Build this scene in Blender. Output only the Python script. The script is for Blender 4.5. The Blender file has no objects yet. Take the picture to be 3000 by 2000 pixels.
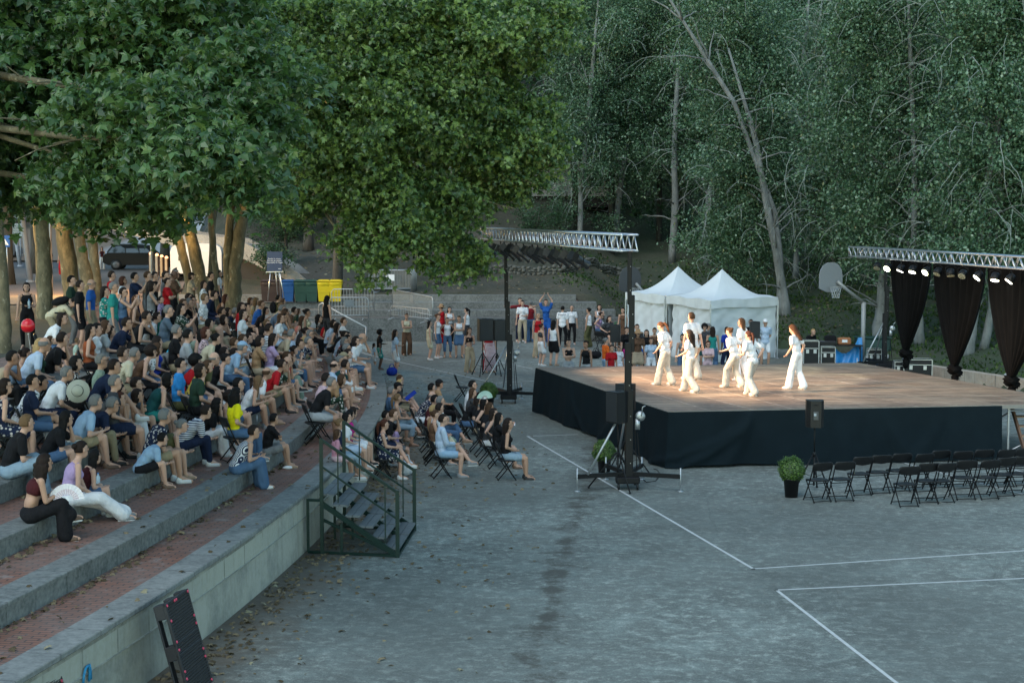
import bpy, bmesh, math, random
import numpy as np
from mathutils import Vector, Matrix, Euler
random.seed(7); rng = np.random.default_rng(7)
R = math.radians
SC = bpy.context.scene
COL = SC.collection
# ------------------------------------------------------------------ camera
H = 5.9; F = 4600.0; PITCH = math.atan(388 / F)
cd = bpy.data.cameras.new("camera"); cam = bpy.data.objects.new("camera", cd); COL.objects.link(cam)
cam.location = (0, 0, H); cam.rotation_euler = (R(90) - PITCH, 0, 0)
cd.sensor_width = 36; cd.lens = 36 * F / 3000; cd.clip_start = 0.1; cd.clip_end = 2000
SC.camera = cam
# ------------------------------------------------------------------ sky and light
wd = bpy.data.worlds.new("World"); SC.world = wd; wd.use_nodes = True
nt = wd.node_tree; bg = nt.nodes["Background"]
sky = nt.nodes.new("ShaderNodeTexSky"); sky.sky_type = 'NISHITA'; sky.sun_disc = False
SUN_EL, SUN_AZ = R(32), R(205)
sky.sun_elevation = SUN_EL; sky.sun_rotation = SUN_AZ; sky.altitude = 100; sky.air_density = 1.0
sky.dust_density = 0.2; sky.ozone_density = 0.6
tint = nt.nodes.new("ShaderNodeMix"); tint.data_type = 'RGBA'; tint.blend_type = 'MULTIPLY'; tint.inputs[0].default_value = 1
tint.inputs[7].default_value = (.98, 1.08, .91, 1); nt.links.new(sky.outputs[0], tint.inputs[6]); nt.links.new(tint.outputs[2], bg.inputs[0]); bg.inputs[1].default_value = 0.12
sl = bpy.data.lights.new("sun", 'SUN'); sl.energy = 0.5; sl.angle = R(40); sl.color = (1.0, 0.98, 0.95)
so = bpy.data.objects.new("sun", sl); COL.objects.link(so)
sd = Vector((math.sin(SUN_AZ) * math.cos(R(55)), math.cos(SUN_AZ) * math.cos(R(55)), math.sin(R(55))))
so.rotation_euler = sd.to_track_quat('Z', 'Y').to_euler()
SC.view_settings.view_transform = 'Standard'; SC.view_settings.look = 'None'
SC.view_settings.gamma = 1; SC.view_settings.exposure = 1.48
SC.cycles.max_bounces = 5; SC.cycles.diffuse_bounces = 3; SC.cycles.glossy_bounces = 2
SC.cycles.transmission_bounces = 2; SC.cycles.transparent_max_bounces = 4
SC.cycles.use_denoising = True
# ------------------------------------------------------------------ pixel (of 3000x2000) to world
cp, sp_ = math.cos(PITCH), math.sin(PITCH)
def ray(px, py):
    a = (px - 1500) / F; b = (1000 - py) / F
    return np.array([a, cp + b * sp_, -sp_ + b * cp])
def W(px, py, z=0.0):
    d = ray(px, py); t = (z - H) / d[2]
    return Vector((d[0] * t, d[1] * t, z))
def WD(px, py, Y):
    d = ray(px, py); t = Y / d[1]
    return Vector((d[0] * t, Y, H + d[2] * t))
def PX(p):
    y = p[1] * cp - (p[2] - H) * sp_; u = p[1] * sp_ + (p[2] - H) * cp
    return 1500 + F * p[0] / y, 1000 - F * u / y
# ------------------------------------------------------------------ materials
MATS = {}
def srgb(h):
    c = [int(h[i:i + 2], 16) / 255 for i in (0, 2, 4)]
    return tuple(((x + .055) / 1.055) ** 2.4 if x > .04045 else x / 12.92 for x in c)
def newmat(name):
    m = bpy.data.materials.new(name); m.use_nodes = True
    return m, m.node_tree, m.node_tree.nodes["Principled BSDF"]
def N(t, typ, **kw):
    n = t.nodes.new(typ)
    for k, v in kw.items():
        if k.startswith('i_'): n.inputs[k[2:].replace('_', ' ')].default_value = v
        else: setattr(n, k, v)
    return n
def coords(t, kind='Object', scale=(1, 1, 1), rot=(0, 0, 0)):
    tc = t.nodes.new("ShaderNodeTexCoord"); mp = t.nodes.new("ShaderNodeMapping")
    mp.inputs['Scale'].default_value = scale; mp.inputs['Rotation'].default_value = rot
    t.links.new(tc.outputs[kind], mp.inputs[0]); return mp.outputs[0]
def mix(t, f, a, b, typ='MIX'):
    n = t.nodes.new("ShaderNodeMix"); n.data_type = 'RGBA'; n.blend_type = typ
    for i, v in ((0, f), (6, a), (7, b)):
        if hasattr(v, 'links'): t.links.new(v, n.inputs[i])
        else: n.inputs[i].default_value = v if not isinstance(v, tuple) or len(v) == 4 else (*v, 1)
    return n.outputs[2]
def ramp(t, fac, stops):
    n = t.nodes.new("ShaderNodeValToRGB"); e = n.color_ramp.elements
    while len(e) < len(stops): e.new(0.5)
    for k, (p, c) in enumerate(stops):
        e[k].position = p; e[k].color = (*c, 1) if isinstance(c, tuple) else (c, c, c, 1)
    t.links.new(fac, n.inputs[0]); return n.outputs[0]
def noise(t, vec, scale, detail=4, rough=.6, out=0):
    n = N(t, "ShaderNodeTexNoise"); n.inputs['Scale'].default_value = scale
    n.inputs['Detail'].default_value = detail; n.inputs['Roughness'].default_value = rough
    if vec is not None: t.links.new(vec, n.inputs['Vector'])
    return n.outputs[out]
def bump(t, b, h, s=.3, d=.02):
    n = t.nodes.new("ShaderNodeBump"); n.inputs['Strength'].default_value = s; n.inputs['Distance'].default_value = d
    t.links.new(h, n.inputs['Height']); t.links.new(n.outputs[0], b.inputs['Normal'])
def mat(name, col, rough=.6, var=.15, scale=6, metal=0., bmp=.15, spec=.5):
    if name in MATS: return MATS[name]
    m, t, b = newmat(name); v = coords(t)
    c = mix(t, noise(t, v, scale), tuple(x * (1 - var) for x in col), tuple(min(1, x * (1 + var)) for x in col))
    t.links.new(c, b.inputs['Base Color']); b.inputs['Roughness'].default_value = rough
    b.inputs['Metallic'].default_value = metal; b.inputs['Specular IOR Level'].default_value = spec
    if bmp: bump(t, b, noise(t, v, scale * 4), bmp, .01)
    MATS[name] = m; return m
def emis(name, col, s):
    if name in MATS: return MATS[name]
    m, t, b = newmat(name); b.inputs['Base Color'].default_value = (*col, 1)
    b.inputs['Emission Color'].default_value = (*col, 1); b.inputs['Emission Strength'].default_value = s
    MATS[name] = m; return m
BLACKM = mat('black_metal', (.006, .0065, .008), .5, .2, 8, 0, .05, .25)
ALU = mat('aluminium', (.62, .63, .66), .35, .1, 20, 1., .03)
STEEL = mat('galvanised_steel', (.42, .44, .46), .45, .15, 14, .8, .05)
BLACKP = mat('black_plastic', (.008, .0085, .010), .45, .2, 10, 0, .08, .35)
# ------------------------------------------------------------------ mesh builder
class MB:
    def __init__(s): s.v = []; s.f = []; s.m = []; s.uv = {}
    def add(s, vs, fs, mi=0):
        o = len(s.v); s.v += [tuple(v) for v in vs]; s.f += [tuple(i + o for i in f) for f in fs]; s.m += [mi] * len(fs)
    def box(s, c, d, M=None, mi=0, bev=0):
        x, y, z = d[0] / 2, d[1] / 2, d[2] / 2
        if bev:
            b = min(bev, x * .9, y * .9, z * .9); vs = []
            for sz in (-1, 1):
                for (ax, ay) in ((x - b, y), (x, y - b)):
                    pass
            prof = [(x - b, y), (x, y - b), (x, -y + b), (x - b, -y), (-x + b, -y), (-x, -y + b), (-x, y - b), (-x + b, y)]
            ins = [(px * (x - b) / x, py * (y - b) / y) for px, py in prof]
            L = [(ins, -z), (prof, -z + b), (prof, z - b), (ins, z)]
            for pr, zz in L: vs += [(p[0], p[1], zz) for p in pr]
            fs = [tuple(range(7, -1, -1)), tuple(range(24, 32))]
            for r in range(3):
                for i in range(8):
                    j = (i + 1) % 8; fs.append((r * 8 + j, r * 8 + i, (r + 1) * 8 + i, (r + 1) * 8 + j))
            fs = [f[::-1] for f in fs]
        else:
            vs = [(i * x, j * y, k * z) for i in (-1, 1) for j in (-1, 1) for k in (-1, 1)]
            fs = [(0, 1, 3, 2), (4, 6, 7, 5), (0, 4, 5, 1), (2, 3, 7, 6), (0, 2, 6, 4), (1, 5, 7, 3)]
        c = Vector(c)
        vs = [(M @ Vector(v) if M is not None else Vector(v)) + c for v in vs]
        s.add(vs, fs, mi)
    def bar(s, p, q, w, h=None, up=(0, 0, 1), mi=0):
        p, q = Vector(p), Vector(q); h = h or w; d = q - p; L = d.length
        if L < 1e-6: return
        d.normalize(); u = Vector(up); sd_ = d.cross(u)
        if sd_.length < 1e-3: sd_ = d.cross(Vector((1, 0, 0)))
        sd_.normalize(); u = sd_.cross(d)
        M = Matrix((d, sd_, u)).transposed()
        s.box((p + q) / 2, (L, w, h), M, mi)
    def tube(s, pts, r, n=8, mi=0, cap=True):
        pts = [Vector(p) for p in pts]; m = len(pts); rs = r if hasattr(r, '__len__') else [r] * m
        t0 = (pts[1] - pts[0]).normalized(); u = t0.orthogonal().normalized(); vs = []
        for i, p in enumerate(pts):
            t = (pts[min(i + 1, m - 1)] - pts[max(i - 1, 0)]).normalized()
            u = (u - t * u.dot(t)).normalized(); w = t.cross(u)
            for k in range(n):
                a = 2 * math.pi * k / n; vs.append(p + (u * math.cos(a) + w * math.sin(a)) * rs[i])
        fs = []
        for i in range(m - 1):
            for k in range(n):
                k2 = (k + 1) % n; fs.append((i * n + k, i * n + k2, (i + 1) * n + k2, (i + 1) * n + k))
        if cap: fs += [tuple(range(n - 1, -1, -1)), tuple(range((m - 1) * n, m * n))]
        s.add(vs, fs, mi)
    def lathe(s, c, prof, n=20, mi=0, M=None):
        c = Vector(c); vs = []
        for r_, z in prof:
            for k in range(n):
                a = 2 * math.pi * k / n; v = Vector((r_ * math.cos(a), r_ * math.sin(a), z))
                vs.append((M @ v if M is not None else v) + c)
        fs = []
        for i in range(len(prof) - 1):
            for k in range(n):
                k2 = (k + 1) % n; fs.append((i * n + k, i * n + k2, (i + 1) * n + k2, (i + 1) * n + k))
        fs += [tuple(range(n - 1, -1, -1)), tuple(range((len(prof) - 1) * n, len(prof) * n))]
        s.add(vs, fs, mi)
    def ell(s, c, r, M=None, n=14, m=9, mi=0, fn=None):
        vs = []; c = Vector(c)
        for i in range(m + 1):
            th = math.pi * i / m
            for k in range(n):
                a = 2 * math.pi * k / n
                d = Vector((math.sin(th) * math.cos(a), math.sin(th) * math.sin(a), math.cos(th)))
                g = fn(d) if fn else 1.
                v = Vector((d.x * r[0] * g, d.y * r[1] * g, d.z * r[2] * g))
                vs.append((M @ v if M is not None else v) + c)
        fs = []
        for i in range(m):
            for k in range(n):
                k2 = (k + 1) % n; fs.append((i * n + k, (i + 1) * n + k, (i + 1) * n + k2, i * n + k2))
        s.add(vs, fs, mi)
    def quad(s, a, b, c, d, mi=0): s.add([a, b, c, d], [(0, 1, 2, 3)], mi)
    def mesh(s, name, mats, smooth=False):
        me = bpy.data.meshes.new(name); me.from_pydata([tuple(v) for v in s.v], [], s.f)
        for m in (mats if isinstance(mats, (list, tuple)) else [mats]): me.materials.append(m)
        if len(set(s.m)) > 1: me.polygons.foreach_set('material_index', s.m)
        if smooth: me.polygons.foreach_set('use_smooth', [True] * len(me.polygons))
        me.validate(); me.update(); return me
    def build(s, name, mats, parent=None, smooth=False, **kw):
        return link(name, s.mesh(name, mats, smooth), parent, **kw)
def link(name, me, parent=None, loc=None, rot=None, **kw):
    o = bpy.data.objects.new(name, me); COL.objects.link(o)
    if parent is not None: o.parent = parent
    if loc is not None: o.location = loc
    if rot is not None: o.rotation_euler = rot
    tag(o, **kw); return o
def tag(o, label=None, cat=None, group=None, kind=None):
    if label: o['label'] = label
    if cat: o['category'] = cat
    if group: o['group'] = group
    if kind: o['kind'] = kind
    return o
def empty(name, loc=(0, 0, 0), rz=0., label=None, cat=None, group=None):
    o = bpy.data.objects.new(name, None); COL.objects.link(o); o.location = loc; o.rotation_euler = (0, 0, rz)
    o.empty_display_size = .1
    return tag(o, label, cat, group)
def kids(o): return [c for c in bpy.data.objects if c.parent == o]
KC = {}
def copy_tree(o, loc=None, rz=None, parent=None, label=None, group=None, scale=None):
    if o.name not in KC: KC[o.name] = kids(o)
    c = o.copy(); COL.objects.link(c)
    if parent is not None: c.parent = parent
    if loc is not None: c.location = loc
    if rz is not None: c.rotation_euler = (0, 0, rz)
    if scale is not None: c.scale = (scale,) * 3 if not hasattr(scale, '__len__') else scale
    if label: c['label'] = label
    if group: c['group'] = group
    for ch in KC[o.name]: copy_tree(ch, parent=c)
    return c
# ================================================================== SETTING
# --- front wall curve of the terraces (outer edge of the coping, z = 1.04)
WALLZ = 1.04; RISE = .28; TREAD = 1.15; NLEV = 6
cap_px = [(0, 2022), (116, 1948), (282, 1849), (592, 1655), (748, 1557), (906, 1433), (1000, 1350), (1096, 1251), (1115, 1211), (1126, 1165), (1132, 1119)]
cp_w = [W(x, y, WALLZ) for x, y in cap_px] + [Vector((-4.7, 51, 0)), Vector((-6.1, 57, 0)), Vector((-7.7, 62.5, 0)), Vector((-9.4, 68, 0))]
zz = np.array([p.y for p in cp_w]); xx = np.array([p.x for p in cp_w])
poly = np.polyfit(zz, xx, 5)
Ys = np.linspace(10.0, 69.5, 120); Xs = np.polyval(poly, Ys)
lowm = Ys < 15.5; s0 = (np.polyval(poly, 15.6) - np.polyval(poly, 15.5)) / .1
Xs[lowm] = np.polyval(poly, 15.5) + (Ys[lowm] - 15.5) * s0
base = np.stack([Xs, Ys], 1)
tan = np.gradient(base, axis=0); tan /= np.linalg.norm(tan, axis=1)[:, None]
nrm = np.stack([-tan[:, 1], tan[:, 0]], 1)            # points left/up the terraces
arc = np.concatenate([[0], np.cumsum(np.linalg.norm(np.diff(base, axis=0), axis=1))])
def off(d): return base + nrm * d
def dist(x, y):
    """offset d from the wall line (positive up the terraces), index of nearest point"""
    dd = (base[:, 0] - x) ** 2 + (base[:, 1] - y) ** 2; i = int(dd.argmin())
    v = np.array([x, y]) - base[i]; return float(v @ nrm[i]), i
def lev_z(i): return WALLZ + RISE * (i - 1)            # i = 1..NLEV ; 0 = court
def lev_d(i): return (i - 1) * TREAD                   # offset where level i starts
def strip(name, prof, mats, parent=None, i0=0, i1=None, mis=None, **kw):
    """loft a profile [(offset, z)] along the wall curve"""
    i1 = i1 or len(base); mb = MB(); vs = []; m = len(prof)
    for i in range(i0, i1):
        for d, z in prof:
            p = base[i] + nrm[i] * d; vs.append((p[0], p[1], z))
    fs = []; mi = []
    for a in range(i1 - i0 - 1):
        for b in range(m - 1):
            fs.append((a * m + b, (a + 1) * m + b, (a + 1) * m + b + 1, a * m + b + 1)[::-1]); mi.append(mis[b] if mis else 0)
    mb.v = vs; mb.f = fs; mb.m = mi
    me = mb.mesh(name, mats)
    uv = me.uv_layers.new(name='UVMap'); run = [0]
    for b in range(1, m): run.append(run[-1] + math.hypot(prof[b][0] - prof[b - 1][0], prof[b][1] - prof[b - 1][1]))
    vi = np.empty(len(me.loops), int); me.loops.foreach_get('vertex_index', vi)
    U = arc[i0 + vi // m]; V = np.array(run)[vi % m]
    uv.data.foreach_set('uv', np.stack([U, V], 1).ravel().astype(np.float32))
    return link(name, me, parent, **kw)
def mat_paving():
    m, t, b = newmat('brick_paving'); v = coords(t, 'UV', rot=(0, 0, R(90)))
    br = N(t, "ShaderNodeTexBrick"); t.links.new(v, br.inputs['Vector'])
    br.inputs['Scale'].default_value = 1; br.inputs['Brick Width'].default_value = .24; br.inputs['Row Height'].default_value = .085
    br.inputs['Mortar Size'].default_value = .011; br.inputs['Color1'].default_value = (.28, .11, .065, 1); br.inputs['Color2'].default_value = (.19, .082, .052, 1)
    br.inputs['Mortar'].default_value = (.035, .028, .025, 1)
    o = coords(t, 'Object'); c = mix(t, ramp(t, noise(t, o, .9, 5), [(.35, (0, 0, 0)), (.7, (1, 1, 1))]), br.outputs[0], mix(t, .55, br.outputs[0], (.17, .15, .14)))
    c = mix(t, ramp(t, noise(t, o, 3.5, 6, .7), [(.55, (0, 0, 0)), (.75, (1, 1, 1))]), c, (.26, .22, .20))
    t.links.new(c, b.inputs['Base Color']); b.inputs['Roughness'].default_value = .8
    bump(t, b, br.outputs['Fac'], -.4, .01); return m
def mat_concrete(name, c0, c1, c2, blk=(.9, .3), joint=.006, stain=1.6, uvk='UV', streak=True):
    m, t, b = newmat(name); v = coords(t, uvk)
    br = N(t, "ShaderNodeTexBrick", offset=0.); t.links.new(v, br.inputs['Vector']); br.inputs['Scale'].default_value = 1
    br.inputs['Brick Width'].default_value = blk[0]; br.inputs['Row Height'].default_value = blk[1]; br.inputs['Mortar Size'].default_value = joint
    br.inputs['Color1'].default_value = (*c0, 1); br.inputs['Color2'].default_value = (*c1, 1); br.inputs['Mortar'].default_value = (*[x * .35 for x in c0], 1)
    o = coords(t, 'Object', (1, 1, 1)); n1 = noise(t, o, stain, 7, .68)
    c = mix(t, ramp(t, n1, [(.42, (0, 0, 0)), (.62, (1, 1, 1))]), br.outputs[0], c2)
    if streak:
        vs = coords(t, uvk, (5, .35, 1)); c = mix(t, ramp(t, noise(t, vs, 1.2, 5, .7), [(.5, (0, 0, 0)), (.78, (.7, .7, .7))]), c, tuple(x * .45 for x in c0))
    c = mix(t, ramp(t, noise(t, o, 14, 4), [(.3, (0, 0, 0)), (.8, (.35, .35, .35))]), c, (.5, .5, .47))
    t.links.new(c, b.inputs['Base Color']); b.inputs['Roughness'].default_value = .85; bump(t, b, noise(t, o, 30, 5), .25, .01)
    return m
PAVE = mat_paving()
COPE = mat_concrete('coping_stone', (.185, .195, .185), (.145, .152, .145), (.10, .108, .104), (1.0, 3.), .016)
KERB = mat_concrete('kerb_stone', (.125, .14, .135), (.095, .105, .10), (.06, .068, .065), (1.6, 3.), .014, stain=2.4)
WBLK = mat_concrete('wall_block', (.44, .43, .34), (.27, .275, .235), (.36, .355, .29), (.95, .33), .02)
WREN = mat_concrete('wall_render', (.40, .39, .32), (.34, .335, .28), (.22, .225, .19), (40, 9), .0, 1.1)
# wall: coping + block course + render
wall = empty('retaining_wall', (0, 0, 0), 0, 'long curved concrete retaining wall between the paved court and the brick terraces', 'wall')
strip('rendered_wall', [(.02, -.3), (.035, WALLZ - .42)], [WREN], wall)
strip('block_course', [(.0, WALLZ - .42), (.03, WALLZ - .415), (.03, WALLZ - .075)][::1], [WBLK], wall)
strip('coping', [(.03, WALLZ - .075), (-.0, WALLZ - .075), (-.012, WALLZ - .06), (-.012, WALLZ - .012), (.0, WALLZ), (.42, WALLZ), (.42, WALLZ - .05)], [COPE], wall)
paths = ['lowest', 'second', 'third', 'fourth', 'fifth', 'top']
for i in range(1, NLEV + 1):
    d0, d1 = lev_d(i), lev_d(i + 1) if i < NLEV else lev_d(i) + 3.0
    z = lev_z(i)
    strip('brick_paving', [(d0 + (.42 if i > 1 else .40), z - .006), (d1 + .05, z - .006)], [PAVE], kind='structure')
    if i > 1:
        strip('stone_kerb', [(d0 + .012, z - RISE - .03), (d0 + .012, z - .055), (d0 - .006, z - .05), (d0 - .006, z - .01), (d0 + .006, z), (d0 + .43, z), (d0 + .43, z - .04)], [KERB],
              label='weathered concrete seating step, %s one up from the court wall' % ['', '', 'first', 'second', 'third', 'fourth', 'fifth'][i], cat='seating step', group='stepped concrete seating edges')
# --- back terraces (straight flight across the far end of the court)
BWL = W(1070, 1000, 0).y
bx0, bx1 = -13.5, 5.2
def bstep(i, x0, x1):
    z = lev_z(i); y0 = BWL + lev_d(i); zb = 0 if i == 1 else z - RISE; mb = MB()
    mb.box(((x0 + x1) / 2, y0 + .21, (z + zb - .04) / 2), (x1 - x0, .42, z - zb + .04))
    mb.box(((x0 + x1) / 2, y0 + .42 + .4, z - .06), (x1 - x0, .8, .1))
    return mb
BST = mat_concrete('back_step_stone', (.13, .135, .125), (.10, .105, .10), (.06, .063, .058), (1.6, .52), .012, 1.2, 'Object', False)
for m_ in (BST,):
    for n in m_.node_tree.nodes:
        if n.type == 'MAPPING': n.inputs['Rotation'].default_value = (R(90), 0, 0); break
for i in range(1, 5):
    bstep(i, bx0 - i, bx1 + (0, 0, -.5, -1.3, -2.2)[i]).build('stone_terrace_step', BST, label='long stone step at the far end of the court, %s' % ['', 'lowest one', 'second one up', 'third one up', 'topmost one'][i], cat='seating step', group='straight far terrace steps')
# --- terrain
BND = [(-60, BWL + 4.2), (4.0, BWL + 4.2), (6.2, 67.5), (12.5, 66.0), tuple(W(2722, 1098, 0).xy), tuple(W(3000, 1143, 0).xy)]
e = Vector(BND[-1]) - Vector(BND[-2]); BND.append(tuple(Vector(BND[-1]) + e.normalized() * 60))
def seg_signed(X, Y):
    best = np.full(X.shape, 1e9); sg = np.zeros(X.shape)
    for a, b in zip(BND[:-1], BND[1:]):
        ax, ay = a; bx_, by_ = b; dx, dy = bx_ - ax, by_ - ay; L2 = dx * dx + dy * dy
        t = np.clip(((X - ax) * dx + (Y - ay) * dy) / L2, 0, 1); qx = X - (ax + t * dx); qy = Y - (ay + t * dy)
        d = np.hypot(qx, qy); s_ = np.sign(dx * qy - dy * qx); m = d < best; best = np.where(m, d, best); sg = np.where(m, s_, sg)
    return best * sg
def sstep(a, b, x): t = np.clip((x - a) / (b - a), 0, 1); return t * t * (3 - 2 * t)
def wob(X, Y, s=1.): return .10 * np.sin(X * .9 * s + 1.3) * np.cos(Y * .7 * s) + .06 * np.sin(X * 2.1 * s + Y * 1.7 * s)
def hill(X, Y):
    X = np.asarray(X, float); Y = np.asarray(Y, float); s = seg_signed(X, Y)
    basez = 1.86 * (1 - sstep(3.2, 6.5, X)) + .3 * sstep(3.2, 6.5, X)
    sp = np.clip(s, 0, None)
    z = basez + np.interp(sp, [0, 9, 12, 22, 30, 60, 140], [0, 1.3, 1.42, 3.2, 5.6, 22, 50]) + wob(X, Y) * sstep(.3, 3, sp)
    # left: plateau stays nearly flat
    pl = lev_z(NLEV) - .5 + .02 * np.clip(Y - 110, 0, 30) + .055 * np.clip(Y - 112, 0, 60)
    k = 1 - sstep(-19, -14.5, X + (Y - 75) * .12)
    zz_ = np.where(s > 0, z * (1 - k) + pl * k, -.25)
    xb = np.interp(Y, base[:, 1], off(lev_d(NLEV) + 2.6)[:, 0])
    left = (X < xb)
    zp = lev_z(NLEV) - .02 - .5 * sstep(58, 75, Y)
    zz_ = np.where((s <= 0) & left, zp, zz_)
    return zz_
gx = np.concatenate([np.arange(-70, -20, 1.5), np.arange(-20, 22, .35), np.arange(22, 70, 1.5)]); gy = np.concatenate([np.arange(8, 60, 1.0), np.arange(60, 100, .35), np.arange(100, 240, 2)])
GX, GY = np.meshgrid(gx, gy); GZ = hill(GX, GY)
V = np.stack([GX.ravel(), GY.ravel(), GZ.ravel()], 1); nx = len(gx); ii = np.arange(nx * (len(gy) - 1)).reshape(len(gy) - 1, nx)[:, :-1].ravel()
FQ = np.stack([ii, ii + 1, ii + 1 + nx, ii + nx], 1)
def np_mesh(name, V, FQ, mats, smooth=True):
    me = bpy.data.meshes.new(name); k = FQ.shape[1]
    me.vertices.add(len(V)); me.vertices.foreach_set('co', V.astype(np.float32).ravel())
    me.loops.add(FQ.size); me.loops.foreach_set('vertex_index', FQ.astype(np.int32).ravel())
    me.polygons.add(len(FQ)); me.polygons.foreach_set('loop_start', np.arange(0, FQ.size, k, dtype=np.int32))
    me.polygons.foreach_set('use_smooth', np.full(len(FQ), smooth)); me.update(calc_edges=True)
    for m in mats: me.materials.append(m)
    return me
def mat_ground():
    m, t, b = newmat('hill_ground'); o = coords(t)
    c = mix(t, ramp(t, noise(t, o, .22, 6, .65), [(.4, (0, 0, 0)), (.6, (1, 1, 1))]), (.035, .04, .024), (.085, .072, .055))
    sx = t.nodes.new("ShaderNodeSeparateXYZ"); t.links.new(o, sx.inputs[0]); mr = N(t, "ShaderNodeMapRange"); mr.inputs[1].default_value = 0; mr.inputs[2].default_value = 9; t.links.new(sx.outputs[0], mr.inputs[0])
    nn = N(t, "ShaderNodeMath", operation='MULTIPLY'); t.links.new(mr.outputs[0], nn.inputs[0]); t.links.new(ramp(t, noise(t, o, .5, 5), [(.3, (1, 1, 1)), (.75, (.2, .2, .2))]), nn.inputs[1])
    c = mix(t, nn.outputs[0], c, (.032, .058, .024))
    c = mix(t, ramp(t, noise(t, o, 5, 6, .7), [(.5, (0, 0, 0)), (.7, (.8, .8, .8))]), c, (.028, .036, .018))
    vo = N(t, "ShaderNodeTexVoronoi"); vo.inputs['Scale'].default_value = 3.2; t.links.new(o, vo.inputs['Vector'])
    c = mix(t, ramp(t, vo.outputs['Distance'], [(.03, (.8, .8, .8)), (.07, (0, 0, 0))]), c, (.2, .19, .15))
    t.links.new(c, b.inputs['Base Color']); b.inputs['Roughness'].default_value = .95
    bump(t, b, noise(t, o, 6, 7, .7), .8, .08); return m
link('terrain', np_mesh('terrain', V, FQ, [mat_ground()]), kind='structure')
def on_ground(px, py):
    d = ray(px, py); ts = np.linspace(20, 220, 4000); P = np.array([0, 0, H]) + d[None] * ts[:, None]
    hz = hill(P[:, 0], P[:, 1]); hz = np.where((seg_signed(P[:, 0], P[:, 1]) <= 0) & (hz < 0), 0, hz)
    i = np.argmax(P[:, 2] <= hz); return Vector(P[i])
# --- court
def mat_court():
    m, t, b = newmat('court_surface'); o = coords(t); st = coords(t, 'Object', (1.0, 1.1, 1), (0, 0, R(12)))
    c = mix(t, ramp(t, noise(t, o, .33, 5), [(.38, (0, 0, 0)), (.65, (1, 1, 1))]), (.118, .13, .117), (.205, .222, .20))
    n2 = noise(t, st, 1.5, 12, .74); n3 = noise(t, st, 5.0, 10, .8)
    c = mix(t, ramp(t, n2, [(.46, (0, 0, 0)), (.60, (.8, .8, .8))]), c, (.25, .295, .27))
    c = mix(t, ramp(t, n3, [(.50, (0, 0, 0)), (.60, (.9, .9, .9))]), c, (.44, .48, .43))
    c = mix(t, ramp(t, noise(t, o, 9, 6, .7), [(.45, (0, 0, 0)), (.7, (.5, .5, .5))]), c, (.07, .078, .072)); c = mix(t, ramp(t, noise(t, o, 45, 3, .8), [(.45, (0, 0, 0)), (.62, (.55, .55, .55))]), c, (.05, .056, .052)); c = mix(t, ramp(t, noise(t, o, 38, 3, .8), [(.55, (0, 0, 0)), (.66, (.6, .6, .6))]), c, (.38, .39, .36))
    cr = N(t, 'ShaderNodeTexVoronoi', feature='DISTANCE_TO_EDGE'); cr.inputs['Scale'].default_value = .28; t.links.new(mix(t, .12, o, noise(t, o, 1.5, 5, .7, 1)), cr.inputs['Vector']); c = mix(t, ramp(t, cr.outputs[0], [(.0, (.3, .3, .3)), (.003, (0, 0, 0))]), c, (.04, .042, .04))
    c = mix(t, ramp(t, noise(t, o, .13, 4, .55), [(.42, (.55, .55, .55)), (.58, (0, 0, 0))]), c, (.085, .092, .082))
    # dark dirt running along a seam and along the foot of the wall
    sx = t.nodes.new("ShaderNodeSeparateXYZ"); t.links.new(o, sx.inputs[0])
    ma = N(t, "ShaderNodeMath", operation='MULTIPLY_ADD'); ma.inputs[1].default_value = -.1; ma.inputs[2].default_value = 1.75
    t.links.new(sx.outputs[1], ma.inputs[0]); su = N(t, "ShaderNodeMath", operation='ADD'); t.links.new(sx.outputs[0], su.inputs[0]); t.links.new(ma.outputs[0], su.inputs[1])
    ab = N(t, "ShaderNodeMath", operation='ABSOLUTE'); t.links.new(su.outputs[0], ab.inputs[0])
    add = N(t, "ShaderNodeMath", operation='MULTIPLY_ADD'); add.inputs[1].default_value = -.26; t.links.new(noise(t, o, 1.3, 9, .8), add.inputs[2])
    t.links.new(ab.outputs[0], add.inputs[0]); c = mix(t, ramp(t, add.outputs[0], [(.43, (0, 0, 0)), (.53, (.85, .85, .85))]), c, (.06, .054, .043))
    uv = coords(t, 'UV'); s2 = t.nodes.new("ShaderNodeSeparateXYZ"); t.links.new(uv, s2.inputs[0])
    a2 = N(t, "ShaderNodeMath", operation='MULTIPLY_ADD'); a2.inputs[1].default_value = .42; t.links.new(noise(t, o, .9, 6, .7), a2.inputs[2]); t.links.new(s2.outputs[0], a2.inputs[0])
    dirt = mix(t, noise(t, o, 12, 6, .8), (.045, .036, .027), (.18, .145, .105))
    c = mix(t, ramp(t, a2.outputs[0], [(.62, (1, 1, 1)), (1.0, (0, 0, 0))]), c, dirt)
    t.links.new(c, b.inputs['Base Color']); b.inputs['Roughness'].default_value = .78
    bump(t, b, noise(t, o, 20, 8, .8), .35, .015); return m
cx = np.arange(-12, 60, .5); cy = np.arange(3, 72.5, .5); CX, CY = np.meshgrid(cx, cy)
V = np.stack([CX.ravel(), CY.ravel(), np.zeros(CX.size)], 1); n_ = len(cx); ii = np.arange(n_ * (len(cy) - 1)).reshape(len(cy) - 1, n_)[:, :-1].ravel()
me = np_mesh('court', V, np.stack([ii, ii + 1, ii + 1 + n_, ii + n_], 1), [mat_court()])
uvl = me.uv_layers.new(name='UVMap'); vi = np.empty(len(me.loops), int); me.loops.foreach_get('vertex_index', vi)
wd_ = V[:, 0] - np.interp(V[:, 1], base[:, 1], base[:, 0]); uvl.data.foreach_set('uv', np.stack([wd_[vi], V[vi, 1]], 1).ravel().astype(np.float32))
link('court', me, kind='structure')
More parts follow.
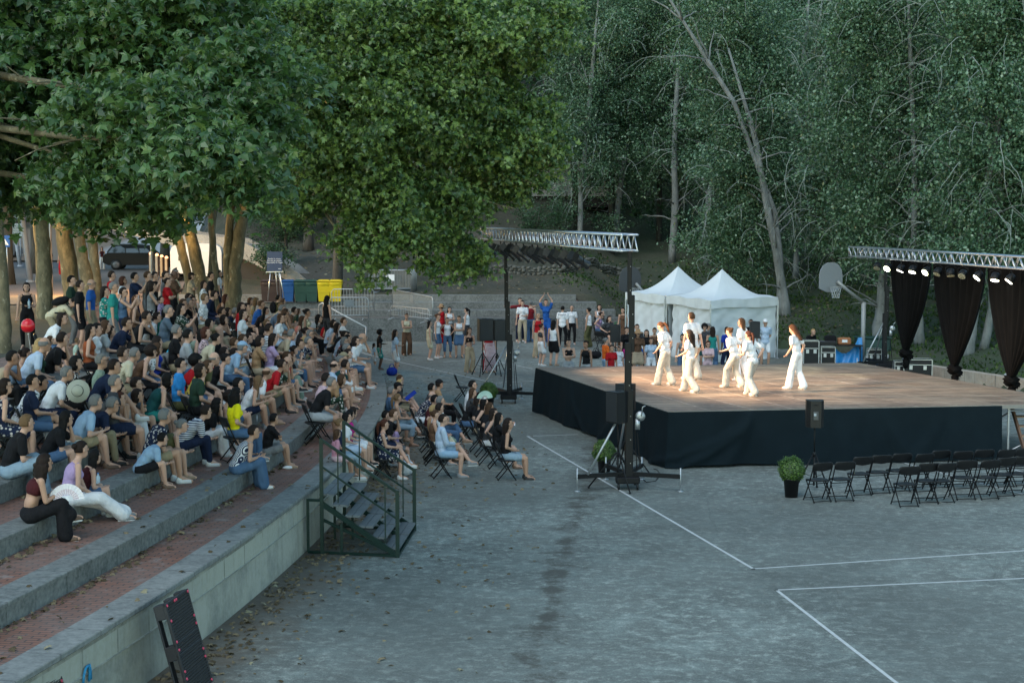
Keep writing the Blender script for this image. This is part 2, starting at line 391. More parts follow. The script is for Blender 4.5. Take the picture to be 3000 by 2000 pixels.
# painted lines
PAINT = mat('court_paint', (.5, .51, .5), .75, .35, 9)
def pline(name, pts, w=.055):
    mb = MB(); P = [W(x, y, .004) for x, y in pts]
    for a, b in zip(P[:-1], P[1:]):
        d = (b - a).normalized(); s = Vector((-d.y, d.x, 0)) * w / 2; a2 = a - d * w / 2; b2 = b + d * w / 2
        mb.quad(a2 - s, b2 - s, b2 + s, a2 + s)
    mb.build('court_marking', PAINT, kind='structure')
pline('l', [(1690, 1272), (1545, 1277), (2207, 1665), (3060, 1608)])
pline('l', [(3060, 1690), (2275, 1727), (2680, 2040)])
pline('l', [(1040, 1028), (1133, 1052), (1449, 1121), (1572, 1115)], .06)
pline('l', [(2610, 1345), (3010, 1450)], .05); pline('l', [(2832, 1335), (3010, 1386)], .05); pline('l', [(2905, 1216), (3010, 1210)], .05); pline('l', [(2905, 1234), (3010, 1226)], .05)
pline('l', [(1130, 1000), (1350, 1012), (1450, 1012)], .05); pline('l', [(1300, 1060), (1420, 1050), (1560, 1080)], .05)
# plaza paving on the plateau, road and bright paved slope behind
def mat_plaza(name, a, b_, sc=.4):
    m, t, b = newmat(name); o = coords(t); br = N(t, "ShaderNodeTexBrick"); t.links.new(o, br.inputs['Vector']); br.inputs['Scale'].default_value = 1
    br.inputs['Brick Width'].default_value = sc; br.inputs['Row Height'].default_value = sc * .5; br.inputs['Mortar Size'].default_value = .02
    br.inputs['Color1'].default_value = (*a, 1); br.inputs['Color2'].default_value = (*b_, 1); br.inputs['Mortar'].default_value = (*[x * .5 for x in a], 1)
    c = mix(t, noise(t, o, 1.3, 6), br.outputs[0], tuple(x * .7 for x in a))
    if sc == .5:
        sx = t.nodes.new("ShaderNodeSeparateXYZ"); t.links.new(o, sx.inputs[0]); mr = N(t, "ShaderNodeMapRange"); mr.inputs[1].default_value = -32; mr.inputs[2].default_value = -30.5; t.links.new(sx.outputs[0], mr.inputs[0]); c = mix(t, mr.outputs[0], (.16, .115, .08), c)  # brown stands in for orange lamplight on the left part of the slope
    t.links.new(c, b.inputs['Base Color']); b.inputs['Roughness'].default_value = .8; return m
def sheet(name, pts, fn, m, nu=30, nv=30, dz=.02, **kw):
    A, B, C_, D = [np.array(p, float) for p in pts]; u = np.linspace(0, 1, nu); v = np.linspace(0, 1, nv); U, V_ = np.meshgrid(u, v)
    P = (A[None, None] * ((1 - U) * (1 - V_))[..., None] + B[None, None] * (U * (1 - V_))[..., None] + C_[None, None] * (U * V_)[..., None] + D[None, None] * ((1 - U) * V_)[..., None])
    Z = fn(P[..., 0], P[..., 1]) + dz; VV = np.stack([P[..., 0].ravel(), P[..., 1].ravel(), Z.ravel()], 1)
    ii = np.arange(nu * (nv - 1)).reshape(nv - 1, nu)[:, :-1].ravel()
    return link(name, np_mesh(name, VV, np.stack([ii, ii + 1, ii + 1 + nu, ii + nu], 1), [m]), **kw)
PLZ = mat_plaza('plaza_paving', (.17, .13, .11), (.13, .105, .09))
PLW = mat_plaza('pale_cobbles', (.42, .44, .47), (.34, .37, .41), .5)
sheet('pavement', [(-60, 57), (-13.5, 57), (-19.5, 104), (-70, 104)], hill, PLZ, 40, 60, .03, kind='structure')
sheet('road', [(-70, 104), (-19.5, 104), (-21, 113), (-75, 113)], hill, mat('asphalt', (.06, .062, .07), .8), 30, 10, .03, kind='structure')
sheet('paved_slope', [(-75, 113.3), (-21, 113.3), (-27, 175), (-100, 175)], hill, PLW, 30, 60, .12, kind='structure')
# ================================================================== STAGE
STZ = 1.3
SA, SB, SCn = W(1958, 1205, STZ), W(1572, 1076, STZ), W(2515, 1062, STZ)
SD = SA + (SCn - SB) * 1.04
def stage_pt(u, v, z=STZ):
    """u 0..1 from the front-left corner to the back-left, v 0..1 to the right"""
    p = SA * (1 - u) * (1 - v) + SB * u * (1 - v) + SCn * u * v + SD * (1 - u) * v
    return Vector((p.x, p.y, z))
def mat_stage():
    m, t, b = newmat('stage_floor'); v = coords(t, 'UV'); o = coords(t)
    br = N(t, "ShaderNodeTexBrick", offset=0.); t.links.new(v, br.inputs['Vector']); br.inputs['Scale'].default_value = 1
    br.inputs['Brick Width'].default_value = 2.0; br.inputs['Row Height'].default_value = 1.0; br.inputs['Mortar Size'].default_value = .02
    br.inputs['Color1'].default_value = (.15, .105, .075, 1); br.inputs['Color2'].default_value = (.24, .17, .12, 1); br.inputs['Mortar'].default_value = (.42, .36, .3, 1)
    st = coords(t, 'Object', (.5, 4, 1)); c = mix(t, ramp(t, noise(t, o, .35, 2), [(.45, (0, 0, 0)), (.6, (.5, .5, .5))]), br.outputs[0], (.34, .29, .22)); c = mix(t, ramp(t, noise(t, st, 1.4, 7, .7), [(.42, (0, 0, 0)), (.6, (.85, .85, .85))]), c, (.075, .056, .043))
    c = mix(t, ramp(t, noise(t, o, 6, 6, .75), [(.5, (0, 0, 0)), (.7, (.6, .6, .6))]), c, (.32, .25, .19))
    t.links.new(c, b.inputs['Base Color']); b.inputs['Roughness'].default_value = .55; bump(t, b, noise(t, st, 8, 4), .15, .01); return m
stage = empty('stage', (SA + SCn) / 2 * 1, 0, 'large raised dance stage with worn brown floor panels and black cloth skirt', 'stage'); stage.location.z = 0
def rel(o): o.matrix_parent_inverse = Matrix.Translation(-Vector(o.parent.location)) if False else o.matrix_parent_inverse; return o
def W2P(mb, root):
    L = Vector(root.location); mb.v = [tuple(Vector(v) - L) for v in mb.v]; return mb
mb = MB(); nu, nv = 2, 2
A_, B_, C_, D_ = [Vector((p.x, p.y, STZ)) for p in (SA, SB, SCn, SD)]
A_l, B_l, C_l, D_l = [Vector((p.x, p.y, STZ - .09)) for p in (SA, SB, SCn, SD)]
mb.quad(A_, D_, C_, B_); mb.quad(A_l, B_l, C_l, D_l)
for a, b, c, d in ((A_, B_, B_l, A_l), (B_, C_, C_l, B_l), (C_, D_, D_l, C_l), (D_, A_, A_l, D_l)): mb.quad(a, b, c, d, 1)
W2P(mb, stage); fl = mb.build('floor_panels', [mat_stage(), mat('stage_edge', (.2, .19, .17), .6)], stage)
uvl = fl.data.uv_layers.new(name='UVMap'); Lu, Lv = (SB - SA).length, (SD - SA).length
for lp, uvv in zip(range(4), ((0, 0), (0, Lv), (Lu, Lv), (Lu, 0))): uvl.data[lp].uv = uvv
CLOTH = mat('black_cloth', (.006, .006, .0065), .95, .35, 3, 0, .25, .08)
def skirt(a, b, name, push, bot_in=0., seed=1, sag=0.):
    r = random.Random(seed); n = 160; m = 14; a, b = Vector(a), Vector(b); d = b - a; L = d.length; d.normalize(); out = Vector((d.y, -d.x, 0))
    ph = [r.uniform(0, 6) for _ in range(6)]; vs = []
    for j in range(m + 1):
        t = j / m
        for i in range(n + 1):
            s = i / n * L
            w = (.035 * math.sin(s * 1.7 + ph[0] + t * 1.2) + .028 * math.sin(s * 3.9 + ph[1] - t * 2) + .018 * math.sin(s * 8.3 + ph[2] + 2 * t)) * (t ** .7)
            w += .05 * math.exp(-((s - L * .5 - t * .5) / .35) ** 2) * t
            z = STZ - .015 - (STZ - .03) * t + (sag * t * (1 - abs(2 * i / n - 1)))
            p = a + d * s + out * (push + w + .08 * t); vs.append((p.x, p.y, z))
    fs = [(j * (n + 1) + i, j * (n + 1) + i + 1, (j + 1) * (n + 1) + i + 1, (j + 1) * (n + 1) + i) for j in range(m) for i in range(n)]
    mb = MB(); mb.add(vs, fs); W2P(mb, stage); return mb.build(name, CLOTH, stage, True)
v_end = 8.05 / (SD - SA).length
e1 = SA + (SD - SA) * v_end

def skirt_path(P, name, push, seed):
    r = random.Random(seed); P = [Vector(p) for p in P]; seg = [(b - a).length for a, b in zip(P[:-1], P[1:])]; tot = sum(seg); n = 420; m = 18; ph = [r.uniform(0, 6) for _ in range(8)]; vs = []
    cor = seg[0]
    for j in range(m + 1):
        t = j / m
        for i in range(n + 1):
            s = i / n * tot; q = s; k = 0
            while k < len(seg) - 1 and q > seg[k]: q -= seg[k]; k += 1
            d = (P[k + 1] - P[k]).normalized(); out = Vector((d.y, -d.x, 0)); p = P[k] + d * q
            if k + 1 < len(seg) + 0 and seg[k] - q < .12: d2 = (P[min(k + 2, len(P) - 1)] - P[k + 1]).normalized() if k + 2 < len(P) else d; out = (out + Vector((d2.y, -d2.x, 0))).normalized()
            if k > 0 and q < .12: d0 = (P[k] - P[k - 1]).normalized(); out = (out + Vector((d0.y, -d0.x, 0))).normalized()
            ds = s - cor
            w = (.04 * math.sin(s * 1.7 + ph[0] + t * 1.2) + .03 * math.sin(s * 3.9 + ph[1] - t * 2) + .012 * math.sin(s * 9.3 + ph[2] + 2 * t)) * (t ** .7)
            for c0_, sl, am in ((1.9, 1.6, .10), (1.9, 2.6, .07), (1.9, .6, .08), (-3.2, 1.3, .06), (5.2, -.8, .05), (6.6, .9, .04), (-7., -1.2, .06)):
                w += am * math.exp(-((ds - c0_ + sl * t * t) / (.10 + .16 * t)) ** 2) * min(1, t * 2.2)
            hem = .05 * max(0, math.sin(s * .9 + ph[3])) * (1 if abs(ds) > .3 else 0)
            z = STZ - .012 - (STZ - .03 - hem) * t; q3 = p + out * (push + w + .07 * t); vs.append((q3.x, q3.y, z))
    fs = [(j * (n + 1) + i, j * (n + 1) + i + 1, (j + 1) * (n + 1) + i + 1, (j + 1) * (n + 1) + i) for j in range(m) for i in range(n)]
    mb = MB(); mb.add(vs, fs); W2P(mb, stage); return mb.build(name, mat('skirt_fabric', (.007, .013, .017), .95, .25, 3, 0, .25, .1), stage, True)
skirt_path([SB, SA, e1], 'skirt_cloth', .03, 3)
skirt(SCn, SB, 'skirt_cloth', .03, seed=8)
# scaffold legs and braces at the uncovered right part
dirF = (SD - SA).normalized(); dirU = (SB - SA).normalized()
for k in range(0, 3):
    for j in range(2):
        p = e1 + dirF * (.25 + k * 2.0) + dirU * (.1 + j * 1.9); mb = MB()
        mb.tube([(p.x, p.y, 0), (p.x, p.y, STZ - .09)], .03, 8); mb.box((p.x, p.y, .01), (.14, .14, .02)); W2P(mb, stage); mb.build('scaffold_leg', STEEL, stage)
mb = MB()
for k in range(2):
    p = e1 + dirF * (.25 + k * 2) + dirU * .1; q = p + dirF * 2
    mb.tube([(p.x, p.y, .18), (q.x, q.y, .18)], .02, 6); mb.tube([(p.x, p.y, STZ - .15), (q.x, q.y, STZ - .15)], .02, 6)
    mb.tube([(p.x, p.y - .03, .18), (q.x, q.y - .03, STZ - .2)], .018, 6); mb.tube([(p.x, p.y + .03, STZ - .2), (p.x + dirU.x * 1.9, p.y + dirU.y * 1.9, .2)], .018, 6)
W2P(mb, stage); mb.build('cross_brace', STEEL, stage)
# metal stage stairs at right
st_o = empty('stage_stairs', W(2960, 1330, 0), 0, 'rust brown open metal steps leading up to the right end of the stage', 'steps')
mb = MB(); RUST = mat('rusty_steel', (.16, .09, .06), .7, .3, 12, .3)
for s in (0, .8):
    mb = MB(); mb.bar((s, -1.25, .05), (s, .1, 1.25), .05, .12); mb.build('stringer', RUST, st_o)
for k in range(6):
    mb = MB(); t = (k + .5) / 6; mb.box((.4, -1.25 + 1.35 * t, .05 + 1.2 * t), (.78, .22, .03)); mb.build('tread', mat('worn_wood_tread', (.25, .16, .1), .7), st_o)
# ================================================================== TRUSSES
def truss(name, p, q, size, label, pitch=.5):
    p, q = Vector(p), Vector(q); root = empty(name, (p + q) / 2, 0, label, 'lighting truss'); c0 = (p + q) / 2
    d = (q - p); L = d.length; d.normalize(); s = d.cross(Vector((0, 0, 1))).normalized() * size / 2; u = s.cross(d).normalized() * size / 2
    p, q = p - c0, q - c0; cor = [s + u, s - u, -s - u, -s + u]
    for c in cor: mb = MB(); mb.tube([p + c, q + c], size * .085, 8); mb.build('chord', ALU, root, True)
    mb = MB(); n = int(L / (pitch / 2))
    for f in range(4):
        a, b = cor[f], cor[(f + 1) % 4]
        for k in range(n):
            x, y = (a, b) if k % 2 == 0 else (b, a)
            mb.tube([p + d * L * k / n + x, p + d * L * (k + 1) / n + y], size * .045, 6)
        for k in range(0, n + 1, 12): mb.tube([p + d * L * k / n + a, p + d * L * k / n + b], size * .05, 6)
    mb.build('lacing', ALU, root, True); return root
LT0, LT1 = WD(1424, 684, 49.5), WD(1845, 712, 32.6)
zt = (LT0.z + LT1.z) / 2; 
truss('lighting_truss', LT0, LT1, .33, 'silver truss over the left side of the stage carrying unlit black spotlights')
RT0 = WD(2500, 736, 53); RT1 = WD(3000, 770, 39.5); RT1 = RT0 + (RT1 - RT0) * 1.25
truss('lighting_truss', RT0, RT1, .30, 'silver square truss over the right edge of the stage with black curtains below')
def par(o, loc): o.location = loc; return o
# towers
def tower(x, y, top, label, seg):
    o = empty('truss_tower', (x, y, 0), 0, label, 'truss tower')
    z = .25
    for i, (z0, z1, w, dx) in enumerate(seg):
        w *= .84
        mb = MB(); mb.box((dx, 0, (z0 + z1) / 2), (w, w * .9, z1 - z0), bev=.012)
        for kk in range(int((z1 - z0) / .5)): mb.box((dx + (w / 2) * .3, -w * .46, z0 + .3 + kk * .5), (.012, .006, .012), mi=1)
        mb.build('mast_section', [BLACKM, mat('bolt_white', (.7, .7, .7), .4)], o)
    mb = MB(); mb.box((0, 0, .2), (.5, .42, .14), bev=.02); mb.build('base_frame', BLACKM, o)
    for sx in (-.2, .2):
        mb = MB(); M = Matrix.Rotation(R(90), 3, 'Y'); mb.lathe((sx, -.18, .07), [(.03, -.02), (.07, -.02), (.07, .02), (.03, .02)], 14, M=M); mb.build('caster', BLACKP, o, True)
    for a in (200, 340, 70, 110):
        d = Vector((math.cos(R(a)), math.sin(R(a)), 0)) * 1.15; mb = MB(); mb.bar((0, 0, .32), (d.x, d.y, .32), .07, .09); mb.build('outrigger', BLACKM, o)
        mb = MB(); mb.tube([(d.x, d.y, .01), (d.x, d.y, .5)], .018, 8); mb.lathe((d.x, d.y, 0), [(.07, 0), (.06, .02), (.01, .03)], 12); mb.build('screw_jack', STEEL, o, True)
    for a in (205, 100):
        d = Vector((math.cos(R(a)), math.sin(R(a)), 0)); mb = MB(); mb.tube([d * .95 + Vector((0, 0, .36)), d * .08 + Vector((0, 0, 1.75))], .025, 8); mb.build('brace_tube', STEEL if a > 150 else ALU, o, True)
    mb = MB(); M = Matrix.Rotation(R(90), 3, 'X'); mb.lathe((.26, -.05, 1.55), [(.02, -.05), (.1, -.05), (.1, -.03), (.05, -.02), (.05, .02), (.1, .03), (.1, .05), (.02, .05)], 18, M=M)
    mb.box((.2, -.05, 1.38), (.1, .1, .22)); mb.tube([(.28, -.1, 1.55), (.3, -.12, 1.75), (.36, -.12, 1.78)], .012, 6); mb.build('winch', STEEL, o, True)
    mb = MB(); mb.tube([(.2, -.02, 1.2), (.27, -.02, .42)], .012, 6); mb.tube([(.12, .02, 1.9), (.2, .02, .4)], .01, 6); mb.build('cable', BLACKM, o); return o
LTP = W(1490, 1180, 0); RTP = W(1838, 1430, 0)
zl = WD(1490, 745, LTP.y).z; zr = WD(1855, 737, RTP.y).z
tower(LTP.x, LTP.y, zl, 'far black telescopic truss tower standing beside the back left stage corner', [(.25, 2.1, .2, .03), (1.9, 3.1, .17, -.03), (2.9, 4.0, .14, -.07), (3.8, zl, .11, -.09)])
tower(RTP.x, RTP.y, zr, 'near black telescopic truss tower with silver winch before the front stage corner', [(.25, 2.1, .2, .03), (1.9, 3.1, .17, 0), (2.9, 4.1, .14, .07), (3.9, zr, .11, .02)])
RBT = W(2590, 1085, 0)
tower(RBT.x, RBT.y, 4.3, 'black truss tower half hidden by the leftmost curtain behind the stage', [(.25, 2.1, .2, 0), (1.9, 3.1, .17, .05), (2.9, WD(2590, 735, RBT.y).z, .13, 0)])
# conventional spotlights on left truss
LIT = emis('lamp_warm', (1., .85, .6), 4.)
def make_spot():
    o = empty('stage_spotlight', (0, 0, 0), 0, 'x', 'spotlight'); M = Matrix.Rotation(R(128), 3, 'Y')
    mb = MB(); mb.lathe((0, 0, -.33), [(.05, -.30), (.095, -.27), (.10, -.05), (.085, 0), (.085, .18), (.1, .2), (.1, .24), (.085, .25)], 14, M=M)
    mb.build('housing', mat('spot_housing', (.02, .022, .027), .35, .2, 10), o, True)
    mb = MB(); mb.box(M @ Vector((0, 0, -.26)) + Vector((0, 0, -.33)), (.2, .22, .16), M); mb.build('lamp_house', BLACKP, o)
    mb = MB(); mb.tube([(0, -.12, -.34), (0, -.13, -.12), (0, 0, -.06), (0, .13, -.12), (0, .12, -.34)], .011, 6); mb.tube([(0, 0, -.08), (0, 0, .03)], .02, 6); mb.build('yoke', BLACKM, o, True)
    mb = MB(); mb.lathe(M @ Vector((0, 0, .252)) + Vector((0, 0, -.33)), [(.001, -.002), (.075, 0), (.001, .002)], 14, M=M); mb.build('lens', mat('lens_glass', (.45, .5, .55), .15, 0, 5, 0, 0), o, True); return o
sp = make_spot(); NS = 13; ordn = ['first', 'second', 'third', 'fourth', 'fifth', 'sixth', 'seventh', 'eighth', 'ninth', 'tenth', 'eleventh', 'twelfth', 'thirteenth']
for k in range(NS):
    t = .075 + k * .0555; p = LT0.lerp(LT1, t); p.z -= .19; lb = 'black profile spotlight under the left truss, %s counted from its far end' % ordn[k]
    o = sp if k == 0 else copy_tree(sp); o.location = p; rs_ = random.Random(k + 40); o.rotation_euler = (rs_.uniform(-.12, .12), rs_.uniform(-.22, .22), R(18 + rs_.uniform(-28, 28))); o.scale = (1.0,) * 3; o.location.x += rs_.uniform(-.05, .05); o.location.y += rs_.uniform(-.18, .18); o['label'] = lb; o['group'] = 'unlit spotlights on the left truss'
# led pars on right truss
BULB = emis('led_white', (1., .97, .9), 5.); BULBY = emis('led_rim', (.75, .8, .35), 2.2)
def make_par(lit):
    o = empty('led_par_light', (0, 0, 0), 0, 'x', 'stage light'); M = Matrix.Rotation(R(lit[1]), 3, 'Y')
    c = Vector((0, 0, -.26)); mb = MB(); mb.lathe(c, [(.06, .13), (.1, .1), (.125, 0), (.125, -.08), (.11, -.08)], 18, M=M); mb.build('housing', BLACKP, o, True)
    mb = MB(); mb.tube([(0, -.15, -.27), (0, -.15, -.1), (0, 0, -.05), (0, .15, -.1), (0, .15, -.27)], .011, 6); mb.tube([(0, 0, -.06), (0, 0, .04)], .018, 6); mb.build('yoke', BLACKM, o, True)
    mb = MB(); mb.lathe(c + M @ Vector((0, 0, -.078)), [(.001, .004), (.112, .002), (.112, -.002), (.001, -.004)], 18, M=M)
    mb.build('face', [BULBY if lit[0] else mat('lens_dark', (.1, .1, .09), .2)], o, True)
    mb = MB()
    for (rr, nn) in ((0, 1), (.045, 6), (.088, 12)):
        for k in range(nn):
            a = 2 * math.pi * k / nn; mb.ell(c + M @ Vector((rr * math.cos(a), rr * math.sin(a), -.084)), (.018, .018, .018), n=6, m=4)
    mb.build('led_cluster', [BULB if lit[0] else mat('led_off', (.45, .42, .3), .3)], o, True); return o
PLX = [(2571, 0), (2603, 1), (2641, 1), (2675, 1), (2715, 1), (2748, 0), (2786, 0), (2822, 0), (2868, 1), (2917, 1), (2963, 1)]
for k, (px, lit) in enumerate(PLX):
    # solve for the parameter along the truss
    best = min(np.linspace(0, 1, 400), key=lambda t: abs(PX(RT0.lerp(RT1, t))[0] - px)); p = RT0.lerp(RT1, best); p.z -= .17
    o = make_par((lit, 35 + 18 * math.sin(k * 1.9))); o.location = p
    yaw = {0: 60, 1: 20}[lit] + 30 * math.sin(k * 2.3); o.rotation_euler = (0, 0, R(yaw)); o['label'] = ('lit white' if lit else 'unlit dark') + ' round LED stage light under the right truss, %s from its far left end' % ordn[k]; o['group'] = 'LED lights on the right truss'
# working light of the rig
def spot(loc, tgt, e, col, ang, blend=.4, r=.1):
    l = bpy.data.lights.new('stage_light', 'SPOT'); l.energy = e; l.color = col; l.spot_size = R(ang); l.spot_blend = blend; l.shadow_soft_size = r
    o = bpy.data.objects.new('stage_light', l); COL.objects.link(o); o.location = loc; o.rotation_euler = (Vector(loc) - Vector(tgt)).to_track_quat('Z', 'Y').to_euler(); return o
for t, (u, v), e_ in ((.2, (.75, .35), 700), (.4, (.6, .3), 900), (.6, (.4, .35), 900), (.75, (.3, .5), 700)):
    p = LT0.lerp(LT1, t); spot((p.x + .15, p.y, p.z - .85), stage_pt(u, v, STZ + .4), e_ * 1.55, (1., .68, .42), 62, 1.)
for px, (u, v), e_, cc in ((2641, (.72, .45), 260, (1., .95, .55)), (2715, (.55, .55), 260, (1., .93, .6)), (2868, (.5, .4), 300, (1., .9, .7)), (2917, (.6, .6), 200, (.75, .8, 1.))):
    best = min(np.linspace(0, 1, 400), key=lambda t: abs(PX(RT0.lerp(RT1, t))[0] - px)); p = RT0.lerp(RT1, best)
    spot((p.x - .12, p.y - .1, p.z - .62), stage_pt(u, v), e_, cc, 32, .3)
# curtains knotted at the bottom
def curtain(t0, t1, tk, zb, label):
    o = empty('stage_curtain', (0, 0, 0), 0, label, 'curtain'); a, b = RT0.lerp(RT1, t0), RT0.lerp(RT1, t1); kx = RT0.lerp(RT1, tk); off_ = Vector((.35, .06, 0))
    a, b, kx = a + off_, b + off_, kx + off_; ztop = min(a.z, b.z) - .2; o.location = (kx.x, kx.y, 0)
    n, m = 90, 30; vs = []; perp = Vector(((b - a).y, -(b - a).x, 0)).normalized()
    for j in range(m + 1):
        t = j / m; sq = 1 - (1 - .06) * (t ** 1.75) if t < 1 else .06
        for i in range(n + 1):
            s = i / n; top = a.lerp(b, s); p = kx.lerp(top, sq) if True else top
            w = (.05 + .03 * t) * math.sin(s * 38 + 1.5 * math.sin(s * 9)) * (1 - .4 * t) + .03 * math.sin(s * 90)
            z = ztop + (zb + .45 - ztop) * t; q = Vector((p.x, p.y, 0)) + perp * w; vs.append((q.x - kx.x, q.y - kx.y, z))
    mb = MB(); mb.add(vs, [(j * (n + 1) + i, j * (n + 1) + i + 1, (j + 1) * (n + 1) + i + 1, (j + 1) * (n + 1) + i) for j in range(m) for i in range(n)]); mb.build('drape', CLOTH, o, True)
    mb = MB(); lump = lambda d: 1 + .16 * math.sin(d.x * 7 + d.z * 9) + .12 * math.sin(d.y * 11 + d.z * 5)
    mb.ell((0, 0, zb + .38), (.2, .2, .14), n=20, m=14, fn=lump); mb.ell((.1, 0, zb + .27), (.13, .15, .11), n=18, m=12, fn=lump); mb.ell((0.02, 0, zb + .1), (.1, .1, .2), n=16, m=12, fn=lump); mb.build('knot', CLOTH, o, True)
tt = lambda px: float(min(np.linspace(0, 1.2, 600), key=lambda t: abs(PX(RT0.lerp(RT1, t))[0] - px)))
curtain(tt(2583), tt(2700), tt(2628), 1.05, 'leftmost black curtain knotted at the bottom beside the flight cases')
curtain(tt(2705), tt(2856), tt(2770), .95, 'middle black curtain hanging from the right truss and knotted low')
curtain(tt(2862), tt(3045), tt(2935), 1.05, 'rightmost black curtain of the stage backdrop, knotted above the low wall')
# ================================================================== LOW STONE WALL right
pa, pb_ = Vector(W(2700, 1096, 0)), Vector(W(3000, 1143, 0)); pb_ = pa + (pb_ - pa) * 2.2
mb = MB(); mb.bar(pa + Vector((0, 0, .17)), pb_ + Vector((0, 0, .17)), .36, .40); o = mb.build('low_stone_wall', mat_concrete('low_wall_blocks', (.42, .34, .26), (.34, .27, .21), (.28, .22, .17), (.7, .5), .01, 1.5, 'Object'), label='low beige block wall behind the right edge of the stage under the curtains', cat='wall')
# ================================================================== TENTS
TENT = mat('tent_canvas', (.60, .65, .68), .8, .06, 2.5, 0, .25, .2)
tc, tr_, tm, tl = W(2082, 887, 2.35), W(2279, 876, 2.35), W(1953, 872, 2.35), W(1833, 861, 2.35)
def tent(c, r, l, peak_px, label, walls, tube_side=True):
    o = empty('party_tent', (c.x, c.y, 0), 0, label, 'tent'); back = r + (l - c); quad = [c, r, back, l]; cen = (c + r + back + l) / 4
    k = PX((cen.x, cen.y, 2.4))[1] - peak_px[1]; pk = Vector((cen.x, cen.y, 2.4 + k / (F / cen.y))); base_ = Vector((c.x, c.y, 0)); n, m = 24, 14; vs = []
    for j in range(m + 1):
        t = j / m
        for q in range(4):
            a, b = quad[q], quad[(q + 1) % 4]
            for i in range(n):
                s = i / n; e = a.lerp(b, s); e = Vector((e.x, e.y, 2.42 + .05 * math.sin(math.pi * s * 2) ** 2)); p = e.lerp(pk, t)
                p.z -= .42 * math.sin(math.pi * t) * (0.65 + .35 * abs(2 * s - 1)) * (1 - .25 * abs(2 * s - 1)); vs.append(p - base_)
    nn = 4 * n; fs = [(j * nn + i, j * nn + (i + 1) % nn, (j + 1) * nn + (i + 1) % nn, (j + 1) * nn + i) for j in range(m) for i in range(nn)]
    mb = MB(); mb.add(vs, fs); mb.build('roof_canvas', TENT, o, True)
    for q in range(4):
        a, b = quad[q], quad[(q + 1) % 4]; mb = MB(); vs = []; nn_ = 30; d = (b - a).normalized(); out = Vector((d.y, -d.x, 0))
        for j in range(6):
            for i in range(nn_ + 1):
                s = i / nn_; p = a.lerp(b, s) + out * (.015 + .02 * math.sin(s * 21 + q) * j / 5 + .01 * math.sin(s * 55)); vs.append(Vector((p.x, p.y, 2.425 + .05 * math.sin(math.pi * s * 2) ** 2 * (1 - j / 5) - .32 * j / 5 + (.03 * math.sin(s * 3.1 * 2) if j > 1 else 0))) - base_)
        mb.add(vs, [(j * (nn_ + 1) + i, j * (nn_ + 1) + i + 1, (j + 1) * (nn_ + 1) + i + 1, (j + 1) * (nn_ + 1) + i) for j in range(5) for i in range(nn_)]); mb.build('valance', TENT, o, True)
    for (q, s0_, s1_) in walls:
        a, b = quad[q], quad[(q + 1) % 4]; mb = MB(); vs = []; nn_ = 50; d = (b - a).normalized(); out = Vector((d.y, -d.x, 0))
        for j in range(13):
            t = j / 12
            for i in range(nn_ + 1):
                s = s0_ + (s1_ - s0_) * i / nn_; w = .05 * math.sin(s * 14 + t * 2.5 + q) * (.3 + t) + .035 * math.sin(s * 31 - t * 4) * t + .03 * math.sin((s + t) * 25)
                p = a.lerp(b, s) + out * (w - .07); vs.append(Vector((p.x, p.y, 2.2 - 2.18 * t)) - base_)
        mb.add(vs, [(j * (nn_ + 1) + i, j * (nn_ + 1) + i + 1, (j + 1) * (nn_ + 1) + i + 1, (j + 1) * (nn_ + 1) + i) for j in range(12) for i in range(nn_)]); mb.build('side_wall', TENT, o, True)
    for p in quad:
        mb = MB(); mb.box(Vector((p.x, p.y, 1.15)) - base_, (.05, .05, 2.3)); mb.box(Vector((p.x, p.y, .01)) - base_, (.12, .12, .02)); mb.build('leg', STEEL, o)
tent(tc, tr_, tm, (2112, 788), 'white pop-up tent nearer the stage with pointed roof and closed side walls', [(0, .02, .98), (3, .1, .97), (1, 0, 1), (2, 0, 1)])
tent(tm + Vector((-.06, .1, 0)), tm + (tr_ - tc) + Vector((-.06, .1, 0)), tl, (1985, 780), 'white pop-up tent behind and left of the other, partly hidden by the truss tower', [(3, .03, .97), (1, 0, 1), (2, 0, 1)])
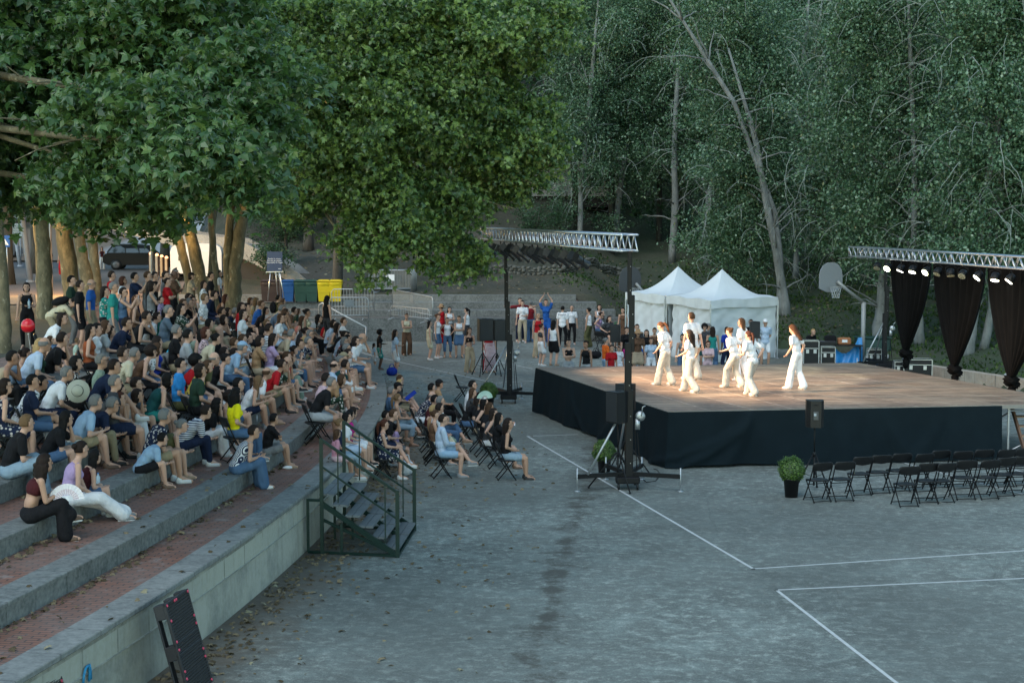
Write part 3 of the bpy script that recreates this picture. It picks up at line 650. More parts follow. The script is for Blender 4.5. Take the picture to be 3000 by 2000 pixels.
# ================================================================== BASKETBALL HOOPS
BBM = mat('hoop_paint', (.26, .27, .27), .5, .1, 10, .2)
def hoop(bx, by, boardpx, side, label):
    P = on_ground(bx, by); P.z = max(P.z, 0); o = empty('basketball_hoop', P, 0, label, 'basketball hoop')
    c = WD(boardpx[0], boardpx[1], P.y - .3) - P; top = WD(bx, boardpx[1] + 70, P.y).z - P.z
    mb = MB(); mb.tube([(0, 0, -.1), (0, 0, top)], .085, 14); mb.build('post', BBM, o, True)
    mb = MB(); mb.tube([(0.0, 0, top - .02), (c.x * .5, c.y * .5, top + (c.z - top) * .5), (c.x + .25 * side, c.y, c.z - .12)], .065, 12); mb.build('arm', BBM, o, True)
    ang = R(28 * side); M = Matrix.Rotation(ang, 3, 'Z')
    pr = [(-.55, -.38), (-.55, .1), (-.5, .32), (-.36, .5), (-.15, .6), (.15, .6), (.36, .5), (.5, .32), (.55, .1), (.55, -.38), (.2, -.52), (-.2, -.52)]
    mb = MB(); vs = [M @ Vector((x, -.02, z)) + c for x, z in pr] + [M @ Vector((x, .02, z)) + c for x, z in pr]; n = len(pr)
    mb.add(vs, [tuple(range(n)), tuple(range(2 * n - 1, n - 1, -1))] + [(i, i + n, (i + 1) % n + n, (i + 1) % n) for i in range(n)]); mb.build('backboard', mat('board_grey' if bx > 2200 else 'board_dim', (.20, .22, .24) if bx > 2200 else (.055, .06, .065), .7, .1, 30), o)
    rc = c + M @ Vector((0, -.3, -.32)); pts = [rc + Vector((.225 * math.cos(a), .225 * math.sin(a), 0)) for a in np.linspace(0, 2 * math.pi, 21)]
    mb = MB(); mb.tube(pts, .011, 6); mb.build('rim', BBM, o, True)
    mb = MB()
    for k in range(12):
        a = 2 * math.pi * k / 12
        for sg in (-1, 1):
            b = a + sg * .5; mb.tube([rc + Vector((.225 * math.cos(a), .225 * math.sin(a), 0)), rc + Vector((.17 * math.cos(b), .17 * math.sin(b), -.2)), rc + Vector((.13 * math.cos(a + sg), .13 * math.sin(a + sg), -.42))], .005, 4)
    mb.build('chain_net', STEEL, o); return o
hoop(2527, 1066, (2434, 815), 1, 'grey basketball hoop with rounded backboard on a bent post behind the stage')
hoop(1925, 1010, (1846, 822), 1, 'grey basketball backboard behind the left white tent beside the near truss tower')
# ================================================================== TREES
def mat_leaf(name, c1, c2, c3, rough=.45, trans=.3, spec=.5):
    m, t, b = newmat(name); g = t.nodes.new("ShaderNodeNewGeometry")
    c = ramp(t, g.outputs['Random Per Island'], [(0, tuple(x * .75 for x in c1)), (.35, c1), (.8, c2), (.95, c2), (1, c3)])
    t.links.new(c, b.inputs['Base Color']); b.inputs['Roughness'].default_value = rough; b.inputs['Specular IOR Level'].default_value = spec
    tr = t.nodes.new("ShaderNodeBsdfTranslucent"); c2_ = mix(t, .5, c, (.10, .17, .02)); t.links.new(c2_, tr.inputs[0])
    ms = t.nodes.new("ShaderNodeMixShader"); ms.inputs[0].default_value = trans; t.links.new(b.outputs[0], ms.inputs[1]); t.links.new(tr.outputs[0], ms.inputs[2])
    t.links.new(ms.outputs[0], t.nodes['Material Output'].inputs[0]); return m
def mat_bark(name, c1, c2, c3, sc=3., stretch=.35):
    m, t, b = newmat(name); o = coords(t, 'Object', (1, 1, stretch))
    c = mix(t, ramp(t, noise(t, o, sc, 6, .65), [(.4, (0, 0, 0)), (.55, (1, 1, 1))]), c1, c2)
    c = mix(t, ramp(t, noise(t, o, sc * 1.7, 5, .7), [(.6, (0, 0, 0)), (.68, (1, 1, 1))]), c, c3)
    t.links.new(c, b.inputs['Base Color']); b.inputs['Roughness'].default_value = .9; bump(t, b, noise(t, o, sc * 5, 6, .7), .6, .03); return m
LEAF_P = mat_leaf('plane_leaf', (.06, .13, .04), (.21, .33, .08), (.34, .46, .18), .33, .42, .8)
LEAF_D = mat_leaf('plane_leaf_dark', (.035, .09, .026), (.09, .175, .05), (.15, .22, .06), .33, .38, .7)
LEAF_W = mat_leaf('poplar_leaf', (.04, .10, .05), (.15, .26, .15), (.32, .43, .30), .34, .3, .8)
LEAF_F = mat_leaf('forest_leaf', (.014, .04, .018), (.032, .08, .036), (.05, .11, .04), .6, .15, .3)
BARK_P = mat_bark('plane_bark', (.20, .17, .105), (.10, .09, .055), (.36, .33, .24), 3.4, .45)
BARK_W = mat_bark('poplar_bark', (.20, .21, .205), (.13, .14, .135), (.035, .035, .033), 2.6, .5)
BARK_D = mat_bark('dark_bark', (.07, .065, .055), (.04, .037, .03), (.10, .09, .08), 5, .15)
TWIG = mat('pale_twig', (.22, .25, .23), .7, .2, 4)
def star(k):
    if k == 'plane':
        ring = [(0, 0, 0), (.02, -.26, 0), (-.08, -.52, -.2), (.2, -.36, -.05), (.36, -.6, -.26), (.5, -.28, -.04), (.98, 0, -.34), (.5, .28, -.04), (.36, .6, -.26), (.2, .36, -.05), (-.08, .52, -.2), (.02, .26, 0)]
        c = (.3, 0, .06)
    elif k == 'mid':
        ring = [(0, 0, 0), (.0, -.55, -.08), (.3, -.3, 0), (.45, -.62, -.08), (1, 0, -.12), (.45, .62, -.08), (.3, .3, 0), (.0, .55, -.08)]; c = (.3, 0, .05)
    V = np.array([c] + ring); n = len(ring); return V, np.array([(0, 1 + i, 1 + (i + 1) % n) for i in range(n)])
def oval(): return np.array([(0, 0, 0), (.45, -.32, .04), (1, 0, 0), (.45, .32, .04)]), np.array([(0, 1, 2), (0, 2, 3)])
TPL = {'plane': star('plane'), 'mid': star('mid'), 'oval': oval()}
def leaves(name, P, dirs, size, kind, m, up=.8, seed=0):
    """P (n,3) points, dirs (n,3) rough growing directions"""
    r = np.random.default_rng(seed); n = len(P); TV, TF = TPL[kind]
    nz = r.normal(0, 1, (n, 3)) * (1 - up) * 1.6; nz[:, 2] += 1.0 * up + .15
    nz[:, 0] += r.normal(0, .35, n); nz[:, 1] += r.normal(-.25, .35, n)
    nz /= np.linalg.norm(nz, axis=1)[:, None]
    d = dirs + r.normal(0, .6, (n, 3)); d[:, 2] -= .35; d -= nz * np.sum(d * nz, 1)[:, None]; d /= np.linalg.norm(d, axis=1)[:, None]
    t2 = np.cross(nz, d); s = size * r.uniform(.45, 1.4, n)
    V = P[:, None, :] + s[:, None, None] * (TV[None, :, 0, None] * d[:, None] + TV[None, :, 1, None] * t2[:, None] + TV[None, :, 2, None] * nz[:, None])
    Fc = (TF[None] + (np.arange(n) * len(TV))[:, None, None]).reshape(-1, 3)
    return np_mesh(name, V.reshape(-1, 3), Fc, [m], False)
def cloud(blobs, ncl, m, sig, seed, inner=.3):
    """blobs [(c(3), r(3), weight)] -> leaf points and outward dirs, grown in drooping sprays"""
    r = np.random.default_rng(seed); w = np.array([b[2] for b in blobs], float); w /= w.sum(); P = []; D = []
    for (c, rad, _), cnt in zip(blobs, r.multinomial(ncl, w)):
        c = np.array(c); rad = np.array(rad); d = r.normal(0, 1, (cnt, 3)); d /= np.linalg.norm(d, axis=1)[:, None]
        ns = max(7, min(48, cnt // 12)); sd_ = r.normal(0, 1, (ns, 3)); sd_ /= np.linalg.norm(sd_, axis=1)[:, None]; sc_ = sd_ * (r.uniform(.15, .85, ns) ** .6)[:, None]
        pick = r.integers(0, ns, cnt); d2 = sc_[pick] + d * r.uniform(.3, 1, cnt)[:, None] * (r.uniform(.17, .36, ns)[pick])[:, None]
        # lumpy outline
        lump = 1 + .22 * np.sin(d[:, 0] * 5 + c[0]) * np.sin(d[:, 2] * 6 + c[2]) + .12 * np.sin(d[:, 1] * 11)
        cc = c + d2 * rad * lump[:, None]
        ax = d * [1, 1, .3] + r.normal(0, .3, (cnt, 3)); ax[:, 2] -= .35; ax /= np.linalg.norm(ax, axis=1)[:, None]
        t = r.uniform(-1, 1, (cnt, m)); pp = cc[:, None] + ax[:, None] * t[..., None] * sig * 1.8 + r.normal(0, sig * .45, (cnt, m, 3)) * [1, 1, .55]
        P.append(pp.reshape(-1, 3)); D.append(np.repeat(ax, m, 0))
    return np.concatenate(P), np.concatenate(D)
def limb_pts(a, b, r, n=8, wig=.06):
    a, b = Vector(a), Vector(b); L = (b - a).length; mid = (a + b) / 2 + Vector((0, 0, L * .12)); out = []
    for i in range(n + 1):
        t = i / n; p = a * (1 - t) ** 2 + mid * 2 * t * (1 - t) + b * t * t
        if 0 < i < n: p += Vector((r.uniform(-1, 1), r.uniform(-1, 1), r.uniform(-1, 1))) * L * wig * .4
        out.append(p)
    return out
def tree(name, root, trunks, blobs, ncl, m, sig, size, kind, lm, bm, label, seed, limbs=True, lr=(.14, .03), group=None, up=.8, cat='tree', twigs=0, inner=.3, crown='crown'):
    o = empty(name, root, 0, label, cat, group); r = random.Random(seed); R0 = Vector(root)
    for tr in trunks:
        mb = MB(); pts = [Vector(p) - R0 for p, _ in tr]; rr = [q for _, q in tr]; n = 14
        # resample for a softly uneven trunk
        P2 = []; R2 = []
        for i in range(len(pts) - 1):
            for j in range(5):
                t = j / 5; P2.append(pts[i].lerp(pts[i + 1], t) + Vector((r.uniform(-1, 1), r.uniform(-1, 1), 0)) * rr[i] * .10); R2.append((rr[i] * (1 - t) + rr[i + 1] * t) * r.uniform(.95, 1.06))
        P2.append(pts[-1]); R2.append(rr[-1]); R2[0] *= 1.25; mb.tube(P2, R2, n); mb.build('trunk', bm, o, True)
    if limbs and blobs:
        mb = MB()
        for (c, rad, w) in blobs:
            tr = min(trunks, key=lambda q: (Vector(q[-1][0]) - Vector(c)).length); s = Vector(tr[-1][0]) if r.random() < .6 else Vector(tr[-1][0]).lerp(Vector(tr[max(0, len(tr) - 2)][0]), .5)
            pts = limb_pts(s - R0, Vector(c) - R0, r); n = len(pts); mb.tube(pts, [lr[0] + (lr[1] - lr[0]) * i / (n - 1) for i in range(n)], 7)
            for _ in range(5):
                k = r.randrange(n // 2, n); q = pts[k]; d = Vector((r.gauss(0, 1), r.gauss(0, 1), r.gauss(-.1, .6))); d = Vector((d.x * rad[0], d.y * rad[1], d.z * rad[2])) * .6
                p2 = limb_pts(q, q + d, r, 5); mb.tube(p2, [lr[1] * (1 - .75 * i / 5) for i in range(6)], 5)
        mb.build('branch', bm, o, True)
    P, D = cloud(blobs, ncl, m, sig, seed, inner); P = P - np.array(root)
    link(crown, leaves(name + '_leaves', P, D, size, kind, lm, up, seed), o)
    if False:
        mb = MB()
        for _ in range(twigs):
            c, rad, w = r.choice(blobs); d = Vector((r.gauss(0, 1), r.gauss(0, 1), r.gauss(0, 1))).normalized(); p = Vector((c[0] + d.x * rad[0], c[1] + d.y * rad[1], c[2] + d.z * rad[2])) - R0
            v = Vector((d.x + r.gauss(0, .4), d.y + r.gauss(0, .4), r.uniform(-.6, .9))).normalized(); pts = [p]
            for i in range(7): v = (v + Vector((r.gauss(0, .25), r.gauss(0, .25), -.28))).normalized(); pts.append(pts[-1] + v * r.uniform(.16, .3))
            mb.tube(pts, [.014 * (1 - i / 9) for i in range(8)], 4)
        mb.build('bare_twigs', TWIG, o, True)
    return o
def pblob(px, py, Y, rx, ry, rd, w=None):
    c = WD(px, py, Y); k = F / Y; rx /= k; ry /= k; return (tuple(c), (rx, rd, ry), w or rx * ry * 1.0)
def pt(px, py, Y): return tuple(WD(px, py, Y))
def plateau(px, py): 
    p = W(px, py, lev_z(NLEV)); return p
# near plane tree; trunk stands left of the view
b1 = [pblob(*q) for q in ((130, 130, 23, 330, 260, 2.4), (480, 110, 22.5, 300, 220, 2.2), (110, 430, 24, 260, 170, 2.2), (400, 400, 20, 290, 170, 1.8), (620, 455, 18.5, 180, 90, 1.2), (330, 535, 20, 210, 55, 1.2), (700, 280, 21, 190, 170, 1.6), (440, 610, 20.5, 60, 50, .5), (700, 535, 18.5, 120, 35, .6), (-120, 300, 22, 260, 330, 2.5))]
b1 += [((-8.5, 30, 14.5), (5.5, 9, 1.6), 2.2), ((-3.5, 21, 13.5), (5, 6, 1.4), .8)]  # unseen crown above the view, added to shade leaves and terraces
rt = (-12.5, 24, 2.2)
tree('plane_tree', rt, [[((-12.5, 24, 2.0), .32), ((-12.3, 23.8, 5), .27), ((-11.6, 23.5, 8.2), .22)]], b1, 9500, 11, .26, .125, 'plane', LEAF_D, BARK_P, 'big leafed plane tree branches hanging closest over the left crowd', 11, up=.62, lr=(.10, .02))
# plane trees standing on the plateau, left
def trunk_px(pts, Y):  # [(px, py, halfwidth px)]
    return [(pt(x, y, Y), w / (F / Y)) for x, y, w in pts]
def plat_tree(label, tr, Y, blobs, n, seed, m=LEAF_D, kind='mid', size=.2, **kw):
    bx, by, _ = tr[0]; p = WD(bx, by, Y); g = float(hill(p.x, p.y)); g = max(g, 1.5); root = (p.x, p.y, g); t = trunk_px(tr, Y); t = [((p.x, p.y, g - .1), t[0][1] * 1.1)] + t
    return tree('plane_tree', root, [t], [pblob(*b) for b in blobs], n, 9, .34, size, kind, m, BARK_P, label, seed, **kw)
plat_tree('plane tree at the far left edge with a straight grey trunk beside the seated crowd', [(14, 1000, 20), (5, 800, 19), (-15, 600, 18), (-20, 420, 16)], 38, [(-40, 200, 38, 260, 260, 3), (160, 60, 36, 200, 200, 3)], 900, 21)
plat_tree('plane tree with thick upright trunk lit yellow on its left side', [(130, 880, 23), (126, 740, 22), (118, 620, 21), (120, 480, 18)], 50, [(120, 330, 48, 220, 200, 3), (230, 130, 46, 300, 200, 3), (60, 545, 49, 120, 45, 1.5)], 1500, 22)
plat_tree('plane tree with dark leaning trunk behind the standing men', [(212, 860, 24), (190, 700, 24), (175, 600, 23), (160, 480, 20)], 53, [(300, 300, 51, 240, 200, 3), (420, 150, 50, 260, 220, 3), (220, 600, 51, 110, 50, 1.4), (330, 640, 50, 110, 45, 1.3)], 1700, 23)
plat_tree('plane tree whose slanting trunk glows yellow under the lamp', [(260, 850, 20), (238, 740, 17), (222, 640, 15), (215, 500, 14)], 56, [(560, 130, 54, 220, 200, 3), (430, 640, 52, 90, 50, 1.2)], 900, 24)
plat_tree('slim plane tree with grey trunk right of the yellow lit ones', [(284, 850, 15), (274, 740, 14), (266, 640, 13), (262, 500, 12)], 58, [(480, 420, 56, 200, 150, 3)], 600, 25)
# clump of trunks (left of the notice board)
CLt = [[(600, 880, 20), (575, 760, 18), (545, 640, 17), (520, 560, 15)], [(560, 850, 12), (535, 740, 13), (505, 640, 12), (490, 560, 10)], [(640, 860, 11), (628, 760, 9), (620, 660, 10), (618, 560, 9)], [(618, 850, 9), (620, 720, 8), (628, 620, 8), (640, 540, 7)]]
p = WD(600, 880, 58); g = float(hill(p.x, p.y)); root = (p.x, p.y, g)
tree('plane_tree', root, [[((WD(t[0][0], t[0][1], 58).x, 58 + k * .5, g - .1), t[0][2] * 1.1 / (F / 58))] + trunk_px(t, 58 + k * .5) for k, t in enumerate(CLt)],
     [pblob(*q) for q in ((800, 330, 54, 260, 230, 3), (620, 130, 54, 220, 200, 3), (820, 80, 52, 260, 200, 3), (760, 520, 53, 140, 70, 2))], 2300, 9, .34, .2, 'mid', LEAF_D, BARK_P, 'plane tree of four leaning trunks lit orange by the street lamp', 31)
p = WD(690, 890, 57); g = float(hill(p.x, p.y)); root = (p.x, p.y, g)
t5 = [[((p.x, p.y, g - .1), 24 / 80)] + trunk_px([(685, 880, 22), (690, 770, 19), (705, 660, 18), (722, 560, 15)], 57), [((p.x - .15, p.y, g + .5), 14 / 80)] + trunk_px([(665, 760, 12), (672, 680, 12), (680, 560, 11)], 57)]
bb = [(980, 160, 44, 250, 210, 3), (1130, 330, 44, 240, 210, 3), (1010, 470, 44, 220, 130, 2.4), (1270, 250, 45, 170, 190, 3), (1420, 400, 46, 190, 120, 2.4), (1180, 560, 44, 190, 90, 2), (1120, 700, 43, 70, 75, 1.), (1085, 800, 43, 32, 48, .5), (1310, 600, 45, 130, 80, 1.8), (1330, 680, 45, 60, 50, .9), (1450, 530, 46, 120, 70, 1.6), (1420, 90, 45, 220, 110, 2.6), (1600, 60, 46, 90, 60, 1.5), (1040, 610, 44, 90, 70, 1.4), (1560, 330, 46, 60, 60, 1), (1590, 430, 46, 45, 50, 1), (1500, 550, 46, 60, 50, 1), (1380, 760, 45, 60, 40, .6), (1020, 720, 43, 50, 50, .7), (900, 600, 45, 90, 60, 1.2), (1230, 700, 44, 70, 60, .9), (1270, 770, 44, 35, 40, .5), (1160, 640, 43, 60, 80, .8), (1640, 40, 46, 50, 50, .8), (1610, 480, 46, 40, 35, .6), (1450, 250, 46, 50, 60, .9), (1530, 160, 46, 60, 50, .8), (1200, 60, 44, 160, 100, 2.5)]
tree('plane_tree', root, t5, [(b[0], b[1], b[2] * (.5 if q[1] > 430 else 1.)) for q, b in ((q, pblob(*q)) for q in bb)], 7600, 14, .33, .15, 'plane', LEAF_P, BARK_P, 'large bright green plane tree arching over the court, stout forked trunk left of the bins', 32, lr=(.12, .03), up=.5)
# dark pine trunk and others by the far terraces
def simple_trunk(name, bx, by, w, topx, topy, Y, bm, label, blobs, n, lm, seed, size=.12, kind='oval', group=None, twigs=0, m=16, up=.6, mids=()):
    G = on_ground(bx, by) if Y is None else WD(bx, by, Y); Y = G.y; g = float(hill(G.x, G.y)); g = g if g > 0 else 0.
    tr = [((G.x, G.y, g - .15), w / (F / Y))] + trunk_px([*mids, (topx, topy, w * .55)], Y)
    return tree(name, (G.x, G.y, g), [tr], [pblob(a, b, Y + dy, c, d, e) for a, b, dy, c, d, e in blobs], n, m, .34, size, kind, lm, bm, label, seed, group=group, twigs=twigs, up=up, lr=(.07, .015))
simple_trunk('pine_tree', 985, 905, 17, 1000, 560, None, BARK_D, 'dark fissured pine trunk rising behind the yellow bins', [(1000, 250, 0, 200, 180, 3)], 700, LEAF_F, 41)  # lamp and post added to warm the pavement with orange light
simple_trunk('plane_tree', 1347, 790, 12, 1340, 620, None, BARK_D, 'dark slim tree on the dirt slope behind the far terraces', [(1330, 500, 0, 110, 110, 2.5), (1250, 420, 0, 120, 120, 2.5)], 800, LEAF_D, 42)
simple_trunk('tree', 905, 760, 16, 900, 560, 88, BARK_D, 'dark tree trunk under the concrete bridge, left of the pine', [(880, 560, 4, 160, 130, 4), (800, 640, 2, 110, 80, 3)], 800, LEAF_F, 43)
# poplars on the right: shared crown meshes
POPX = [((0, 0, 3.2), (2.3, 2.1, 2.0), 1), ((.7, -.4, 6.2), (2.7, 2.4, 2.3), 1.3), ((-.8, .3, 9.2), (2.6, 2.3, 2.4), 1.3), ((.2, 0, 12.4), (2.2, 2.2, 2.6), 1.1), ((-1.3, -.6, 4.8), (1.6, 1.6, 1.3), .6), ((1.7, -.3, 10.5), (1.4, 1.4, 1.5), .5)]
pop_mesh = []; tw_mesh = []
for k in range(3):
    r = random.Random(50 + k); bl = [((c[0] * (1 if k != 1 else -1) + r.uniform(-.6, .6), c[1] + r.uniform(-.5, .5), c[2] + r.uniform(-.5, .5)), tuple(x * r.uniform(.85, 1.12) for x in rad), w) for c, rad, w in POPX]
    P, D = cloud(bl, 3400, 17, .33, 60 + k, .35); lv = leaves('poplar_leaves', P, D, .12, 'oval', LEAF_W, .35, 60 + k)
    mb = MB()
    for _ in range(80):
        c, rad, w = r.choice(bl); d = Vector((r.gauss(0, 1), r.gauss(-.6, 1), r.gauss(0, 1))).normalized(); q = Vector((c[0] + d.x * rad[0], c[1] + d.y * rad[1], c[2] + d.z * rad[2])) * 1.0
        v = Vector((d.x + r.gauss(0, .5), d.y + r.gauss(0, .4), r.uniform(-.5, .9))).normalized(); pts = [q]; L = r.uniform(.12, .34)
        for i in range(8): v = (v + Vector((r.gauss(0, .22), r.gauss(0, .22), -.22))).normalized(); pts.append(pts[-1] + v * L)
        mb.tube(pts, [.017 * (1 - i / 10) for i in range(9)], 4)
        if r.random() < .6:
            v = (v + Vector((r.gauss(0, .8), r.gauss(0, .8), .3))).normalized(); p3 = [pts[3]]
            for i in range(5): v = (v + Vector((r.gauss(0, .25), r.gauss(0, .25), -.2))).normalized(); p3.append(p3[-1] + v * L * .8)
            mb.tube(p3, [.011 * (1 - i / 7) for i in range(6)], 4)
    tw = mb.mesh('twigs', TWIG, True); bmx = bmesh.new(); bmx.from_mesh(lv); bmx.from_mesh(tw); nl = len(lv.polygons); bmx.faces.ensure_lookup_table()
    for f in bmx.faces[nl:]: f.material_index = 1; f.smooth = True
    cm = bpy.data.meshes.new('poplar_crown'); bmx.to_mesh(cm); bmx.free(); cm.materials.append(LEAF_W); cm.materials.append(TWIG); pop_mesh.append(cm)
POP = [ # base px, py, half width, [(px,py,hw)...], crown dz, scale, label
 (2303, 925, 15, [(2295, 850, 14), (2250, 620, 12), (2215, 420, 10), (2190, 330, 9)], 'pale poplar leaning left above the tents, thick speckled trunk'),
 (2288, 925, 12, [(2285, 760, 11), (2270, 620, 9), (2150, 300, 8), (2000, 60, 6)], 'pale poplar with long trunk slanting far to the upper left behind the tents'),
 (1968, 770, 10, [(1978, 600, 12), (1975, 450, 10), (1985, 200, 8)], 'pale upright poplar above the left tent peak'),
 (2070, 775, 9, [(2072, 620, 11), (2100, 450, 10), (2120, 150, 8)], 'twin stemmed poplar between the two tent peaks'),
 (2200, 800, 8, [(2200, 650, 10), (2205, 420, 9), (2190, 100, 9)], 'straight poplar just left of the leaning pale trunks'),
 (2575, 1000, 20, [(2580, 900, 18), (2590, 780, 13), (2620, 520, 11), (2660, 200, 9)], 'stout mottled poplar left of the leftmost black curtain'),
 (2695, 1005, 15, [(2690, 920, 14), (2675, 800, 11), (2680, 500, 9), (2665, 100, 8)], 'pale poplar trunk seen between left and middle curtains'),
 (2835, 1035, 19, [(2850, 950, 17), (2860, 860, 14), (2880, 600, 12), (2935, 300, 11)], 'grey brown poplar trunk seen between middle and right curtains'),
 (2880, 1020, 13, [(2905, 900, 11), (2900, 660, 10), (2960, 380, 9), (2990, 120, 8)], 'slender poplar behind the rightmost curtain'),
 (2440, 850, 8, [(2440, 700, 9), (2450, 450, 8), (2490, 120, 8)], 'poplar with hidden dark trunk behind the basketball backboard'),
 (1800, 740, 9, [(1810, 600, 10), (1840, 400, 9), (1860, 150, 8)], 'poplar above the near end of the left truss'),
 (3060, 1000, 14, [(3050, 850, 12), (3030, 600, 10), (3060, 300, 9)], 'poplar at the right edge of the picture'),
 (2330, 820, 8, [(2340, 650, 8), (2330, 400, 8), (2360, 100, 7)], 'bushy poplar standing right of the leaning pale trunks'),
 (2620, 860, 8, [(2600, 650, 8), (2560, 400, 8), (2550, 100, 7)], 'leafy poplar filling the gap above the left end of the right truss'),
 (2760, 880, 8, [(2760, 650, 8), (2770, 400, 8), (2800, 100, 7)], 'leafy poplar above the middle of the right truss'),
 (1700, 700, 8, [(1700, 560, 8), (1720, 380, 8), (1740, 150, 7)], 'poplar left of the truss end with drooping leaf sprays'),
]
for k, (bx, by, hw, mids, label) in enumerate(POP):
    G = on_ground(bx, by); Y = G.y; o = empty('poplar_tree', G, 0, label, 'tree', 'poplars on the slope behind the stage'); mb = MB(); tr = [(Vector((0, 0, -.15)), hw * 1.15 / (F / Y))] + [(WD(x, y, Y) - G, .85 * w / (F / Y)) for x, y, w in mids]
    P2, R2 = [], []; r = random.Random(k)
    for i in range(len(tr) - 1):
        for j in range(4):
            t = j / 4; P2.append(tr[i][0].lerp(tr[i + 1][0], t) + Vector((r.uniform(-1, 1), r.uniform(-1, 1), 0)) * tr[i][1] * .12); R2.append((tr[i][1] * (1 - t) + tr[i + 1][1] * t) * r.uniform(.94, 1.07))
    P2.append(tr[-1][0]); R2.append(tr[-1][1] * .8); e_ = P2[-1] + (P2[-1] - P2[-3]).normalized() * 3; P2.append(e_); R2.append(.04); mb.tube(P2, R2, 12)
    for j in range(16):
        i = r.randrange(len(P2) // 4, len(P2) - 1); q = P2[i]; d = Vector((r.gauss(0, 1), r.gauss(0, 1), r.uniform(.1, 1.3))).normalized() * r.uniform(1.2, 2.6); mb.tube(limb_pts(q, q + d, r, 6), [.05 * (1 - .8 * z / 6) for z in range(7)], 6)
    mb.build('trunk', BARK_W, o, True)
    top = P2[-3]; base_dz = WD(0, 640, Y).z - G.z - 3.2 - .5 if k not in (2, 3, 10, 15) else WD(0, 560, Y).z - G.z - 1.6
    s = 1.0 + .06 * (k % 3); cx_ = float(np.interp(base_dz + 7, [q.z for q in P2], [q.x for q in P2])); cy_ = float(np.interp(base_dz + 7, [q.z for q in P2], [q.y for q in P2]))
    link('crown', pop_mesh[k % 3], o, (cx_, cy_ + (2.2 if k < 2 else .9), base_dz), (0, 0, r.uniform(0, 6.28))).scale = (s, s, s)
# undergrowth, shrubs, far wooded hillside
def bush(px, py, rx, ry, Y, n, lm, label, seed, size=.11, name='shrub'):
    G = WD(px, py, Y) if Y else on_ground(px, py); Y = G.y; k = F / Y; root = (G.x, G.y, max(0, float(hill(G.x, G.y))))
    r = random.Random(seed); bl = [((G.x + r.uniform(-.6, .6) * rx / k, Y + r.uniform(-.7, .7), WD(px, py, Y).z + ry / k * r.uniform(.3, 1.2)), (rx / k * r.uniform(.4, .7), 1.2, ry / k * r.uniform(.5, .8)), 1) for _ in range(5)]
    tr = [[(root, .08), ((root[0], root[1], bl[0][0][2]), .04)]]
    return tree(name, root, tr, bl, n, 14, .3, size, 'oval', lm, BARK_D, label, seed, lr=(.04, .01), cat='shrub', crown='foliage', up=.55)
bush(1700, 690, 150, 130, None, 420, LEAF_W, 'leafy shrub behind the near half of the left truss', 71)
bush(1990, 690, 170, 120, None, 420, LEAF_W, 'dark shrub above the left tent roof', 72)
bush(2430, 700, 150, 110, None, 380, LEAF_W, 'shrub on the slope behind the basketball backboard', 73)
bush(2130, 850, 100, 90, None, 200, LEAF_W, 'low leafy branch hanging in front of the slope behind the tents', 74)
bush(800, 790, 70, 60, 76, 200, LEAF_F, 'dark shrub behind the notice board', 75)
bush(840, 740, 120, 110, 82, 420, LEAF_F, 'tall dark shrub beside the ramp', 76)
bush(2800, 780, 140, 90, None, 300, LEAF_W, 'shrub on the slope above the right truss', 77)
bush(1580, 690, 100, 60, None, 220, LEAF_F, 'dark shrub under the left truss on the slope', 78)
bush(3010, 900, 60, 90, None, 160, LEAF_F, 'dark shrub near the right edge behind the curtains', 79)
# wooded hillside behind: one mass
r2 = np.random.default_rng(99); n = 5200
ux = r2.uniform(-45, 50, n); uy = r2.uniform(93, 125, n)
keep = ~((ux < -14.5 - (uy - 90) * .22) & (uy < 180)); ux, uy = ux[keep], uy[keep]; uh = hill(ux, uy)
hgt = r2.uniform(.0, 1, len(ux)) ** .8 * 17 + 1.0; bl = np.stack([ux, uy, uh + hgt], 1)
gapm = (hgt > 2.2) | (r2.random(len(ux)) < .35); bl = bl[gapm]
P = (bl[:, None] + r2.normal(0, 1, (len(bl), 34, 3)) * [.8, .6, .45]).reshape(-1, 3); D = r2.normal(0, 1, P.shape)
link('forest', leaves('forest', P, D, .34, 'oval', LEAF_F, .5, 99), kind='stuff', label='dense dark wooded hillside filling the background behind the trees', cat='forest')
fr = MB(); rr = random.Random(5)
for i in range(46):
    x, y = rr.uniform(-13, 34), rr.uniform(90, 118); z = float(hill(x, y)); lean = rr.uniform(-1.2, 1.2)
    fr.tube([(x, y, z - .3), (x + lean * .4, y, z + 5), (x + lean, y, z + 12)], [.2, .15, .08], 8)
fr.build('forest_trunks', BARK_D, None, True, kind='stuff', label='many dim tree stems standing in the dark wood of the hillside', cat='forest')
# trees beyond the road, far left, filling the top left behind the planes
def far_tree(px, Y, zc, rx, rz, n, seed, label):
    c = WD(px, 612, Y); z0 = float(hill(c.x, Y)); root = (c.x, Y, z0); bl = [((c.x + rx * .4 * math.sin(seed + k * 2), Y + k % 2, zc + rz * .5 * math.cos(seed * 2 + k * 2.4)), (rx * .7, 3, rz * .6), 1) for k in range(5)]
    tree('far_tree', root, [[(root, .3), ((c.x, Y, zc - rz * .5), .2)]], bl, n, 12, .6, .42, 'oval', LEAF_D, BARK_D, label, seed, lr=(.12, .04), up=.5)
far_tree(100, 96, 13, 8, 6, 900, 81, 'broad tree beyond the road at far left whose low leaves glow yellow green')
far_tree(480, 100, 14, 8, 6, 900, 82, 'broad tree beyond the road above the parked dark car')
far_tree(820, 104, 15, 8, 6, 900, 83, 'broad dark tree behind the concrete bridge left end')
far_tree(230, 150, 8.5, 14, 4.5, 1100, 85, 'long row of trees on top of the pale slope, left part')
far_tree(620, 150, 9, 13, 5, 1100, 86, 'long row of trees on top of the pale slope, right part')
far_tree(-100, 140, 9, 10, 5, 700, 87, 'trees on top of the pale slope at the far left edge')
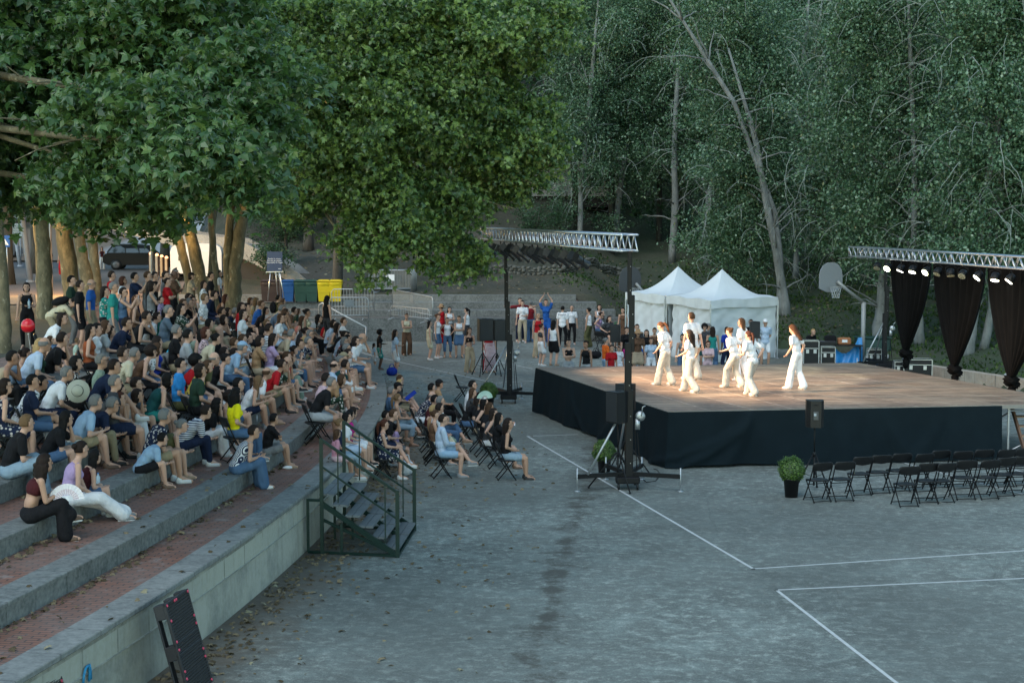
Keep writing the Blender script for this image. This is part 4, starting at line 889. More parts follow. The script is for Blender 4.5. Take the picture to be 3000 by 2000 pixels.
far_tree(520, 118, 9.5, 5, 3.5, 600, 88, 'tree beyond the white van showing between the trunks')
far_tree(20, 82, 8.5, 3.6, 1.7, 400, 84, 'low leafy branch of a tree behind the pedestrian signs')
# ================================================================== PEOPLE
V3 = Vector
def skin_cone(mb, p, q, r0, r1, n=12):
    p, q = V3(p), V3(q); d = q - p; L = d.length
    if L < 1e-5: mb.ell(p, (r0,) * 3); return
    d /= L; pts = []; rs = []
    for a in (-90, -60, -30): pts.append(p + d * (r0 * math.sin(R(a)) ) * 1.0); rs.append(max(.002, r0 * math.cos(R(a))))
    for t in np.linspace(0, 1, 5): pts.append(p.lerp(q, t)); rs.append(r0 + (r1 - r0) * t)
    for a in (30, 60, 90): pts.append(q + d * (r1 * math.sin(R(a)))); rs.append(max(.002, r1 * math.cos(R(a))))
    mb.tube(pts, rs, n)
def ik(a, t, l1, l2, pole):
    a, t = V3(a), V3(t); d = t - a; L = min(d.length, (l1 + l2) * .999); d.normalize(); x = (l1 * l1 - l2 * l2 + L * L) / (2 * L); h = math.sqrt(max(0, l1 * l1 - x * x))
    p = V3(pole); p = (p - d * p.dot(d)).normalized(); return a + d * x + p * h, a + d * L
def Mx(x, z):  # orthonormal frame with axis z mapped to given z direction, x approx
    z = V3(z).normalized(); x = V3(x); x = (x - z * x.dot(z)).normalized(); y = z.cross(x); return Matrix((x, y, z)).transposed()
def pose(P):
    """facing +X; origin on the ground below the pelvis"""
    J = {}; pz = P['pz']; lean = R(P.get('lean', 0)); side = R(P.get('side', 0)); tw = R(P.get('twist', 0)); J['pel'] = V3((0, 0, pz))
    ax = V3((math.sin(lean), math.sin(side), math.cos(lean))).normalized(); crv = R(P.get('curve', 8))
    ax2 = V3((math.sin(lean + crv), math.sin(side), math.cos(lean + crv))).normalized()
    J['waist'] = J['pel'] + ax * .16; J['chest'] = J['waist'] + (ax + ax2).normalized() * .19; J['neck'] = J['chest'] + ax2 * .17
    L_ = V3((-math.sin(tw), math.cos(tw), 0)); J['L'] = L_; J['ax2'] = ax2; J['fw'] = L_.cross(ax2).normalized()
    J['sh'] = [J['neck'] - ax2 * .05 + L_ * s * .175 for s in (1, -1)]
    hp = R(P.get('hpitch', 0)); hy = R(P.get('hyaw', 0)) + tw
    nk = (ax2 + V3((math.sin(hp * .4) * .6 + .0, 0, .9))).normalized(); J['head'] = J['neck'] + nk * .165 + V3((.025, 0, 0))
    J['hM'] = Matrix.Rotation(hy, 3, 'Z') @ Matrix.Rotation(hp, 3, 'Y') @ Matrix.Rotation(R(P.get('hroll', 0)), 3, 'X')
    J['hip'] = [J['pel'] + V3((-.0, s * .09, -.03)) for s in (1, -1)]; J['knee'] = []; J['ank'] = []; J['toe'] = []
    for i, s in enumerate((1, -1)):
        fx, fy, fz = P['feet'][i]; pole = P.get('kp', [(1, .25 * s, .4), (1, .25 * s, .4)])[i]; k, a = ik(J['hip'][i], (fx, fy, fz), .43, .42, pole); J['knee'].append(k); J['ank'].append(a)
        fd = P.get('fd', [(1, .2, 0), (1, -.2, 0)])[i]; J['toe'].append(a + V3(fd).normalized() * .17 + V3((0, 0, -.055)))
    J['elb'] = []; J['wri'] = []; J['hd'] = []
    for i, s in enumerate((1, -1)):
        h = P['hands'][i]; sh = J['sh'][i]
        if h[0] == 'k': t = J['knee'][i] + V3((-.02 + h[1], -.03 * s + h[2], .085))
        elif h[0] == 'h': t = J['head'] + J['hM'] @ V3((.08 + h[1], s * .05, -.14))
        else: t = V3(h)
        pole = P.get('ep', [(-.7, .6, -.6), (-.7, -.6, -.6)])[i]; e, w = ik(sh, t, .285, .25, pole); J['elb'].append(e); J['wri'].append(w); J['hd'].append((w - e).normalized())
    return J
def torso_parts(mb, J, inf, fem=False, bust=0):
    c = J; f = J['fw']; ax = J['ax2']; M = Matrix((f, J['L'], ax)).transposed()
    mb.ell(c['pel'], (.105 + inf, .15 + inf, .12 + inf * .5), M); mb.ell(c['waist'], (.095 + inf, .13 + inf, .13), M); mb.ell(c['chest'], (.105 + inf, .15 + inf, .17), M)
    mb.ell(c['chest'] + f * .03 + ax * .02, (.09 + inf, .13 + inf, .11), M); skin_cone(mb, c['sh'][0] - ax * .01, c['sh'][1] - ax * .01, .052 + inf, .052 + inf); skin_cone(mb, c['pel'], c['chest'], .10 + inf, .105 + inf)
    mb.ell(c['neck'] - ax * .02, (.07 + inf * .6, .11 + inf, .05 + inf * .3), M)
    if fem:
        for s in (1, -1): mb.ell(c['chest'] + f * .085 + J['L'] * s * .07 + ax * .0, (.055 + inf, .06 + inf, .06 + inf), M)
def limb_r(): return dict(ua=(.047, .038), fa=(.037, .026), th=(.083, .058), sh=(.055, .036))
def body_mb(J, fem):
    mb = MB(); torso_parts(mb, J, -.012, fem); ax = J['ax2']
    skin_cone(mb, J['neck'] - ax * .04, J['head'] - V3((.015, 0, .05)), .052, .05)
    hM = J['hM']; mb.ell(J['head'] + hM @ V3((-.012, 0, .015)), (.098, .078, .105), hM, 18, 12); mb.ell(J['head'] + hM @ V3((.03, 0, -.055)), (.062, .055, .07), hM, 14, 10)
    for i in range(2):
        skin_cone(mb, J['sh'][i], J['elb'][i], .045, .038); skin_cone(mb, J['elb'][i], J['wri'][i], .038, .026)
        skin_cone(mb, J['hip'][i], J['knee'][i], .082, .056); skin_cone(mb, J['knee'][i], J['knee'][i].lerp(J['ank'][i], .35), .055, .056); skin_cone(mb, J['knee'][i].lerp(J['ank'][i], .3), J['ank'][i], .056, .036); skin_cone(mb, J['ank'][i], J['toe'][i], .036, .03)
        M = Mx(V3((0, 0, 1)) if abs(J['hd'][i].z) < .9 else V3((1, 0, 0)), J['hd'][i]); mb.ell(J['wri'][i] + J['hd'][i] * .045, (.019, .037, .05), M, 10, 8)
    return mb
def face_mb(J):
    """details appended to the body mesh: nose, ears, eyes, lips, fingers. material 0 skin, 1 dark, 2 lips"""
    mb = MB(); hM, h = J['hM'], J['head']; P = lambda x, y, z: h + hM @ V3((x, y, z))
    mb.tube([P(.083, 0, .03), P(.103, 0, -.01), P(.098, 0, -.022)], [.009, .014, .006], 6); mb.ell(P(.098, 0, -.015), (.014, .016, .01), hM, 8, 6)
    for s in (1, -1):
        mb.ell(P(-.008, s * .078, -.005), (.018, .008, .03), hM, 8, 6); mb.ell(P(.078, s * .03, .018), (.012, .015, .008), hM, 8, 5, 1)
        mb.tube([P(.086, s * .016, .036), P(.08, s * .045, .036)], .004, 5, 1)
    mb.ell(P(.087, 0, -.05), (.01, .022, .007), hM, 8, 5, 2)
    for i in range(2):
        d = J['hd'][i]; M = Mx(V3((0, 0, 1)) if abs(d.z) < .9 else V3((1, 0, 0)), d); w = J['wri'][i] + d * .06; s = (1, -1)[i]
        for k, (o, ln) in enumerate(((-.028, .055), (-.01, .07), (.009, .074), (.026, .066))):
            a = w + M @ V3((0, o, .02)); b = a + M @ V3((.012, o * .2, ln * .55)); c = b + M @ V3((.024, 0, ln * .35)); mb.tube([a, b, c], [.0095, .009, .007], 6)
        a = w + M @ V3((.0, .03 * s, -.03)); mb.tube([a, a + M @ V3((.015, .022 * s, .025)), a + M @ V3((.022, .026 * s, .05))], [.011, .010, .008], 6)
    return mb
def top_mb(J, st, fem):
    mb = MB(); torso_parts(mb, J, .014 if st != 'tank' else .008, fem); f = J['fw']; M = Matrix((f, J['L'], J['ax2'])).transposed()
    if st == 'crop': mb = MB(); mb.ell(J['chest'], (.118, .162, .14), M); mb.ell(J['chest'] + f * .06, (.09, .13, .08), M); return mb
    if st in ('tank', 'tunic'):  # narrower shoulders
        mb = MB(); inf = .012; mb.ell(J['pel'] + V3((0, 0, .03)), (.105 + inf, .15 + inf, .12), M); mb.ell(J['waist'], (.095 + inf, .13 + inf, .13), M); mb.ell(J['chest'], (.105 + inf, .148 + inf, .165), M)
        skin_cone(mb, J['pel'], J['chest'], .105 + inf, .105 + inf)
        for s in (0, 1): skin_cone(mb, J['sh'][s].lerp(J['neck'], .35), J['chest'] + f * .05 * 1, .03, .07)
        if fem:
            for s in (1, -1): mb.ell(J['chest'] + f * .085 + J['L'] * s * .07, (.063, .068, .068), M)
        return mb
    a0 = .72 if st in ('tee', 'dance') else 1.0
    for i in range(2):
        fr = .62 if st in ('tee', 'polo', 'shirt', 'dance') else 1; w = .066 if st != 'dance' else .078
        skin_cone(mb, J['sh'][i], J['sh'][i].lerp(J['elb'][i], fr), w, w * .98)
        if st in ('long', 'jacket'): skin_cone(mb, J['elb'][i], J['elb'][i].lerp(J['wri'][i], .9), .055, .045)
    if st in ('dance', 'shirt', 'long'): mb.ell(J['pel'] + V3((0, 0, -.0)), (.135, .175, .13), M); mb.ell(J['waist'], (.125, .16, .15), M)
    if st == 'dress': pass
    return mb
def bot_mb(J, st):
    mb = MB(); inf = .014; M = Matrix((J['fw'], J['L'], J['ax2'])).transposed(); mb.ell(J['pel'] + V3((0, 0, -.01)), (.118 + inf * .5, .165 + inf * .5, .12), M)
    for i in range(2):
        hp, kn, an = J['hip'][i], J['knee'][i], J['ank'][i]
        if st == 'shorts': skin_cone(mb, hp, hp.lerp(kn, .68), .098, .088)
        elif st == 'capri': skin_cone(mb, hp, kn, .095, .073); skin_cone(mb, kn, kn.lerp(an, .45), .072, .066)
        elif st == 'trousers': skin_cone(mb, hp, kn, .095, .07); skin_cone(mb, kn, kn.lerp(an, .93), .069, .055)
        elif st == 'wide': skin_cone(mb, hp, kn, .105, .095); skin_cone(mb, kn, kn.lerp(an, 1.0), .092, .108); skin_cone(mb, hp.lerp(J['hip'][1 - i], .3), kn, .09, .09)
        elif st in ('skirt', 'longskirt'):
            fr = .72 if st == 'skirt' else 1; skin_cone(mb, hp, hp.lerp(kn, fr), .105, .115)
            for t in (.3, .6, .9): skin_cone(mb, hp.lerp(kn, t * fr), J['hip'][1 - i].lerp(J['knee'][1 - i], t * fr), .10 + .01 * t, .10 + .01 * t)
            if st == 'longskirt':
                skin_cone(mb, kn, kn.lerp(an, .9), .10, .12)
                for t in (.2, .5, .8): skin_cone(mb, kn.lerp(an, t), J['knee'][1 - i].lerp(J['ank'][1 - i], t), .11, .11)
    return mb
def shoe_mb(J, i):
    mb = MB()
    for i in (i,):
        a, t = J['ank'][i], J['toe'][i]; d = (t - a); d.z = 0; d.normalize(); b = V3((a.x, a.y, t.z)); n = Mx(d, (0, 0, 1))
        mb.ell(b + d * .06 + V3((0, 0, .0)), (.135, .047, .045), n, 14, 9); mb.ell(b - d * .015 + V3((0, 0, .03)), (.055, .042, .055), n, 12, 8); mb.box(b + d * .055 + V3((0, 0, -.035)), (.245, .085, .022), n, 1, bev=.03)
    return mb
# remesh pipeline -------------------------------------------------------------
JOBS = {}
def job(key, mbf, vox, smooth=4, extra=None, nm='body', mats=1):
    if key not in JOBS: JOBS[key] = dict(f=mbf, vox=vox, sm=smooth, extra=extra, nm=nm, mats=mats)
    return key
DUM = bpy.data.materials.new('slot')
def run_jobs():
    tmp = []
    for k, j in JOBS.items():
        if 'mesh' in j: continue
        mb = j['f'](); me = bpy.data.meshes.new('tmp'); me.from_pydata(mb.v, [], mb.f); o = bpy.data.objects.new('tmp', me); COL.objects.link(o)
        m = o.modifiers.new('r', 'REMESH'); m.mode = 'VOXEL'; m.voxel_size = j['vox']; m.use_smooth_shade = True
        if j['sm']: s = o.modifiers.new('s', 'SMOOTH'); s.factor = .5; s.iterations = j['sm']
        tmp.append((k, j, o))
    dg = bpy.context.evaluated_depsgraph_get(); dg.update()
    for k, j, o in tmp:
        ev = o.evaluated_get(dg); me = bpy.data.meshes.new_from_object(ev); me.name = j['nm']; me.materials.clear()
        if j['extra']:
            ex = j['extra'](); n0 = len(me.polygons); bm = bmesh.new(); bm.from_mesh(me); t2 = bpy.data.meshes.new('t'); t2.from_pydata(ex.v, [], ex.f); t2.polygons.foreach_set('material_index', ex.m); bm.from_mesh(t2); bm.faces.ensure_lookup_table()
            for f in bm.faces: f.smooth = True
            bm.to_mesh(me); bm.free(); bpy.data.meshes.remove(t2)
        else: me.polygons.foreach_set('use_smooth', [True] * len(me.polygons))
        for _ in range(j['mats']): me.materials.append(DUM)
        j['mesh'] = me
    for k, j, o in tmp: m = o.data; bpy.data.objects.remove(o); bpy.data.meshes.remove(m)
# hair (head local, face +X) ---------------------------------------------------
def hair_mb(st):
    mb = MB(); rr = random.Random(hash(st) % 1000 if False else sum(map(ord, st)))
    def cap(d, thick=1.12, front=.42, side=-.25, back=-.75, nz=0.0):
        # scale of the hair shell by direction
        lim = front if d.x > .35 else (side + (front - side) * max(0, (d.x + .1) / .45) if d.x > -.1 else back)
        g = thick + nz * (math.sin(d.x * 23 + d.y * 17) * math.sin(d.z * 19 + d.y * 13))
        return g if d.z > lim else .72
    if st == 'short': mb.ell((-.012, 0, .018), (.1, .08, .106), n=28, m=18, fn=lambda d: cap(d, 1.1, .5, .0, -.55, .03))
    elif st == 'fringe': mb.ell((-.012, 0, .018), (.1, .08, .106), n=28, m=18, fn=lambda d: (1.06 + .02 * math.sin(d.y * 30)) if (-.5 < d.z < .35 and d.x < .25) else .7)
    elif st == 'afro': mb.ell((-.02, 0, .05), (.125, .115, .12), n=26, m=18, fn=lambda d: (1.1 + .09 * math.sin(d.x * 17 + d.z * 13) * math.sin(d.y * 19)) if not (d.x > .5 and d.z < .15) else .6)
    elif st == 'bob':
        mb.ell((-.014, 0, .018), (.103, .085, .108), n=28, m=18, fn=lambda d: cap(d, 1.14, .5, -.75, -.95, .03)); mb.ell((-.045, 0, -.05), (.075, .092, .1), n=16, m=10, fn=lambda d: 1 + .05 * math.sin(d.y * 25))
    elif st in ('long', 'curlylong', 'wavy'):
        mb.ell((-.014, 0, .018), (.103, .085, .108), n=28, m=18, fn=lambda d: cap(d, 1.13, .5, -.8, -.95, .03)); nz = {'long': .03, 'wavy': .09, 'curlylong': .16}[st]; w = {'long': 1, 'wavy': 1.15, 'curlylong': 1.35}[st]
        n, m = 22, 14; vs = []
        for j in range(m + 1):
            t = j / m; z = .03 - .42 * t; rx = (.058 - .025 * t) * w; ry = (.098 - .02 * t + .01 * math.sin(t * 6)) * w; cx_ = -.06 - .05 * t
            if j in (0, m): rx *= .4; ry *= .5
            for i in range(n): a = 2 * math.pi * i / n; g = 1 + nz * math.sin(i * 2.9 + j * 1.7) * math.sin(j * 2.1 + i); vs.append((cx_ + rx * math.cos(a) * g, ry * math.sin(a) * g, z))
        mb.add(vs, [(j * n + i, j * n + (i + 1) % n, (j + 1) * n + (i + 1) % n, (j + 1) * n + i)[::-1] for j in range(m) for i in range(n)] + [tuple(range(n)), tuple(range(m * n, m * n + n))[::-1]])
    elif st in ('pony', 'bun'):
        mb.ell((-.012, 0, .018), (.1, .08, .106), n=28, m=18, fn=lambda d: cap(d, 1.07, .45, -.1, -.6, .015))
        if st == 'bun': mb.ell((-.115, 0, .055), (.045, .045, .042), n=14, m=10, fn=lambda d: 1 + .08 * math.sin(d.x * 15 + d.z * 15))
        else: mb.tube([(-.09, 0, .05), (-.15, 0, .03), (-.17, .005, -.06), (-.165, .01, -.16), (-.15, .01, -.27)], [.02, .034, .038, .03, .008], 10)
    elif st == 'capshort':
        mb.ell((-.012, 0, .018), (.1, .08, .106), n=28, m=18, fn=lambda d: cap(d, 1.06, .3, -.2, -.65, .01))
    elif st == 'bald': mb.ell((-.012, 0, .018), (.1, .08, .106), n=28, m=18, fn=lambda d: 1.025 if (-.45 < d.z < .05 and d.x < .1) else .75)
    return mb
def cap_mb():
    mb = MB(); mb.ell((-.012, 0, .035), (.108, .09, .1), n=24, m=14, fn=lambda d: 1.06 if d.z > .12 else .7); n = 14
    vs = [(.05 + .12 * math.cos(R(a)), .085 * math.sin(R(a)), .062 - .02 * math.cos(R(a)) + dz) for dz in (0, -.008) for a in np.linspace(-85, 85, n)]
    mb.add(vs, [tuple(range(n)), tuple(range(2 * n - 1, n - 1, -1))] + [(i, i + n, i + n + 1, i + 1) for i in range(n - 1)] + [(0, n - 1, 2 * n - 1, n)]); return mb
def hat_mb():
    mb = MB(); mb.lathe((-.01, 0, .05), [(.001, .115), (.075, .11), (.1, .02), (.105, 0), (.2, -.02), (.2, -.026), (.1, -.01), (.001, -.01)], 24); return mb
def glass_mb():
    mb = MB()
    for s in (1, -1):
        c = V3((.1, s * .034, .016)); mb.tube([c + V3((0, .026 * math.cos(a), .019 * math.sin(a))) for a in np.linspace(0, 2 * math.pi, 13)], .0035, 4); mb.tube([(.098, s * .06, .022), (.0, s * .086, .018)], .0035, 4)
    mb.tube([(.1, -.01, .02), (.1, .01, .02)], .003, 4); return mb
HM = {}
HAIRM = dict(black=(.008, .007, .007), dark=(.018, .012, .010), brown=(.06, .032, .018), lightbrown=(.14, .085, .045), ginger=(.08, .034, .016), auburn=(.06, .022, .014), blond=(.36, .24, .11), grey=(.15, .15, .15), white=(.5, .5, .5))
def hair_mat(c): return mat('hair_' + c, HAIRM[c], .6, .35, 40, 0, .5, .12)
CC = dict(black=(.010, .010, .012), white=(.70, .71, .74), grey=(.19, .195, .2), lightgrey=(.36, .38, .40), navy=(.012, .02, .05), red=(.42, .012, .018), darkred=(.17, .012, .018), maroon=(.06, .012, .015), blue=(.02, .10, .36), royal=(.015, .04, .30), skyblue=(.03, .24, .58), lightblue=(.28, .42, .58), paleblue=(.42, .52, .66), cyan=(.02, .32, .48), denim=(.07, .13, .23), lightdenim=(.25, .34, .42), teal=(.02, .22, .20), darkteal=(.012, .07, .075), green=(.02, .24, .05), darkgreen=(.02, .045, .03), sage=(.26, .33, .26), olive=(.10, .10, .045), mint=(.40, .52, .45), yellow=(.75, .66, .01), mustard=(.45, .33, .06), cream=(.55, .50, .36), offwhite=(.50, .47, .42), beige=(.42, .34, .24), khaki=(.30, .25, .16), brown=(.12, .065, .04), tan=(.36, .22, .12), pink=(.55, .26, .34), palepink=(.60, .42, .46), magenta=(.45, .02, .20), lilac=(.42, .30, .50), orange=(.75, .14, .02), rust=(.30, .08, .03), slate=(.10, .14, .19), darkgrey=(.05, .052, .058), coral=(.6, .2, .15))
def cloth(c):
    key = 'fabric_' + c.replace(':', '_')
    if key in MATS: return MATS[key]
    base_, _, pat = c.partition(':'); col = CC[base_]; m, t, b = newmat(key); o = coords(t)
    cc = mix(t, noise(t, o, 5, 4), tuple(x * .72 for x in col), tuple(min(1, x * 1.12) for x in col))
    if pat in ('stripes', 'pinstripes'):
        w = N(t, "ShaderNodeTexWave", bands_direction='Z' if pat == 'stripes' else 'Y'); w.inputs['Scale'].default_value = 9 if pat == 'stripes' else 11; w.inputs['Distortion'].default_value = .6; w.inputs['Detail'].default_value = 1
        t.links.new(o, w.inputs['Vector']); cc = mix(t, ramp(t, w.outputs[1], [(.42, (0, 0, 0)), (.55, (1, 1, 1))]), cc, (.02, .03, .07))
    elif pat == 'redstripes':
        w = N(t, "ShaderNodeTexWave", bands_direction='Y'); w.inputs['Scale'].default_value = 9; t.links.new(o, w.inputs['Vector']); cc = mix(t, ramp(t, w.outputs[1], [(.5, (0, 0, 0)), (.6, (1, 1, 1))]), cc, (.4, .04, .05))
    elif pat in ('floral', 'print'):
        v = N(t, "ShaderNodeTexVoronoi"); v.inputs['Scale'].default_value = 16 if pat == 'floral' else 24; t.links.new(o, v.inputs['Vector']); dk = sum(col) < .5
        cc = mix(t, ramp(t, v.outputs[0], [(.28, (1, 1, 1)), (.42, (0, 0, 0))]), cc, (.5, .46, .44) if dk else (.04, .06, .06))
    elif pat == 'check':
        w = N(t, "ShaderNodeTexChecker"); w.inputs['Scale'].default_value = 22; t.links.new(o, w.inputs['Vector']); cc = mix(t, .35, cc, mix(t, w.outputs[1], (.1, .1, .12), cc))
    t.links.new(cc, b.inputs['Base Color']); b.inputs['Roughness'].default_value = .9; b.inputs['Specular IOR Level'].default_value = .2
    wv = noise(t, coords(t, 'Object', (1, 1, .6)), 9, 3, .5); bump(t, b, wv, .8, .06); MATS[key] = m; return m
SK = [mat('skin_%d' % i, c, .55, .1, 8, 0, .1, .35) for i, c in enumerate([(.50, .30, .22), (.42, .245, .17), (.30, .165, .11), (.10, .05, .032)])]
FACE_D = mat('eye_dark', (.02, .015, .012), .3); LIPS = mat('lips', (.28, .10, .09), .5)
SHOE = {k: mat('shoe_' + k, c, .6) for k, c in dict(white=(.6, .6, .6), black=(.015, .015, .016), grey=(.2, .21, .22), brown=(.12, .07, .045), tan=(.3, .2, .13)).items()}; SOLE = mat('shoe_sole', (.55, .55, .53), .7)
# poses --------------------------------------------------------------------
def stand(**k):
    d = dict(pz=.93, lean=0, curve=3, feet=[(0, .12, .075), (0, -.12, .075)], hands=[(.04, .25, .80), (.04, -.25, .80)]); d.update(k); return d
def ledge(**k):  # pelvis seat .28 above the feet
    d = dict(pz=.39, lean=16, curve=16, feet=[(.46, .13, .075), (.46, -.13, .075)], hands=[(.46, .05, .52), (.46, -.05, .52)]); d.update(k); return d
def chair(**k):
    d = dict(pz=.56, lean=-2, curve=10, feet=[(.45, .11, .075), (.45, -.11, .075)], hands=[(.24, .05, .70), (.24, -.05, .70)]); d.update(k); return d
WALK = [(.16, .1, .075), (-.2, -.09, .10)]
POSES = dict(
    t0=stand(), t1=stand(lean=1, hands=[(.17, -.07, 1.13), (.19, .08, 1.17)], ep=[(.2, 1, -.5), (.2, -1, -.5)]), t2=stand(hands=[(.03, .17, 1.03), (.03, -.17, 1.03)], ep=[(-.5, 1, 0), (-.5, -1, 0)]),
    t3=stand(hands=[(.34, .05, 1.42), (.34, -.05, 1.42)], ep=[(0, .4, -1), (0, -.4, -1)]), t4=stand(hands=[(.08, .12, 1.88), (.08, -.12, 1.88)], ep=[(0, 1, .3), (0, -1, .3)]),
    t5=stand(pz=.88, lean=52, curve=22, hpitch=45, feet=[(-.1, .12, .075), (.05, -.12, .075)], hands=[(.72, .08, .62), (.78, -.1, .62)]), t6=stand(hands=[(.25, .06, 1.12), (.03, -.26, .82)]), t7=stand(hands=[(-.1, .06, .95), (-.1, -.06, .95)], ep=[(-.6, 1, 0), (-.6, -1, 0)]),
    t8=stand(hands=[(.1, .62, 1.40), (.1, -.62, 1.40)], ep=[(-1, 0, -.3), (-1, 0, -.3)]), t9=stand(feet=[(.1, .14, .075), (-.08, -.1, .075)], hands=[(.1, .23, .86), (.22, -.02, 1.2)]),
    s0=ledge(hands=[(.38, .04, .50), (.38, -.04, .50)]), s8=ledge(lean=10, hands=[(.30, .12, .52), (.24, -.1, .55)]), s1=ledge(lean=24, hands=[('h', .0), (.44, -.02, .50)], ep=[(.4, .3, -1), (-.7, -.6, -.5)]), s2=ledge(lean=6, hands=[(.26, -.1, .66), (.28, .1, .70)], ep=[(.1, 1, -.4), (.1, -1, -.4)]),
    s3=ledge(lean=8, feet=[(.80, .1, .085), (.74, -.08, .085)], hands=[('k', -.1, 0), ('k', -.12, 0)]), s4=ledge(lean=10, feet=[(.50, -.1, .34), (.44, -.13, .075)], hands=[(.34, .06, .60), (.38, -.02, .62)], kp=[(1, .5, .4), (1, -.1, .6)]),
    s5=ledge(lean=22, hands=[('k', 0, 0), ('k', 0, 0)]), s6=ledge(lean=4, hands=[(.34, .06, .86), (.34, -.06, .86)], ep=[(0, .5, -1), (0, -.5, -1)]), s7=ledge(lean=30, curve=24, hpitch=5, hands=[(.52, .03, .45), (.52, -.03, .45)]),
    c0=chair(hands=[(.17, .07, .665), (.17, -.07, .665)]), c5=chair(lean=4, hands=[(.26, .12, .655), (.26, -.12, .655)]), c7=chair(lean=6, curve=14, hyaw=-25, hands=[(.2, .0, .69), (.14, -.2, .7)]), c1=chair(lean=22, hands=[('h', .0), (.36, -.02, .66)], ep=[(.4, .3, -1), (-.7, -.6, -.5)]), c2=chair(lean=3, hands=[(.2, -.1, .82), (.22, .1, .86)], ep=[(.1, 1, -.4), (.1, -1, -.4)]), c3=chair(lean=24, curve=18, hands=[('k', 0, 0), ('k', 0, 0)]),
    c4=chair(feet=[(.62, -.08, .34), (.40, -.1, .075)], hands=[(.26, .06, .70), (.3, -.02, .72)], kp=[(1, .3, .5), (1, -.1, .6)]), c6=chair(hands=[(.36, .06, 1.02), (.36, -.06, 1.02)], ep=[(0, .5, -1), (0, -.5, -1)]),
    d0=stand(lean=5, curve=10, hpitch=30, hyaw=15, feet=[(.20, .07, .075), (-.16, -.1, .095)], hands=[(.16, .24, .96), (.02, -.26, .92)]), d1=stand(pz=.90, lean=4, hpitch=5, side=-5, feet=[(-.24, .1, .10), (.26, -.12, .075)], hands=[(.2, .24, 1.02), (.0, -.27, .93)]),
    d2=stand(lean=2, feet=[(.1, .1, .075), (-.14, -.08, .09)], hands=[(.06, .26, .88), (-.08, -.27, .88)]), d3=stand(pz=.90, lean=10, side=5, hpitch=20, feet=[(.24, .06, .075), (-.18, -.12, .10)], hands=[(.22, .26, 1.05), (-.06, -.3, .94)]),
    d4=stand(pz=.91, lean=6, side=6, hpitch=10, feet=[(-.2, .12, .1), (.2, -.05, .075)], hands=[(.26, .2, 1.06), (-.05, -.16, 1.0)]))
def add_yaw(code, yaw): d = dict(POSES[code]); d['hyaw'] = yaw; return d
BOTN = dict(shorts='shorts', trousers='trousers', wide='trousers', skirt='skirt', longskirt='skirt', capri='trousers')
PEOPLE = []; JC = {}
def jp(code, yaw):
    if (code, yaw) not in JC: JC[(code, yaw)] = pose(add_yaw(code, yaw))
    return JC[(code, yaw)]
def req(code, yaw, top, bot, fem):
    J = jp(code, yaw); big = code[0] == 'd'
    k = {}; k['body'] = job(('b', code, yaw, fem), lambda: body_mb(J, fem), .0135 if not big else .011, 4, lambda: face_mb(J), 'body', 3)
    if top: k['top'] = job(('t', code, top, fem), lambda: top_mb(J, top if top != 'dress' else 'tunic', fem), .017, 4, None, 'shirt')
    if bot: k['bot'] = job(('p', code, bot), lambda: bot_mb(J, bot), .017, 4, None, 'trousers')
    k['shoe'] = ('s', code)
    if ('s', code) not in JOBS: JOBS[('s', code)] = dict(mesh=None, J=J)
    return k
def setm(o, *ms):
    for i, m in enumerate(ms): o.material_slots[i].link = 'OBJECT'; o.material_slots[i].material = m
def hmesh(kind):
    if kind not in HM:
        f = dict(cap=cap_mb, hat=hat_mb, glasses=glass_mb).get(kind) or (lambda: hair_mb(kind)); HM[kind] = f().mesh(kind, DUM, True)
    return HM[kind]
def make_person(p):
    J = jp(p['pose'], p['yaw']); o = empty('person', p['loc'], p['rz'], None, 'person', p.get('group')); o.scale = (p['s'],) * 3; k = p['keys']
    b = link('body', JOBS[k['body']]['mesh'], o); setm(b, SK[p['skin']], FACE_D, LIPS)
    if 'top' in k: t = link({'dress': 'dress', 'tank': 'tank_top', 'jacket': 'jacket'}.get(p['top'], 'shirt'), JOBS[k['top']]['mesh'], o); setm(t, cloth(p['tc']))
    if 'bot' in k: t = link(BOTN[p['bot']], JOBS[k['bot']]['mesh'], o); setm(t, cloth(p['bc']))
    j = JOBS[k['shoe']]
    if j['mesh'] is None: j['mesh'] = [shoe_mb(j['J'], i).mesh('shoe', [DUM, DUM], True) for i in (0, 1)]
    for me in j['mesh']: t = link('shoe', me, o); setm(t, SHOE[p['shoe']], SOLE)
    h4 = J['hM'].to_4x4(); h4.translation = J['head']; parts = []
    if p['hair'] != 'none': parts.append(('hair', p['hair'], hair_mat(p['hc'])))
    if p.get('cap'): parts.append(('cap', 'cap', cloth(p['cap'])))
    if p.get('hat'): parts.append(('straw_hat', 'hat', cloth(p['hat'])))
    if p.get('glasses'): parts.append(('glasses', 'glasses', FACE_D))
    for nm, kk, m in parts: q = link(nm, hmesh(kk), o); q.matrix_local = h4; setm(q, m)
    if p.get('extra'): p['extra'](o, J)
    return o
